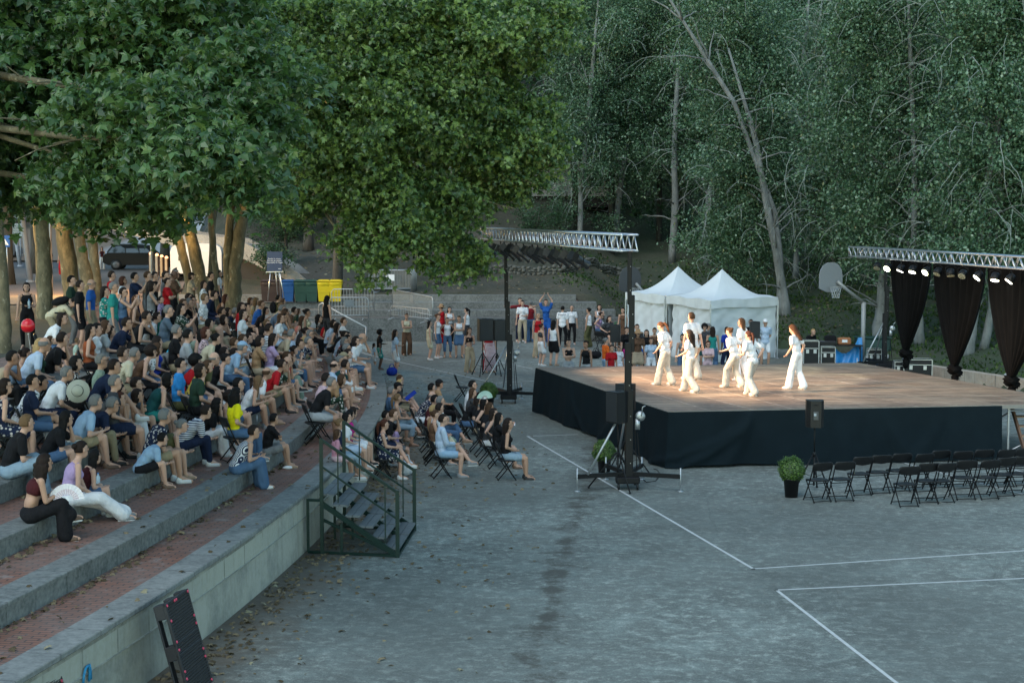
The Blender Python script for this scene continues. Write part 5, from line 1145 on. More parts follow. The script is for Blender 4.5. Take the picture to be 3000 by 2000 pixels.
# ================================================================== CHAIRS
def make_chair():
    o = empty('folding_chair', (0, 0, 0), 0, 'x', 'chair'); w = .215
    for s in (1, -1):
        mb = MB(); mb.tube([(-.20, s * w, .80), (-.19, s * w, .74), (-.06, s * (w - .0), .45), (.08, s * w, .2), (.20, s * w, .012)], .0125, 8); mb.build('front_leg', BLACKM, o, True)
        mb = MB(); mb.tube([(.14, s * (w - .025), .43), (.02, s * (w - .025), .27), (-.2, s * (w - .025), .012)], .0125, 8); mb.build('rear_leg', BLACKM, o, True)
    for x_, z_ in ((-.195, .035), (.165, .06), (-.02, .37)): mb = MB(); mb.tube([(x_, -w, z_), (x_, w, z_)], .01, 6); mb.build('crossbar', BLACKM, o, True)
    # seat: rounded slightly dished pad
    n = 28; vs = []; prof = [(1.0, .0), (1.0, -.022), (.9, -.03), (0.0, -.03)]; sh = lambda a: (abs(math.cos(a)) ** .45 * math.copysign(1, math.cos(a)) * .19 + .02, abs(math.sin(a)) ** .5 * math.copysign(1, math.sin(a)) * .205)
    for g, z in [(0, .0), (.5, .0), (.88, .006)] + prof[:1] + prof[1:]:
        for i in range(n): x, y = sh(2 * math.pi * i / n); vs.append((x * g + .02 * (1 - g), y * g, .455 + z + (.012 * (x > .1) * -g)))
    m = len(vs) // n; mb = MB(); mb.add(vs, [(j * n + i, (j + 1) * n + i, (j + 1) * n + (i + 1) % n, j * n + (i + 1) % n) for j in range(m - 1) for i in range(n)]); mb.build('seat', BLACKP, o, True)
    mb = MB(); n = 16; vs = []
    for (z, x, ww) in ((.66, -.155, .17), (.675, -.16, .215), (.73, -.185, .225), (.79, -.205, .222), (.82, -.212, .205), (.832, -.215, .17)):
        for dx in (0, .022):
            for i in range(n): t = -1 + 2 * i / (n - 1); vs.append((x + dx - .025 * (1 - t * t), t * ww, z - .018 * (z < .67) * (1 - abs(t))))
    R_ = 6; fs = []
    for r_ in range(R_ - 1):
        for i in range(n - 1):
            a = r_ * 2 * n + i; b = (r_ + 1) * 2 * n + i; fs += [(a, a + 1, b + 1, b), (a + n, b + n, b + 1 + n, a + 1 + n)]
        fs += [(r_ * 2 * n, (r_ + 1) * 2 * n, (r_ + 1) * 2 * n + n, r_ * 2 * n + n), (r_ * 2 * n + n - 1, r_ * 2 * n + 2 * n - 1, (r_ + 1) * 2 * n + 2 * n - 1, (r_ + 1) * 2 * n + n - 1)]
    for i in range(n - 1): fs += [(i, i + n, i + n + 1, i + 1), ((R_ - 1) * 2 * n + i, (R_ - 1) * 2 * n + i + 1, (R_ - 1) * 2 * n + i + n + 1, (R_ - 1) * 2 * n + i + n)]
    mb.add(vs, fs); mb.build('backrest', BLACKP, o, True); return o
CH0 = make_chair(); CH_USED = [0]
def put_chair(loc, rz, label, group, s=1.):
    o = CH0 if not CH_USED[0] else copy_tree(CH0); CH_USED[0] += 1; o.location = loc; o.rotation_euler = (0, 0, rz); o['label'] = label; o['group'] = group; return o
# empty chairs, right
ORD = ['leftmost', 'second', 'third', 'fourth', 'fifth', 'sixth', 'seventh', 'rightmost', 'ninth']
def crop(o, x, y): return {'E': (2200 + x * .3401, 1050 + y * .3401)}[o]
rows_e = [('front pair beside the potted bush', [(605, 893), (822, 888)]), ('row nearest the viewer', [(1380, 930), (1522, 900), (1700, 905), (1872, 880), (2050, 872), (2215, 858), (2350, 848)]),
          ('middle row', [(962, 848), (1137, 836), (1310, 822), (1490, 820), ]), ('back row nearest the stage', [(1650, 793), (1840, 798), (2020, 788), (2195, 783), (2345, 772)])]
for nm, L in rows_e:
    for k, (x, y) in enumerate(L):
        px, py = crop('E', x, y); p = W(px, py, .82); rz = R(102 + 3 * math.sin(k * 2.1 + x)); rz += R(5 * math.sin(k * 3.7 + y)); c = Vector((p.x + .03 * math.sin(x), p.y + .05 * math.cos(x * 2), 0)) + Matrix.Rotation(rz, 3, 'Z') @ Vector((.19, 0, 0))
        put_chair((c.x, c.y, 0), rz, 'empty black folding chair, %s of the %s' % (ORD[k] if k < len(L) - 1 else 'rightmost', nm), 'empty folding chairs right of the potted bush')
# ================================================================== WHO IS WHERE
CR = {'1': (0, 750, .28694), '2': (550, 750, .28694), '3': (0, 1150, .28694), '4': (550, 1100, .28694), '5': (1050, 800, .28694), '6': (1050, 1050, .28694), '7': (1400, 650, .28694), '8': (1800, 700, .28694), 'F': (0, 0, 1.), 'D': (500, 860, .2232), 'E': (780, 860, .26786), 'G': (780, 1080, .26786)}
TXT = open(__file__).read() if False else """
# standing and walking people at the top of the terraces
1 270 320 t6 tank:black trousers:black bob:dark rz=-75
1 770 470 t5 shirt:cream trousers:khaki short:black rz=5 m pack=black
1 735 250 t0 tee:darkgreen trousers:grey short:black m
1 822 300 t0 tee:black shorts:black short:dark m
1 937 285 t0 tee:blue shorts:khaki bald:grey m g
1 1075 360 t3 tee:teal:floral skirt:black wavy:dark
1 1165 320 t0 shirt:teal trousers:grey short:grey m
1 1262 370 t3 tank:denim shorts:navy short:dark g
1 1378 215 t3 tee:navy trousers:navy short:black m
1 1145 200 t0 tee:red trousers:black short:dark m
1 1255 255 t0 tee:white trousers:grey bob:auburn
1 1510 205 t3 tee:grey shorts:grey short:brown m
1 1695 200 t0 tee:grey trousers:black short:dark m
1 1585 205 t0 tee:black trousers:black short:black m
1 1800 185 t1 tee:cream trousers:cream short:grey m g
1 1872 192 t1 tee:brown trousers:black bald:dark m sk=3
1 1955 205 t1 shirt:beige longskirt:beige bob:dark cap=black
1 1742 262 t1 tee:red trousers:black short:dark
1 1540 300 t6 tee:black trousers:black curlylong:dark
1 1622 310 t1 tank:grey skirt:black:floral bob:dark
1 1705 412 t0 tee:lilac shorts:white short:dark k
1 1772 440 t0 tee:lilac:print shorts:grey short:dark k
2 240 205 t0 tee:black trousers:black short:dark m g
2 325 178 t0 tee:white trousers:navy short:black m
2 165 290 t0 tee:white:floral skirt:white long:dark K
2 585 165 t0 tee:white trousers:navy short:dark m rz=-45
2 655 185 t1 dress:green longskirt:green bob:auburn rz=-55
2 717 122 t0 tee:olive shorts:sage short:white m g rz=-70
2 1425 440 t0 tank:black trousers:darkgrey long:black z=1.32
2 1210 578 t6 dress:cream:floral longskirt:teal:floral bun:black sk=2
# seated, upper left
1 1400 455 c0 tank:brown trousers:black long:ginger
1 1455 620 s1 tank:black trousers:black short:dark m
1 1538 625 s0 tee:white shorts:grey short:dark m g
1 1300 690 c1 polo:navy shorts:khaki short:dark m g
1 1340 770 s0 tank:magenta shorts:denim long:dark
1 1085 715 c0 tee:lightgrey shorts:grey long:brown
1 1725 560 s0 shirt:slate shorts:khaki short:grey m
1 1640 600 s0 tee:teal trousers:black long:dark
1 1858 540 s6 tee:darkgreen:print shorts:black long:black
1 1900 455 s1 tee:grey trousers:navy short:dark m g
1 1960 480 s1 tee:black shorts:grey short:grey m
1 2020 480 s1 tank:beige skirt:black bob:brown
1 1808 765 s0 tee:black shorts:khaki short:grey m
1 1890 800 s0 tank:sage trousers:white long:black
1 2008 812 s0 tee:lightgrey shorts:denim short:black m
1 1702 850 s0 tee:cyan shorts:grey short:dark m g
1 1612 880 s0 tank:royal shorts:black curlylong:dark
1 1515 950 s0 tee:white:print skirt:denim bob:brown
1 1448 985 c0 tank:brown trousers:black afro:dark
1 1850 1110 c0 tee:skyblue shorts:olive short:black m g
1 1925 1125 s0 tank:mustard:floral shorts:denim bob:brown
1 1997 1085 s0 tee:red shorts:grey afro:black m
1 2057 1060 s0 tee:olive shorts:black bald:grey m g
1 1045 1070 c0 tee:sage shorts:navy short:grey m g
1 922 740 c0 tee:white capri:denim long:black
1 868 868 c0 tee:mint shorts:mint short:lightbrown k S=.55
1 768 860 c0 dress:brown skirt:brown long:brown k
1 742 745 s0 tank:rust trousers:black long:black
1 640 640 s0 tee:white shorts:denim long:dark
1 190 900 c0 polo:paleblue capri:denim fringe:grey m g
1 370 920 s0 tank:darkgreen shorts:black curlylong:blond
1 508 880 s1 tee:black shorts:grey short:dark m
1 40 1040 s1 tank:beige trousers:black short:black m sk=2
1 62 1330 s0 dress:navy:floral skirt:navy:floral bob:dark g
1 238 1290 s0 tee:white:print capri:white bun:black sk=2
1 345 1282 s0 tee:navy shorts:denim short:black
1 622 1200 s7 tee:white trousers:navy short:grey m
1 1495 1310 s0 tee:slate shorts:grey short:dark m g
1 1572 1262 s0 tank:darkteal shorts:teal bob:black
1 1235 1375 s0 tee:black shorts:darkgrey short:black m
1 1010 1290 s0 tee:darkgrey shorts:navy short:grey m
3 1150 70 s1 dress:red skirt:red wavy:auburn
3 1240 40 s1 tank:white wide:white bob:dark
3 925 120 s7 polo:navy trousers:khaki short:grey m g
3 985 70 s5 shirt:lightblue shorts:khaki short:grey m
3 295 310 s0 tee:black wide:lightdenim short:lightbrown m
3 400 260 s1 tee:black shorts:denim long:black
3 695 725 s0 crop:maroon wide:black curlylong:dark
3 945 580 s3 tank:lilac wide:white bun:dark
3 882 700 s0 tank:maroon shorts:denim long:black K
3 1550 470 s7 tee:lightblue shorts:black short:black K
3 1748 335 s7 tank:olive shorts:khaki bun:grey
3 1775 245 s0 tee:navy:print shorts:khaki short:grey m
4 140 370 s7 tee:white:stripes trousers:navy short:dark m g
4 252 295 s1 tee:black wide:white curlylong:black
4 310 232 s1 tank:black shorts:beige afro:dark
4 500 190 c0 tee:yellow trousers:denim curlylong:black
4 530 90 s0 tee:white:print shorts:denim short:black m
4 650 60 s5 tank:white shorts:navy long:lightbrown
4 640 440 s0 tee:black shorts:grey short:black K
4 652 575 s5 tank:white:pinstripes wide:denim short:dark f2
2 768 1195 s5 tee:white shorts:khaki fringe:brown m
2 793 1112 s5 tee:red shorts:khaki short:dark m g
2 880 1130 s1 tee:darkgreen:floral shorts:grey long:auburn
2 942 1092 s1 tee:beige shorts:grey bald:grey m g
2 1003 1032 s0 tee:red wide:sage bob:ginger g
2 1090 1030 s0 tank:blue skirt:denim long:brown
2 1170 960 s6 shirt:white capri:denim bun:dark
2 1232 872 s1 tee:navy:print shorts:grey short:grey m
2 1298 800 s0 tee:white:check shorts:khaki short:grey m g
2 1342 768 s0 shirt:navy shorts:khaki bald:grey m g
2 1395 670 s0 tank:brown shorts:black long:brown
2 1300 640 s0 tee:black trousers:black long:black
2 1318 700 s1 tee:black shorts:black long:dark
2 1170 565 s0 tee:darkgreen shorts:black long:brown K
2 1585 690 s0 tee:black trousers:black bob:dark
2 1600 752 s1 tee:navy:floral shorts:denim bob:brown g
2 1555 725 s0 tank:black shorts:black long:dark
2 1682 775 s0 tee:black shorts:grey short:dark m cap=white
2 1722 815 s0 tee:white shorts:khaki short:dark m
2 1790 835 s1 tee:white shorts:white bald:grey m
2 1685 870 s0 tee:black:print skirt:black bob:grey g
2 1612 850 s0 tee:black trousers:black long:black
2 1590 880 s0 tee:lightblue shorts:white long:dark K
2 1690 942 s0 tee:white:print shorts:navy short:grey m g
2 1605 1035 s0 tee:grey shorts:denim short:grey m cap=khaki
2 1650 1055 s6 tank:lilac capri:white bun:grey g
2 1540 1112 s1 tee:darkteal shorts:black short:dark m
2 1478 1122 s6 tee:paleblue shorts:denim fringe:dark m g
2 1365 1252 c0 tee:palepink shorts:grey short:dark m
2 1455 1300 c3 tee:black shorts:lightgrey short:grey m
2 1420 1260 s0 tee:tan trousers:darkgreen:floral bob:brown
# seated, upper middle
2 322 330 s0 tee:darkgrey trousers:black wavy:dark
2 205 432 s0 tee:white:check shorts:khaki short:lightbrown m g
2 275 398 s0 jacket:navy trousers:navy short:dark m
2 368 428 s0 tank:brown trousers:black wavy:auburn
2 640 460 s0 tee:beige shorts:denim wavy:brown
2 692 460 s0 tee:grey shorts:grey short:grey m
2 800 495 s0 polo:blue shorts:tan short:brown m
2 925 432 t0 tee:olive shorts:khaki short:black m K pack=black z=1.6
2 995 462 s0 tee:darkgrey shorts:denim long:brown
2 552 520 s0 tee:black shorts:black wavy:dark
2 607 525 s0 tank:white trousers:grey long:dark
2 652 572 s0 tee:beige shorts:beige bob:blond k
2 418 572 s0 tee:navy shorts:khaki short:grey m
2 488 572 s0 tee:lightblue trousers:white bob:dark
2 615 642 s0 tank:brown shorts:khaki bob:ginger k
2 532 658 s0 tee:mint shorts:grey short:dark k
2 215 690 s0 tank:black trousers:black long:black
2 320 652 s1 tank:beige trousers:beige bob:dark
2 240 782 s0 tee:palepink:print trousers:white bob:auburn
2 702 770 s0 tank:beige shorts:black bob:dark
2 660 800 s0 tee:yellow:print shorts:black long:dark
2 775 792 s6 tank:darkgrey skirt:black bob:black
2 837 742 s0 tee:white:stripes trousers:black short:dark m g
2 885 692 s0 tank:brown shorts:denim short:lightbrown g
2 957 632 s0 tee:white wide:paleblue long:brown g
2 882 560 s0 tee:black trousers:black long:black
2 960 522 s1 tee:beige shorts:grey short:lightbrown m
2 1000 600 s1 tank:grey shorts:beige long:brown g
2 1030 560 s0 tee:brown shorts:tan short:dark m
2 345 842 s7 tee:cream shorts:beige bun:black
2 388 932 s7 tee:lightblue trousers:denim short:grey m cap=lightblue
2 492 890 s2 polo:black capri:lightdenim short:brown m
2 556 852 s2 tee:lightgrey shorts:khaki short:brown m
2 612 840 s2 tee:white:print skirt:white long:dark
2 330 1055 s0 tee:black trousers:black long:dark
2 215 1050 s0 tank:black shorts:black bun:black
2 300 985 s0 tee:maroon trousers:black long:dark
2 110 1180 s0 tee:darkgreen shorts:black bob:dark
E 405 300 s0 tank:black shorts:denim long:brown
E 190 270 s1 tee:grey shorts:khaki long:dark
E 165 165 s0 tee:slate shorts:grey short:grey m
E 215 215 s1 tee:tan shorts:grey bob:dark
E 565 285 s0 tee:darkgrey trousers:black long:dark
E 850 305 s0 tee:black shorts:black short:brown
E 955 460 s0 tee:paleblue shorts:grey short:dark m g
E 985 520 s0 tee:white shorts:denim bob:dark g
E 1005 590 s0 tee:white:check shorts:navy short:dark m
E 865 660 s0 tee:darkgrey shorts:grey bob:dark
D 60 60 s0 tee:lilac:print trousers:grey bob:dark K
D 150 50 s0 tee:grey shorts:black short:dark m
D 620 240 s0 tee:darkgrey trousers:black short:dark m
D 960 270 s0 tee:white trousers:black long:dark
D 1050 100 s0 tee:beige trousers:khaki wavy:lightbrown
D 450 580 s0 tee:coral shorts:denim bob:brown
D 680 790 s0 tee:darkgrey shorts:grey long:dark
D 1180 620 s0 tee:tan trousers:beige bob:dark
D 130 130 s0 tee:black trousers:grey short:brown m
# second and third rows, fill
2 70 850 s0 tee:maroon:print shorts:grey bob:dark
2 150 930 s0 tee:grey shorts:black short:dark m
2 1130 870 s0 tee:white:print shorts:beige bob:blond
2 1030 900 s0 tee:slate shorts:khaki short:dark m
2 970 850 s0 tee:lilac shorts:white long:dark
2 1065 800 s0 tee:beige trousers:grey short:grey m g
2 1100 720 s0 tee:darkgrey shorts:denim wavy:brown
2 1200 770 s0 tank:coral shorts:beige bun:dark
1 1150 1000 s0 tee:cream shorts:khaki short:grey m
1 1240 1110 s0 tee:navy shorts:grey short:dark m
1 700 1010 s0 tank:slate shorts:black bun:dark
1 420 1090 s0 tee:black:print capri:black bob:black
1 820 1200 s0 tee:grey shorts:olive short:brown m
1 1650 1000 s0 tee:black shorts:black short:dark m
1 80 1180 s0 tee:white shorts:denim short:dark m
# children on the low wall behind the green steps
4 1535 400 w0 tee:magenta skirt:white long:black K
4 1650 410 w0 tee:white shorts:paleblue long:black K
4 1705 400 w0 tee:grey shorts:white long:dark K
4 1532 490 w0 tee:navy capri:lightdenim bun:lightbrown K
4 1450 590 w0 tee:pink shorts:palepink long:brown k
# people on the court, far middle
5 220 610 t6 tee:black skirt:teal:floral afro:black K f=985 sk=3 rz=10
5 160 735 t0 tee:lightblue shorts:white long:black k f=985 rz=20
5 378 610 t6 shirt:paleblue skirt:white curlylong:dark f=1040 rz=20
5 495 440 t1 tank:cream wide:brown pony:brown f=835 rz=-80 sk=1
5 728 515 t0 tank:cream skirt:cream long:black f=885 rz=10
5 812 445 t0 tank:white shorts:denim bun:ginger f=865 rz=-20
5 850 350 t1 dress:red wide:red bun:brown f=712 rz=150 hat=tan
5 932 372 t1 tank:white trousers:black long:black f=720 rz=-70
5 910 482 t2 tank:white capri:denim short:dark f=860 rz=-80
5 1030 465 t1 tank:white skirt:denim bun:brown f=862 rz=-85 sk=1
5 1105 380 t0 tank:white trousers:darkgrey pony:black f=740 rz=160
5 1135 590 t6 crop:black wide:beige long:brown f=1012 rz=-60
5 1335 480 t0 tank:red longskirt:white:redstripes bun:dark f=1012 rz=-60
5 1675 310 t6 polo:white trousers:beige short:dark f=712 rz=-95 m
5 1650 245 t8 tee:darkred trousers:navy short:dark f=697 rz=-70 m
5 1760 312 t0 tank:darkred wide:denim bun:grey f=702 rz=80
5 1915 300 t4 tee:blue wide:blue short:brown f=706 rz=-90
5 1835 432 t0 tank:red wide:beige short:grey f=862 rz=-60
5 1868 485 t0 tank:darkred wide:paleblue bun:dark f=858 rz=-30
5 1868 545 t0 crop:darkgrey skirt:white bun:auburn f=945 rz=30
5 1992 515 t0 tank:white skirt:black long:black f=945 rz=60
7 865 888 t0 dance:white trousers:black short:black f=1275 rz=75 m back=1
7 958 882 t0 tee:white trousers:black bald:dark f=1250 rz=-90 m sk=1
7 1000 812 t0 tank:white wide:rust long:black f=1150 rz=-85
7 905 792 t0 tee:white trousers:white bun:blond f=1130 rz=120
7 845 805 t0 tank:white wide:white bun:lightbrown f=1140 rz=60
7 930 740 t0 tee:paleblue trousers:navy short:brown f=1080 m rz=30
7 1130 905 t0 tank:white wide:olive bun:black f=1278 rz=150
7 1242 872 c2 tank:white capri:white long:dark z=.35 rz=-90
7 1262 945 c0 tank:lilac trousers:denim bun:dark z=.1 rz=-20
7 1345 990 c0 tee:darkgrey shorts:black wavy:dark z=.1 rz=-60
7 1480 905 t0 tank:brown longskirt:brown long:dark z=0.1 rz=-120
# people behind the stage
7 928 1232 t1 crop:black longskirt:lightgrey pony:dark z=0 S=.98 rz=-80
7 1100 1248 t0 tank:black longskirt:lightgrey bun:dark z=0 S=.98 rz=-130 sk=2
7 1312 1215 t6 tee:orange shorts:lightblue bun:grey z=0 rz=20
7 1368 1290 t0 tee:red capri:denim short:dark z=0 K rz=-60
7 1440 1295 t0 tee:white skirt:white pony:dark z=0 k rz=-85
7 1522 1105 t0 tee:black trousers:black bun:dark z=0 rz=-60
7 1625 1078 t0 tee:darkgrey trousers:black short:dark z=0 rz=-90 m
7 1635 1140 t0 tee:brown skirt:beige bob:dark z=0 hat=tan rz=-85 sk=1
7 1722 1135 t0 tee:black trousers:black long:black z=0 rz=-100
7 1770 1215 t0 tee:paleblue shorts:white long:dark z=0 K rz=-80
7 1805 1112 t0 tank:brown trousers:black bun:dark z=0 rz=-90 sk=1
7 1525 1268 t0 tee:magenta capri:lightdenim short:dark z=0 k rz=-70
7 1640 1262 t0 tee:blue capri:lightdenim short:dark z=0 k rz=-95 m
8 742 885 t6 tee:paleblue trousers:grey short:black z=0 rz=-60 m
8 700 1005 t0 tank:grey trousers:denim bob:black z=0 rz=-90
8 922 905 t0 tee:darkgrey shorts:darkteal afro:black z=0 rz=-90 m sk=1
8 968 900 t0 tee:grey shorts:grey short:grey z=0 rz=-60 m cap=grey
8 1002 930 t0 tank:teal wide:denim long:dark z=0 rz=90 sk=1
8 957 1075 t1 tee:palepink shorts:palepink bob:auburn z=0 K g rz=-85
8 1145 932 t0 tee:royal capri:navy short:black z=0 rz=120 m sk=3
8 1395 855 t0 tee:black trousers:black short:dark z=0 rz=-90 m
8 1542 855 t7 shirt:paleblue shorts:white fringe:white z=0 rz=-88 m cap=white
8 2032 950 c3 tee:black trousers:black short:blond z=0 rz=-60 m
# dancers on the stage
8 490 895 d0 dance:white wide:offwhite pony:ginger f=1490 z=1.3 rz=150 dn=1
8 785 798 d2 dance:white wide:offwhite short:brown f=1430 z=1.3 rz=125 m dn=1
8 765 975 d1 tee:white wide:offwhite curlylong:dark f=1560 z=1.3 rz=145 dn=1
8 1190 950 d3 dance:white wide:offwhite bun:brown f=1515 z=1.3 rz=145 dn=1
8 1295 855 d2 dance:white wide:white long:brown f=1440 z=1.3 rz=150 dn=1
8 1380 985 d4 dance:white wide:offwhite pony:auburn f=1592 z=1.3 rz=130 dn=1
8 1832 925 d0 tee:white wide:white long:ginger f=1530 z=1.3 rz=140 y=0 dn=1
# rows of folding chairs on the court
6 268 672 c4 dress:navy:floral skirt:navy:floral pony:auburn z=0
6 398 700 c0 tee:lilac shorts:grey short:brown z=0 k
6 365 572 c1 tee:black shorts:navy short:brown z=0 m
6 288 585 c0 tee:black trousers:black short:black z=0 m
6 402 405 c0 tank:grey capri:lightdenim pony:lightbrown z=0
6 340 335 c4 tee:denim shorts:grey short:grey z=0 m
6 405 290 c0 tee:tan shorts:beige short:dark z=0 m cap=black
6 425 255 c4 tee:darkgrey shorts:khaki short:blond z=0
6 428 212 c4 tee:black shorts:black short:brown z=0 m
6 870 625 c4 long:paleblue shorts:lightblue short:dark z=0 m
6 790 575 c0 tank:brown capri:cream bun:brown z=0
6 772 525 c0 tank:tan trousers:white bob:blond z=0
6 838 492 c0 tee:white capri:sage short:dark z=0 m
6 842 435 c4 tee:white capri:denim short:grey z=0 m
6 785 425 c0 tee:maroon shorts:grey short:black z=0 m
6 757 380 c0 tee:navy:print shorts:white bald:grey z=0 m g
6 752 302 c0 tee:darkgrey shorts:grey short:black z=0 m
6 828 262 c4 tee:tan trousers:black short:dark z=0 m cap=black
6 1535 665 c0 tank:black shorts:lightdenim curlylong:dark z=0
6 1440 605 c6 tee:black shorts:black long:black z=0
6 1385 560 c0 tank:darkgrey skirt:white long:dark z=0
6 1345 500 c0 tee:black skirt:black wavy:brown z=0
6 1290 450 c0 tank:black shorts:beige long:black z=0
6 1222 425 c0 tee:black shorts:denim long:dark z=0
6 1172 348 c0 tee:darkgrey trousers:black long:brown z=0
6 1170 272 c0 tee:white shorts:navy short:black z=0 m g
# passers-by in the square behind the trees
F 184 729 t6 dress:red longskirt:red bun:dark f=806 z=gr rz=-80
F 300 728 t0 tank:maroon wide:white long:auburn f=790 z=gr rz=-70
F 148 735 t0 tee:black trousers:black short:dark f=800 z=gr rz=160 m
F 322 640 t0 tee:brown trousers:black short:dark f=694 z=gr rz=100 m
F 298 645 t0 tee:darkred trousers:black short:dark f=690 z=gr rz=-80
"""
TARGET = Vector((6.5, 41, 0)); rngp = random.Random(3)
POSEW = dict(t='standing', s='seated', c='seated', w='seated', d='dancing')
HW = dict(short='short %s hair', fringe='balding head, %s hair', afro='curly round %s hair', bob='chin-length %s hair', long='long straight %s hair', wavy='wavy %s hair', curlylong='long curly %s hair', pony='%s ponytail', bun='%s hair in a bun', bald='shaved head', none='')
TOPW = dict(tee='T-shirt', dance='loose T-shirt', polo='polo shirt', shirt='shirt', tank='sleeveless top', dress='dress', long='long-sleeved shirt', jacket='jacket', crop='crop top')
def colw(c):
    b, _, p = c.partition(':'); b = dict(darkgreen='dark green', darkgrey='dark grey', lightgrey='light grey', lightblue='light blue', paleblue='pale blue', lightdenim='light denim', darkred='dark red', darkteal='dark teal', skyblue='sky blue', palepink='pale pink', royal='royal blue', offwhite='off-white').get(b, b)
    return b + dict(stripes=' striped', pinstripes=' pinstriped', redstripes=' red striped', floral=' floral', print=' patterned', check=' checked').get(p, '') if p else b
seen_loc = []; rngc = random.Random(8)
VAR = dict(s0=['s0', 's0', 's5', 's8', 's2', 's7', 's4'], c0=['c0', 'c0', 'c5', 'c2', 'c4', 'c7', 'c3'])
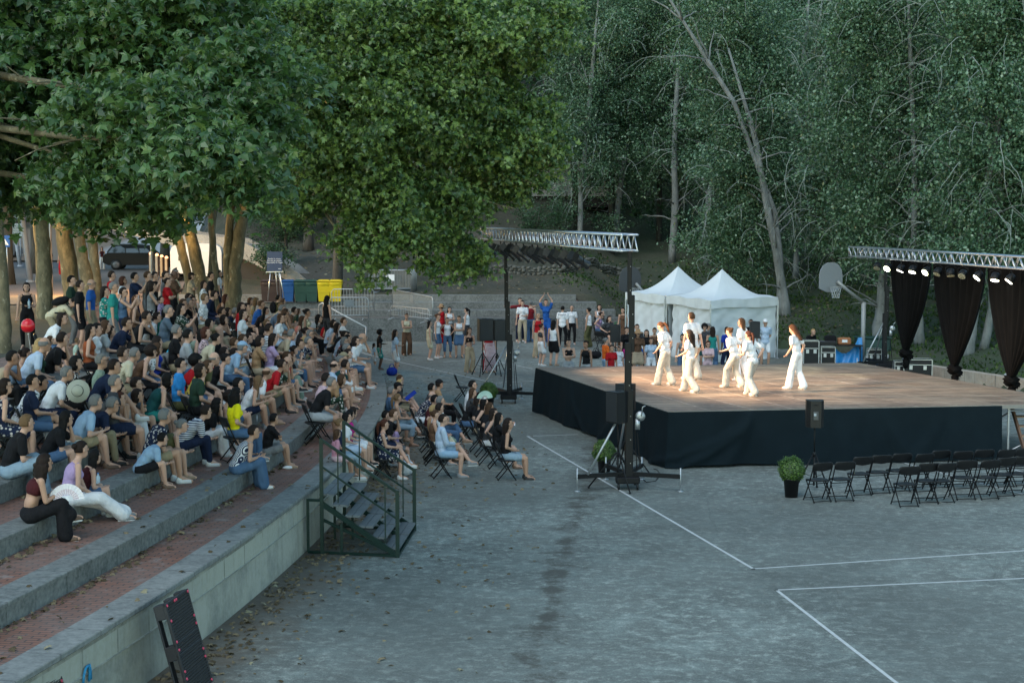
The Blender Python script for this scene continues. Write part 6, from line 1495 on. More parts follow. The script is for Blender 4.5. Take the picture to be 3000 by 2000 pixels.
def place(toks):
    o = CR[toks[0]]; px, py = o[0] + float(toks[1]) * o[2], o[1] + float(toks[2]) * o[2]; code = toks[3]; top, _, tc_ = toks[4].partition(':'); bot, _, bc = toks[5].partition(':'); hair, _, hc = toks[6].partition(':')
    op = {}
    if toks[0] in '2ED' and toks[3][0] == 's' and len(toks) == 7 and tc_ in ('black', 'darkgrey', 'grey', 'brown', 'maroon', 'slate') and rngc.random() < .5: tc_ = rngc.choice(['white', 'white', 'white', 'red', 'paleblue', 'lightgrey', 'coral'])
    for t in toks[7:]: a, _, b = t.partition('='); op[a] = b or True
    s = 1.0 * rngp.uniform(.95, 1.02); male = 'm' in op
    if male: s *= 1.03
    else: s *= .97
    if toks[0] in '1234DEG' and code[0] in 'sc': s *= 1.06
    if 'k' in op: s = .68
    if 'K' in op: s = .88
    if 'S' in op: s = float(op['S'])
    if code in VAR and 'k' not in op: code = rngp.choice(VAR[code])
    wall_sit = code[0] == 'w'; pcode = 'c0' if wall_sit else code; fem = not male and 'k' not in op
    yaw = 0 if code[0] == 'd' else rngp.choice([0, 22]) ; yaw = int(op.get('y', yaw)); yaw = {('t', 22): 22}.get((code[0], yaw), yaw)
    if code[0] == 't' and 'rz' in op: yaw = 0
    J = jp(pcode, yaw); hd = J['head']; rec = dict(pose=pcode, yaw=yaw, top=top, tc=tc_, bot=bot, bc=bc, hair='short' if False else hair, hc=hc, skin=int(op.get('sk', rngp.choice([0, 0, 1]))), shoe=rngp.choice(['white', 'white', 'black', 'grey', 'brown', 'tan']), male=male, px=px, py=py, code=code, child='k' in op, teen='K' in op)
    if 'g' in op: rec['glasses'] = True
    for a in ('cap', 'hat', 'pack', 'back'):
        if a in op: rec[a] = op[a]
    if 'cap' in op and hair in ('short', 'bob'): rec['hair'] = 'capshort' if hair == 'short' else 'bob'
    rec['hairw'] = hair
    if 'dn' in op: rec['shoe'] = 'white'; rec['grp'] = 'dancers on the stage'; rec['where'] = 'on the stage'
    def at(zf, rz, s):  # root location from head pixel
        h = W(px, py, zf + hd.z * s); r_ = Matrix.Rotation(rz, 3, 'Z') @ Vector((hd.x * s, hd.y * s, 0)); return Vector((h.x - r_.x, h.y - r_.y, zf))
    if 'f' in op:
        fy = o[1] + float(op['f']) * o[2]; zf = op.get('z', '0')
        if zf == 'gr': G = on_ground(px, fy); zf = G.z
        else: zf = float(zf); G = W(px, fy, zf)
        # scale from head height
        k = F / G.y; top_h = (W(px, fy, zf).z * 0 + (WD(px, py, G.y).z - zf)); s = max(.5, min(1.12, top_h / hd.z)) if code[0] in 'td' else s
        rz = R(float(op.get('rz', 30))); r_ = Matrix.Rotation(rz, 3, 'Z') @ Vector((hd.x * s, hd.y * s, 0)) ; rec.update(loc=Vector((G.x - r_.x * .6, G.y - r_.y * .3, zf)), rz=rz, s=s, row=None)
        if code[0] not in 'td': rec['loc'] = at(zf, rz, s)
    elif 'z' in op:
        zf = float(op['z'])
        if 'rz' in op: rz = R(float(op['rz']))
        else: rz = R(rngp.uniform(4, 14)) if toks[0] == '6' else R(40)
        
        rec.update(loc=at(zf, rz, s), rz=rz, s=s, row=None)
    else:
        best = None
        for L in range(0, NLEV + 1):
            zf = lev_z(L) if L > 0 else 0
            opts = []
            if code[0] == 't': opts = [('stand', None)] if L >= 1 else []
            elif code[0] == 'c': opts = [('chair', None)] if L >= 1 else []
            elif code[0] == 'w': opts = [('wall', None)] if L == 0 else []
            elif L < NLEV and L >= 0: opts = [('ledge', None)] if L > 0 else []
            if code[0] == 's' and L >= 1 and toks[0] not in '34': opts.append(('chair', None))
            for kind, _ in opts:
                pc = pcode if kind != 'chair' or code[0] != 's' else {'s0': 'c0', 's1': 'c1', 's2': 'c2', 's3': 'c0', 's4': 'c4', 's5': 'c3', 's6': 'c6', 's7': 'c3', 's8': 'c5'}[code]
                Jc = jp(pc, yaw); h_ = Jc['head']; z_use = zf if kind != 'wall' else WALLZ - .45 * s
                h = W(px, py, z_use + h_.z * s); dd, i = dist(h.x, h.y); na = math.atan2(-nrm[i][1], -nrm[i][0]); ta = math.atan2(TARGET.y - h.y, TARGET.x - h.x); rz = na + max(-.15, min(.75, (ta - na) * .55)) + rngp.uniform(-.1, .1)
                if 'rz' in op: rz = R(float(op['rz']))
                r_ = Matrix.Rotation(rz, 3, 'Z') @ Vector((h_.x * s, h_.y * s, 0)); loc = Vector((h.x - r_.x, h.y - r_.y, z_use)); dd, i = dist(loc.x, loc.y)
                if kind == 'ledge': want = lev_d(L + 1) + .13; err = dd - want; cost = abs(err)
                elif kind == 'wall': want = .13; err = dd - want; cost = abs(err) * .5
                elif kind == 'chair':
                    lo, hi = lev_d(L) + .3, (lev_d(L + 1) - .2 if L < NLEV else 99); want = min(max(dd, lo), hi); err = dd - want; cost = abs(err) + (.22 if code[0] == 's' else 0)
                else:
                    lo, hi = lev_d(L) + .15, (lev_d(L + 1) - .1 if L < NLEV else 99); want = min(max(dd, lo), hi); err = dd - want; cost = abs(err)
                if best is None or cost < best[0]: best = (cost, kind, L, loc, rz, err, i, pc, z_use)
        cost, kind, L, loc, rz, err, i, pc, zu = best; loc = Vector((loc.x - nrm[i][0] * err, loc.y - nrm[i][1] * err, zu))
        rec.update(loc=loc, rz=rz, s=s, row=L, pose=pc, kind=kind)
    # keep neighbours from sitting inside one another
    for q in seen_loc:
        d = Vector((rec['loc'].x - q['loc'].x, rec['loc'].y - q['loc'].y)); 
        if d.length < .42 and abs(rec['loc'].z - q['loc'].z) < .35 and not rec['child'] and 'f' not in op:
            dv = Vector((tan[dist(rec['loc'].x, rec['loc'].y)[1]][0], tan[dist(rec['loc'].x, rec['loc'].y)[1]][1])) if 'row' in rec and rec['row'] is not None else Vector((0, 1))
            sg = 1 if d.dot(dv) >= 0 else -1; rec['loc'].x += dv.x * sg * (.42 - d.length); rec['loc'].y += dv.y * sg * (.42 - d.length)
    seen_loc.append(rec); return rec
RECS = [place(l.split()) for l in TXT.strip().splitlines() if l.strip() and not l.startswith('#')]
for r_ in RECS: r_['keys'] = req(r_['pose'], r_['yaw'], r_['top'], r_['bot'], not r_['male'] and not r_['child'])
run_jobs()
# labels -----------------------------------------------------------------
def desc(r):
    h = HW[r['hairw']]; h = h % r['hc'] if '%s' in h else h
    if r.get('cap'): h = '%s cap' % colw(r['cap'])
    if r.get('hat'): h = 'straw hat'
    who = 'child' if r['child'] else 'teenager' if r['teen'] else 'person'; t = TOPW[r['top']]; w = POSEW[r['code'][0]]
    if r['code'] == 't5': w = 'bending'
    if r['top'] == 'dress': body = '%s dress' % colw(r['tc'])
    else: body = '%s %s and %s %s' % (colw(r['tc']), t, colw(r['bc']), dict(shorts='shorts', trousers='trousers', wide='wide trousers', skirt='skirt', longskirt='long skirt', capri='cropped trousers')[r['bot']])
    return w, who, h, body
def short_desc(r): return '%s %s' % (colw(r['tc']), TOPW[r['top']])
from collections import Counter
full = ['%s %s, %s, %s' % (d[0], d[1], d[2], d[3]) for d in map(desc, RECS)]
nw = lambda s: len(s.replace(',', ' ').split()); cnt = Counter(full); used = set(); scount = Counter(map(short_desc, RECS))
for i, r in enumerate(RECS):
    lab = full[i]; area = r.get('where')
    if cnt[lab] > 1 or nw(lab) < 4:
        nb = sorted((q for q in RECS if q is not r and scount[short_desc(q)] <= 3), key=lambda q: (q['px'] - r['px']) ** 2 + (q['py'] - r['py']) ** 2)
        for q in nb[:6]:
            side = 'right of' if r['px'] > q['px'] + 18 else 'left of' if r['px'] < q['px'] - 18 else ('above' if r['py'] < q['py'] else 'below')
            c = '%s, %s the %s' % (full[i], side, short_desc(q))
            if nw(c) > 16: d = desc(r); c = '%s, %s, %s the %s' % (d[2], d[3], side, short_desc(q))
            if c not in used: lab = c; break
    used.add(lab); r['label'] = lab
chused = set()
def chair_label(r):
    for q in sorted(RECS, key=lambda q: (q['px'] - r['px']) ** 2 + (q['py'] - r['py']) ** 2)[:9]:
        c = 'chair under the person in %s' % short_desc(r) if q is r else 'chair under the person in %s near the %s' % (short_desc(r), short_desc(q))
        if len(c.split()) > 13: continue
        if (q is r and scount[short_desc(r)] == 1) or (q is not r and c not in chused and scount[short_desc(q)] < 4): chused.add(c); return 'black folding ' + c
    return ' '.join(('black chair under the person in %s, %s' % (short_desc(r), desc(r)[2])).split()[:16])
allp = []
for r in RECS:
    g = r.get('grp') or ('audience on the terraces' if r['row'] is not None and r['code'][0] != 't' else 'people standing around' if r['code'][0] == 't' else 'people sitting on chairs and walls')
    r['group'] = g; o = make_person(r); o['label'] = r['label']; allp.append(o)
    if r['pose'][0] == 'c' and not r['child'] and r['code'][0] != 'w': put_chair(r['loc'].copy(), r['rz'], 'x', 'occupied folding chairs')['label'] = chair_label(r)
    J = jp(r['pose'], r['yaw'])
    if r['pose'] in ('t3', 's6', 'c6') and not (r['tc'] == 'white' and r['top'] == 'dance'):
        M4 = Matrix.Translation(r['loc']) @ Matrix.Rotation(r['rz'], 4, 'Z') @ Matrix.Scale(r['s'], 4); q = M4 @ ((J['wri'][0] + J['wri'][1]) / 2 + Vector((.09, 0, .07)))
        ph_ = empty('phone', q, r['rz'], ('dark phone held up by the ' + ' '.join(x for x in r['label'].replace('standing ', '').replace('seated ', '').split()))[:200], 'phone', 'phones held up'); ph_['label'] = ' '.join(ph_['label'].split()[:16]); mb = MB(); mb.box((0, 0, 0), (.012, .15, .078), bev=.004); mb.build('case', BLACKP, ph_); mb = MB(); mb.box((-.008, 0, 0), (.003, .14, .07)); mb.build('screen', emis('phone_screen', (.35, .45, .55), .5), ph_)
    if r.get('pack'):
        mb = MB(); M = Matrix((J['fw'], J['L'], J['ax2'])).transposed(); mb.ell(J['chest'] - J['fw'] * .2, (.11, .15, .22), M, 18, 12)
        for s in (1, -1): mb.tube([J['sh'][0 if s > 0 else 1] * .6 + J['neck'] * .4 - J['fw'] * .1, J['sh'][0 if s > 0 else 1] * .75 + J['neck'] * .25 + J['ax2'] * .05, J['sh'][0 if s > 0 else 1] * .75 + J['neck'] * .25 + J['fw'] * .11 - J['ax2'] * .1, J['waist'] + J['L'] * s * .15], .02, 6)
        mb.build('backpack', cloth('black'), o, True)
    if r.get('back'):
        cu = bpy.data.curves.new('print', 'FONT'); cu.body = 'DANCE'; cu.size = .1; cu.align_x = 'CENTER'; cu.extrude = .001; t = bpy.data.objects.new('t', cu); COL.objects.link(t); bpy.context.view_layer.update()
        me = bpy.data.meshes.new_from_object(t); bpy.data.objects.remove(t); me.materials.clear(); me.materials.append(cloth('black')); q = link('shirt_print', me, o, tuple(J['chest'] - J['fw'] * .135 + J['ax2'] * .06)); q.rotation_euler = (R(90), 0, R(-90))
print('PEOPLE', len(RECS), 'chairs', CH_USED[0], 'jobs', len(JOBS), 'rows', Counter((r.get('kind'), r.get('row')) for r in RECS))
# ================================================================== GREEN STEEL STAIRS
GRN = mat('green_steel', (.004, .022, .017), .45, .25, 9, 0, .1, .35); TRD = mat('weathered_tread', (.13, .145, .15), .8, .3, 4)
A0 = W(1165, 1632, 0); B0 = W(944, 1622, 0); C0 = W(1217, 1549, 0)
gs = empty('metal_stairs', (B0.x, B0.y, 0), 0, 'dark green steel stairs with railings climbing from the court onto the low terrace wall', 'stairs')
u = (A0 - B0); Ls = u.length; u.normalize(); v = (C0 - A0).normalized(); Wd = 2.25; HT = 1.05
def S(a, b, z): p = u * a + v * b; return Vector((p.x, p.y, z))
def gb(name, segs, w, m=GRN, h=None):
    mb = MB()
    for p, q in segs: mb.bar(p, q, w, h or w)
    return mb.build(name, m, gs)
for b in (0, Wd):
    gb('post', [(S(0, b, 0 if b == 0 else .0), S(0, b, 2.0))], .06); gb('post', [(S(Ls, b, 0), S(Ls, b, 1.15))], .065)
    gb('handrail', [(S(0, b, 1.98), S(Ls, b, 1.12))], .045); gb('mid_rail', [(S(0, b, 1.52), S(Ls, b, .66))], .03)
    gb('baluster', [(S(Ls * .22, b, .9), S(Ls * .22, b, 1.79))], .022); gb('baluster', [(S(Ls * .84, b, .25), S(Ls * .84, b, 1.25))], .022)
    gb('stringer', [(S(-.02, b, HT - .16), S(Ls, b, .03))], .035, h=.09)
gb('stringer', [(S(-.02, Wd / 2, HT - .12), S(Ls, Wd / 2, .03))], .035, h=.08); gb('stringer', [(S(.0, .02, HT - .45), S(Ls, .02, -.0 + .03))], .03, h=.05)
gb('base_frame', [(S(-.25, 0, .03), S(Ls, 0, .03)), (S(-.25, Wd, .03), S(Ls, Wd, .03)), (S(-.25, 0, .03), S(-.25, 0, HT - .1)), (S(-.25, 0, HT - .12), S(0, 0, HT - .12)), (S(.35, .0, .03), S(.35, 0, HT - .5)), (S(.35, Wd / 2, .03), S(.35, Wd / 2, HT - .4)), (S(.02, Wd / 2, .03), S(.02, Wd / 2, HT - .1)), (S(Ls, 0, .03), S(Ls, Wd, .03)), (S(-.02, 0, HT - .1), S(-.02, Wd, HT - .1))], .045)
for k in range(6):
    t = (k + .0) / 6; z = HT - .03 - k * (HT - .1) / 5.4; a = .06 + k * (Ls - .12) / 5.3
    for b0, b1 in ((.03, Wd / 2 - .03), (Wd / 2 + .03, Wd - .03)):
        mb = MB(); M = Matrix((u, v, Vector((0, 0, 1)))).transposed(); c = S(a + .02, (b0 + b1) / 2, z); mb.box(c + M @ Vector((-.065, 0, 0)), (.125, b1 - b0, .035), M); mb.box(c + M @ Vector((.07, 0, 0)), (.125, b1 - b0, .035), M); mb.build('tread', TRD, gs)
# ================================================================== PALLETS
PLB = mat('pallet_plastic', (.012, .012, .014), .5, .3, 6, 0, .15); PINK = mat('pink_cap', (.55, .06, .12), .5)
def pallet(p0, ex, ez, label, Lw=.82, Lh=1.2, th=.15):
    """p0 lower corner near viewer, ex along width, ez up the leaning face; thickness backwards"""
    ex = Vector(ex).normalized(); ez = Vector(ez).normalized(); ny = ex.cross(ez).normalized(); o = empty('plastic_pallet', p0, 0, label, 'pallet'); M = Matrix((ex, -ny, ez)).transposed()
    P = lambda x, y, z: M @ Vector((x, y, z))
    def bx(mb, x0, x1, y0, y1, z0, z1): mb.box(P((x0 + x1) / 2, (y0 + y1) / 2, (z0 + z1) / 2), (x1 - x0, y1 - y0, z1 - z0), M, bev=.006)
    mb = MB()
    for k in range(34): z = .03 + k * (Lh - .06) / 33; bx(mb, .02, Lw - .02, 0, .02, z - .004, z + .004)
    for k in range(21): x = .03 + k * (Lw - .06) / 20; bx(mb, x - .007, x + .007, .003, .035, .02, Lh - .02)
    for a in (0, Lw - .035): bx(mb, a, a + .035, -.004, .035, 0, Lh)
    for a in (0, Lh - .035, Lh / 2 - .07, Lh / 2 + .07): bx(mb, 0, Lw, -.003, .035, a, a + .035)
    mb.build('grid_deck', PLB, o)
    for xi in (0, Lw / 2 - .07, Lw - .14):
        for zi in (0, Lh / 2 - .09, Lh - .18): mb = MB(); bx(mb, xi, xi + .14, .03, th, zi, zi + .18); mb.build('block', PLB, o)
    for xi in (0, Lw / 2 - .06, Lw - .12): mb = MB(); bx(mb, xi, xi + .12, th - .012, th + .012, 0, Lh); mb.build('skid', PLB, o)
    for x, z in ((.04, .98), (.04, .72), (.04, .62), (.04, .35), (.04, .26), (Lw - .04, 1.17), (Lw - .04, .86), (Lw - .04, .76), (Lw - .04, .43), (Lw - .04, .33), (.3, 1.17), (.36, 1.17), (.04, 1.17), (.36, .03), (.42, .03), (Lw - .04, .03)):
        if z > Lh: continue
        mb = MB(); mb.lathe(P(x, -.003, z), [(.001, .012), (.017, .01), (.018, -.004)], 10, M=M @ Matrix.Rotation(R(90), 3, 'X')); mb.build('pink_cap', PINK, o, True)
    return o
pb = W(560, 2052, 0); pr = W(662, 1958, 0); ex = (pr - pb); tp = WD(490, 1760, pb.y + .25)
pallet(tuple(pb), ex, Vector((tp.x - pb.x, tp.y - pb.y - .1, 1.12)), 'black plastic pallet with pink caps leaning against the low curved wall')
pallet((-4.85, 16.1, .0), ex, Vector((-.3, .1, 1.0)), 'black pallet of which only the top corner shows at the bottom left', .8, .95)
# graffiti on the wall
GRAF = mat('blue_spray', (.02, .22, .42), .6)
def on_wall(px, py):
    best = None
    for i in range(len(base)):
        p = base[i] + nrm[i] * -.006; x, y = PX((p[0], p[1], .4)); 
        if best is None or abs(x - px) < best[0]: best = (abs(x - px), i)
    i = best[1]; p = base[i]; k = F / p[1]; return Vector((p[0], p[1], H - (py - 612) / k)), Vector((tan[i][0], tan[i][1], 0)), Vector((-nrm[i][0], -nrm[i][1], 0))
c, tv, ov = on_wall(258, 1990); mb = MB(); pts = [c + tv * .05 * a + Vector((0, 0, b * .05)) + ov * .0 for a, b in ((-2, -2.4), (-1.6, -.5), (-.6, .9), (.4, 1.2), (1.2, .6), (1.3, -1), (1.0, -2.6))]; mb.tube(pts, .016, 6)
pts = [c + tv * .05 * a + Vector((0, 0, b * .05)) for a, b in ((1.4, 1.3), (1.9, 0), (2.1, -2.4))]; mb.tube(pts, .014, 6); g_ = mb.build('graffiti_tag', GRAF, wall, True)
# ================================================================== SPEAKERS
GRL = mat('speaker_grille', (.02, .022, .025), .5, .4, 90, .3, .3)
def speaker(loc, rz, w, d, h, label, port=False):
    o = empty('loudspeaker', loc, rz, label, 'speaker'); mb = MB(); pr_ = [(-w / 2, d / 2), (w / 2, d / 2), (w / 2, -.02), (w * .3, -d / 2), (-w * .3, -d / 2), (-w / 2, -.02)]
    vs = [(x, y, 0) for x, y in pr_] + [(x, y, h) for x, y in pr_]; mb.add(vs, [tuple(range(5, -1, -1)), tuple(range(6, 12))] + [(i, (i + 1) % 6, (i + 1) % 6 + 6, i + 6) for i in range(6)][::1]); mb.f = [f[::-1] for f in mb.f]; mb.build('cabinet', BLACKP, o)
    mb = MB(); mb.box((0, d / 2 + .006, h / 2), (w * .92, .016, h * .93), bev=.01); mb.build('grille', GRL, o)
    if port:
        mb = MB(); mb.box((0.0, -d / 2 - .004, h * .45), (w * .3, .02, h * .32), bev=.006); mb.build('rear_panel', mat('panel_grey', (.05, .055, .06), .4), o); mb = MB(); mb.box((-.02, -d / 2 - .018, h * .5), (w * .14, .015, h * .1)); mb.build('connector_plate', mat('panel_light', (.3, .34, .38), .4), o)
        mb = MB(); mb.box((0, -d / 2 + .01, h * .86), (w * .25, .04, .03), bev=.01); mb.build('handle', BLACKM, o)
    else: mb = MB(); mb.box((0, 0, h + .006), (w * .3, d * .25, .012), bev=.004); mb.build('top_plate', BLACKM, o)
    return o
def tripod(loc, hgt, label, spread=.55, rz=0, n=3, nm='tripod_stand'):
    o = empty(nm, loc, R(rz), label, 'speaker stand'); mb = MB(); mb.tube([(0, 0, .12), (0, 0, hgt * .55)], .02, 10); mb.tube([(0, 0, hgt * .5), (0, 0, hgt)], .016, 10); mb.build('pole', BLACKM, o, True)
    mb = MB(); mb.lathe((0, 0, hgt * .52), [(.02, -.05), (.035, -.04), (.035, .04), (.02, .05)], 12); mb.tube([(0, 0, hgt * .52), (.07, 0, hgt * .52)], .012, 6); mb.build('collar', BLACKM, o, True)
    for k in range(n):
        a = 2 * math.pi * k / n; d = Vector((math.cos(a), math.sin(a), 0)); mb = MB(); mb.tube([d * .03 + Vector((0, 0, .78)), d * spread + Vector((0, 0, .03))], .016, 8); L = mb.build('leg', BLACKM, o, True)
        mb = MB(); mb.ell(d * spread + Vector((0, 0, .025)), (.028, .028, .025), n=8, m=6); mb.build('rubber_foot', BLACKP, L, True)
        mb = MB(); mb.bar(d * .02 + Vector((0, 0, .3)), d * spread * .52 + Vector((0, 0, .385)), .018, .01); mb.build('brace', BLACKM, o)
    return o
p = W(1432, 1100, 0); tripod((p.x - .22, p.y, 0), 1.25, 'black tripod speaker stand, left one behind the truss tower', .5, 20); tripod((p.x + .27, p.y + .2, 0), 1.25, 'black tripod speaker stand, right one behind the truss tower', .5, 50)
sk = speaker((p.x - .16, p.y, 1.25), R(200), .52, .5, .78, 'large black box speaker on tripods left of the far truss tower'); speaker((p.x + .38, p.y + .15, 1.25), R(195), .5, .5, .74, 'second black box speaker half hidden behind the other on a tripod')
p = W(1810, 1432, 0); tripod((p.x, p.y, 0), 1.42, 'black tripod speaker stand in front of the near truss tower', .62, -70); speaker((p.x, p.y, 1.42), R(128), .36, .38, .66, 'black speaker on tripod by the stage corner, nearer of a pair'); 
p2 = W(1832, 1400, 0); tripod((p2.x + .02, p2.y + .3, 0), 1.42, 'black tripod speaker stand just behind the near truss tower', .6, -20); speaker((p2.x + .04, p2.y + .35, 1.45), R(128), .34, .36, .6, 'black speaker peeking out behind the nearer one at the stage corner')
p = W(2384, 1438, 0); tripod((p.x, p.y, 0), 1.5, 'slim tripod speaker stand between stage and empty chairs', .42, 70); speaker((p.x, p.y, 1.36), R(-4), .36, .34, .56, 'black powered speaker with rear panel on a pole before the stage', True)
for px, py, nm in ((1803, 1092, 'left'), (2208, 1078, 'right')):
    p = W(px, py, 0); tripod((p.x, p.y, 0), 1.1, 'black speaker stand behind the back edge of the stage, %s one' % nm, .4); q = W(px, 960 if nm == 'left' else 942, 1.5); speaker((p.x, p.y, 1.12), R(170 if nm == 'left' else 185), .36, .34, .62, 'black speaker on a stand behind the stage, %s of the dancers' % nm)
# ================================================================== BOX BUSHES
BOX = mat_leaf('box_leaf', (.035, .08, .012), (.09, .17, .025), (.14, .24, .04), .4, .25)
def boxwood(px, py, rad, label, seed, h=.36):
    p = W(px, py, 0); o = empty('potted_bush', (p.x, p.y, 0), 0, label, 'potted plant'); mb = MB(); w = rad * .62; mb.lathe((0, 0, 0), [(w * .78, 0), (w * .98, h), (w * 1.05, h), (w * 1.05, h + .03), (w * .95, h + .03), (w * .93, h - .03), (.001, h - .03)], 24); mb.build('pot', BLACKP, o, True)
    r = np.random.default_rng(seed); n = 5200; d = r.normal(0, 1, (n, 3)); d /= np.linalg.norm(d, axis=1)[:, None]; rr = rad * (.78 + .22 * r.random(n) ** .5 + .05 * np.sin(d[:, 0] * 9 + d[:, 2] * 7) + .05 * np.sin(d[:, 1] * 13)); sp = r.random(n) > .95; rr[sp] *= r.uniform(1.03, 1.2, sp.sum()); rr *= 1 + .07 * np.sin(d[:, 1] * 5 + seed * 2) * np.cos(d[:, 2] * 4 + seed)
    P = d * rr[:, None] + [0, 0, h + rad * .85]; link('foliage', leaves('box', P, d + [0, 0, .6], .035, 'oval', BOX, .35, seed), o); mb = MB(); mb.ell((0, 0, h + rad * .85), (rad * .8,) * 3, n=16, m=10); mb.build('inner_twigs', mat('bush_core', (.012, .022, .008), .9), o, True)
boxwood(1770, 1392, .25, 'round boxwood bush in black pot before the stage corner', 1, .34); boxwood(2318, 1455, .265, 'round boxwood bush in black pot left of the empty chairs', 2, .36); boxwood(1432, 1195, .26, 'round boxwood bush by the far truss tower behind seated people', 3, .3)
# ================================================================== BINS
def wheelie(px, py, col, label, lid=None):
    p = W(px, py, lev_z(3)); o = empty('wheelie_bin', (p.x, p.y, lev_z(3)), R(2), label, 'bin', 'wheelie bins on the far terrace'); m = mat('bin_' + col[0], col[1], .5, .12, 3); w, d = .29, .31
    mb = MB(); vs = [(x * w * s, y * d * s, z) for z, s in ((.06, .80), (.92, 1.0)) for x, y in ((-1, -1), (1, -1), (1, 1), (-1, 1))]; mb.add(vs, [(3, 2, 1, 0), (0, 1, 5, 4), (1, 2, 6, 5), (2, 3, 7, 6), (3, 0, 4, 7)]); mb.box((0, 0, .93), (w * 2.1, d * 2.1, .05), bev=.015); mb.box((0, -d * .92, .5), (w * 1.5, .02, .03)); mb.build('body', m, o)
    mb = MB(); mb.box((0, .0, 1.0), (w * 2.15, d * 2.2, .05), bev=.02); mb.box((0, -.02, 1.035), (w * 1.7, d * 1.6, .04), bev=.018); mb.tube([(-w, d * 1.15, .97), (w, d * 1.15, .97)], .018, 8); mb.build('lid', m if not lid else mat('lid_' + col[0], lid, .5), o)
    for s in (-1, 1): mb = MB(); mb.lathe((s * w * .8, d * .8, .1), [(.001, -.025), (.1, -.025), (.1, .025), (.001, .025)], 16, M=Matrix.Rotation(R(90), 3, 'Y')); mb.build('wheel', BLACKP, o, True)
    mb = MB(); n = 20; vs = []
    for t, s in ((.0, 1.06), (.5, 1.09), (1., 1.03)):
        for i in range(n): a = 2 * math.pi * i / n; c_, s_ = math.cos(a), math.sin(a); q = max(abs(c_), abs(s_)); vs.append((c_ / q * w * s, s_ / q * d * s, .94 - t * (.13 + .05 * math.sin(i * 2.3))))
    mb.add(vs, [(j * n + i, (j + 1) * n + i, (j + 1) * n + (i + 1) % n, j * n + (i + 1) % n) for j in range(2) for i in range(n)]); mb.build('bin_bag', m, o, True)
BR, BLU, GR_, YL = ('brown', (.045, .025, .02)), ('blue', (.01, .085, .27)), ('green', (.015, .06, .045)), ('yellow', (.62, .46, .005))
for px, c, lb in ((785, BR, 'dark brown wheelie bin, leftmost of the row'), (813, BR, 'dark brown wheelie bin next to the blue one'), (845, BLU, 'blue wheelie bin between the brown and green ones'), (882, GR_, 'dark green wheelie bin next to the blue one'), (915, GR_, 'dark green wheelie bin next to the yellow ones'), (950, YL, 'yellow wheelie bin next to the green one'), (984, YL, 'yellow wheelie bin at the right end of the row')): wheelie(px, 886, c, lb)
# notice board on easel
p = W(806, 880, lev_z(4) - .1); nb = empty('notice_board', (p.x, p.y, lev_z(4) - .1), R(-5), 'dark blue poster board on an easel stand behind the bins', 'sign'); k = F / p.y
NAVY = mat('poster_navy', (.012, .03, .075), .5, .05, 2, 0, 0); z0 = (880 - 795) / k; z1 = (880 - 737) / k; wb = 46 / k
mb = MB(); mb.box((0, 0, (z0 + z1) / 2), (wb, .03, z1 - z0), Matrix.Rotation(R(-6), 3, 'X')); mb.build('poster', NAVY, nb)
mb = MB(); mb.bar((-wb / 2 - .05, -.04, z0 - .03), (wb / 2 + .05, -.04, z0), .04); mb.build('ledge', ALU, nb)
for x0, x1, y1 in ((-.2, -.34, 0), (.22, .42, 0), (.05, -.02, .6), (.2, .12, .6)): mb = MB(); mb.tube([(x0, 0, z0), (x1, y1, 0)], .022, 8); mb.build('easel_leg', ALU, nb, True)
def text(body, size, loc, parent, m, rot=(R(90), 0, 0), name='lettering', al='CENTER', ext=.002):
    cu = bpy.data.curves.new('f', 'FONT'); cu.body = body; cu.size = size; cu.align_x = al; cu.extrude = ext; t = bpy.data.objects.new('t', cu); COL.objects.link(t); bpy.context.view_layer.update(); me = bpy.data.meshes.new_from_object(t); bpy.data.objects.remove(t); me.materials.clear(); me.materials.append(m); q = link(name, me, parent, loc, rot); return q
WHT = mat('white_print', (.75, .76, .78), .6, .02, 3, 0, 0)
text('Gaudiu la música.\nFem-ne un consum\nresponsable de l\'aigua.', .085, (0, -.03, (z0 + z1) / 2 + .1), nb, WHT)
mb = MB(); mb.box((wb * .33, -.045, z0 + .1), (.13, .01, .07), bev=.01); mb.build('logo_plate', WHT, nb)
# ================================================================== BARRIERS AND RAILS
def barrier(p, q, label, h=1.05, tilt=0., panel=False):
    p, q = Vector(p), Vector(q); o = empty('crowd_barrier', (p + q) / 2, 0, label, 'barrier'); c = (p + q) / 2; d = (q - p); L = d.length; d.normalize(); up = Vector((0, tilt, 1)).normalized(); a, b = p - c, q - c; f = .08
    mb = MB(); z = lambda s, t: a + d * s + up * t
    mb.tube([z(0, .02), z(0, h - .12), z(.1, h), z(L - .1, h), z(L, h - .12), z(L, .02)], .021, 8); mb.tube([z(0, .22), z(L, .22)], .016, 6); mb.build('frame', STEEL, o, True)
    mb = MB(); n = int(L / .13)
    for k in range(1, n): mb.tube([z(L * k / n, .22), z(L * k / n, h)], .008, 5)
    mb.build('bars', STEEL, o)
    for s in (.25, L - .25):
        mb = MB(); e_ = Vector((-d.y, d.x, 0)) * .3; mb.tube([z(s, .03) - e_, z(s, .1), z(s, .03) + e_], .016, 6); mb.build('foot', STEEL, o, True)
    if panel: mb = MB(); M = Matrix((d, Vector((-d.y, d.x, 0)), up)).transposed(); mb.box(a + d * L * .5 + up * .75, (.4, .02, .3), M); mb.build('sign_plate', WHT if panel == 1 else mat('plate_grey', (.18, .2, .21), .6), o)
z3, z2 = lev_z(3), lev_z(2)
for k in range(6): a, b = WD(1082, 884, 74.6 + k * .13), WD(1205, 884, 74.6 + k * .13); a.z = b.z = z3 + .3; barrier(a + Vector((k * .06, 0, 0)), b + Vector((k * .05, 0, 0)), 'grey steel crowd barrier, %s in the stack standing on the far terrace' % ['front one', 'second', 'third', 'fourth', 'fifth', 'last'][k], 1.1, panel=1 if k == 0 else False)
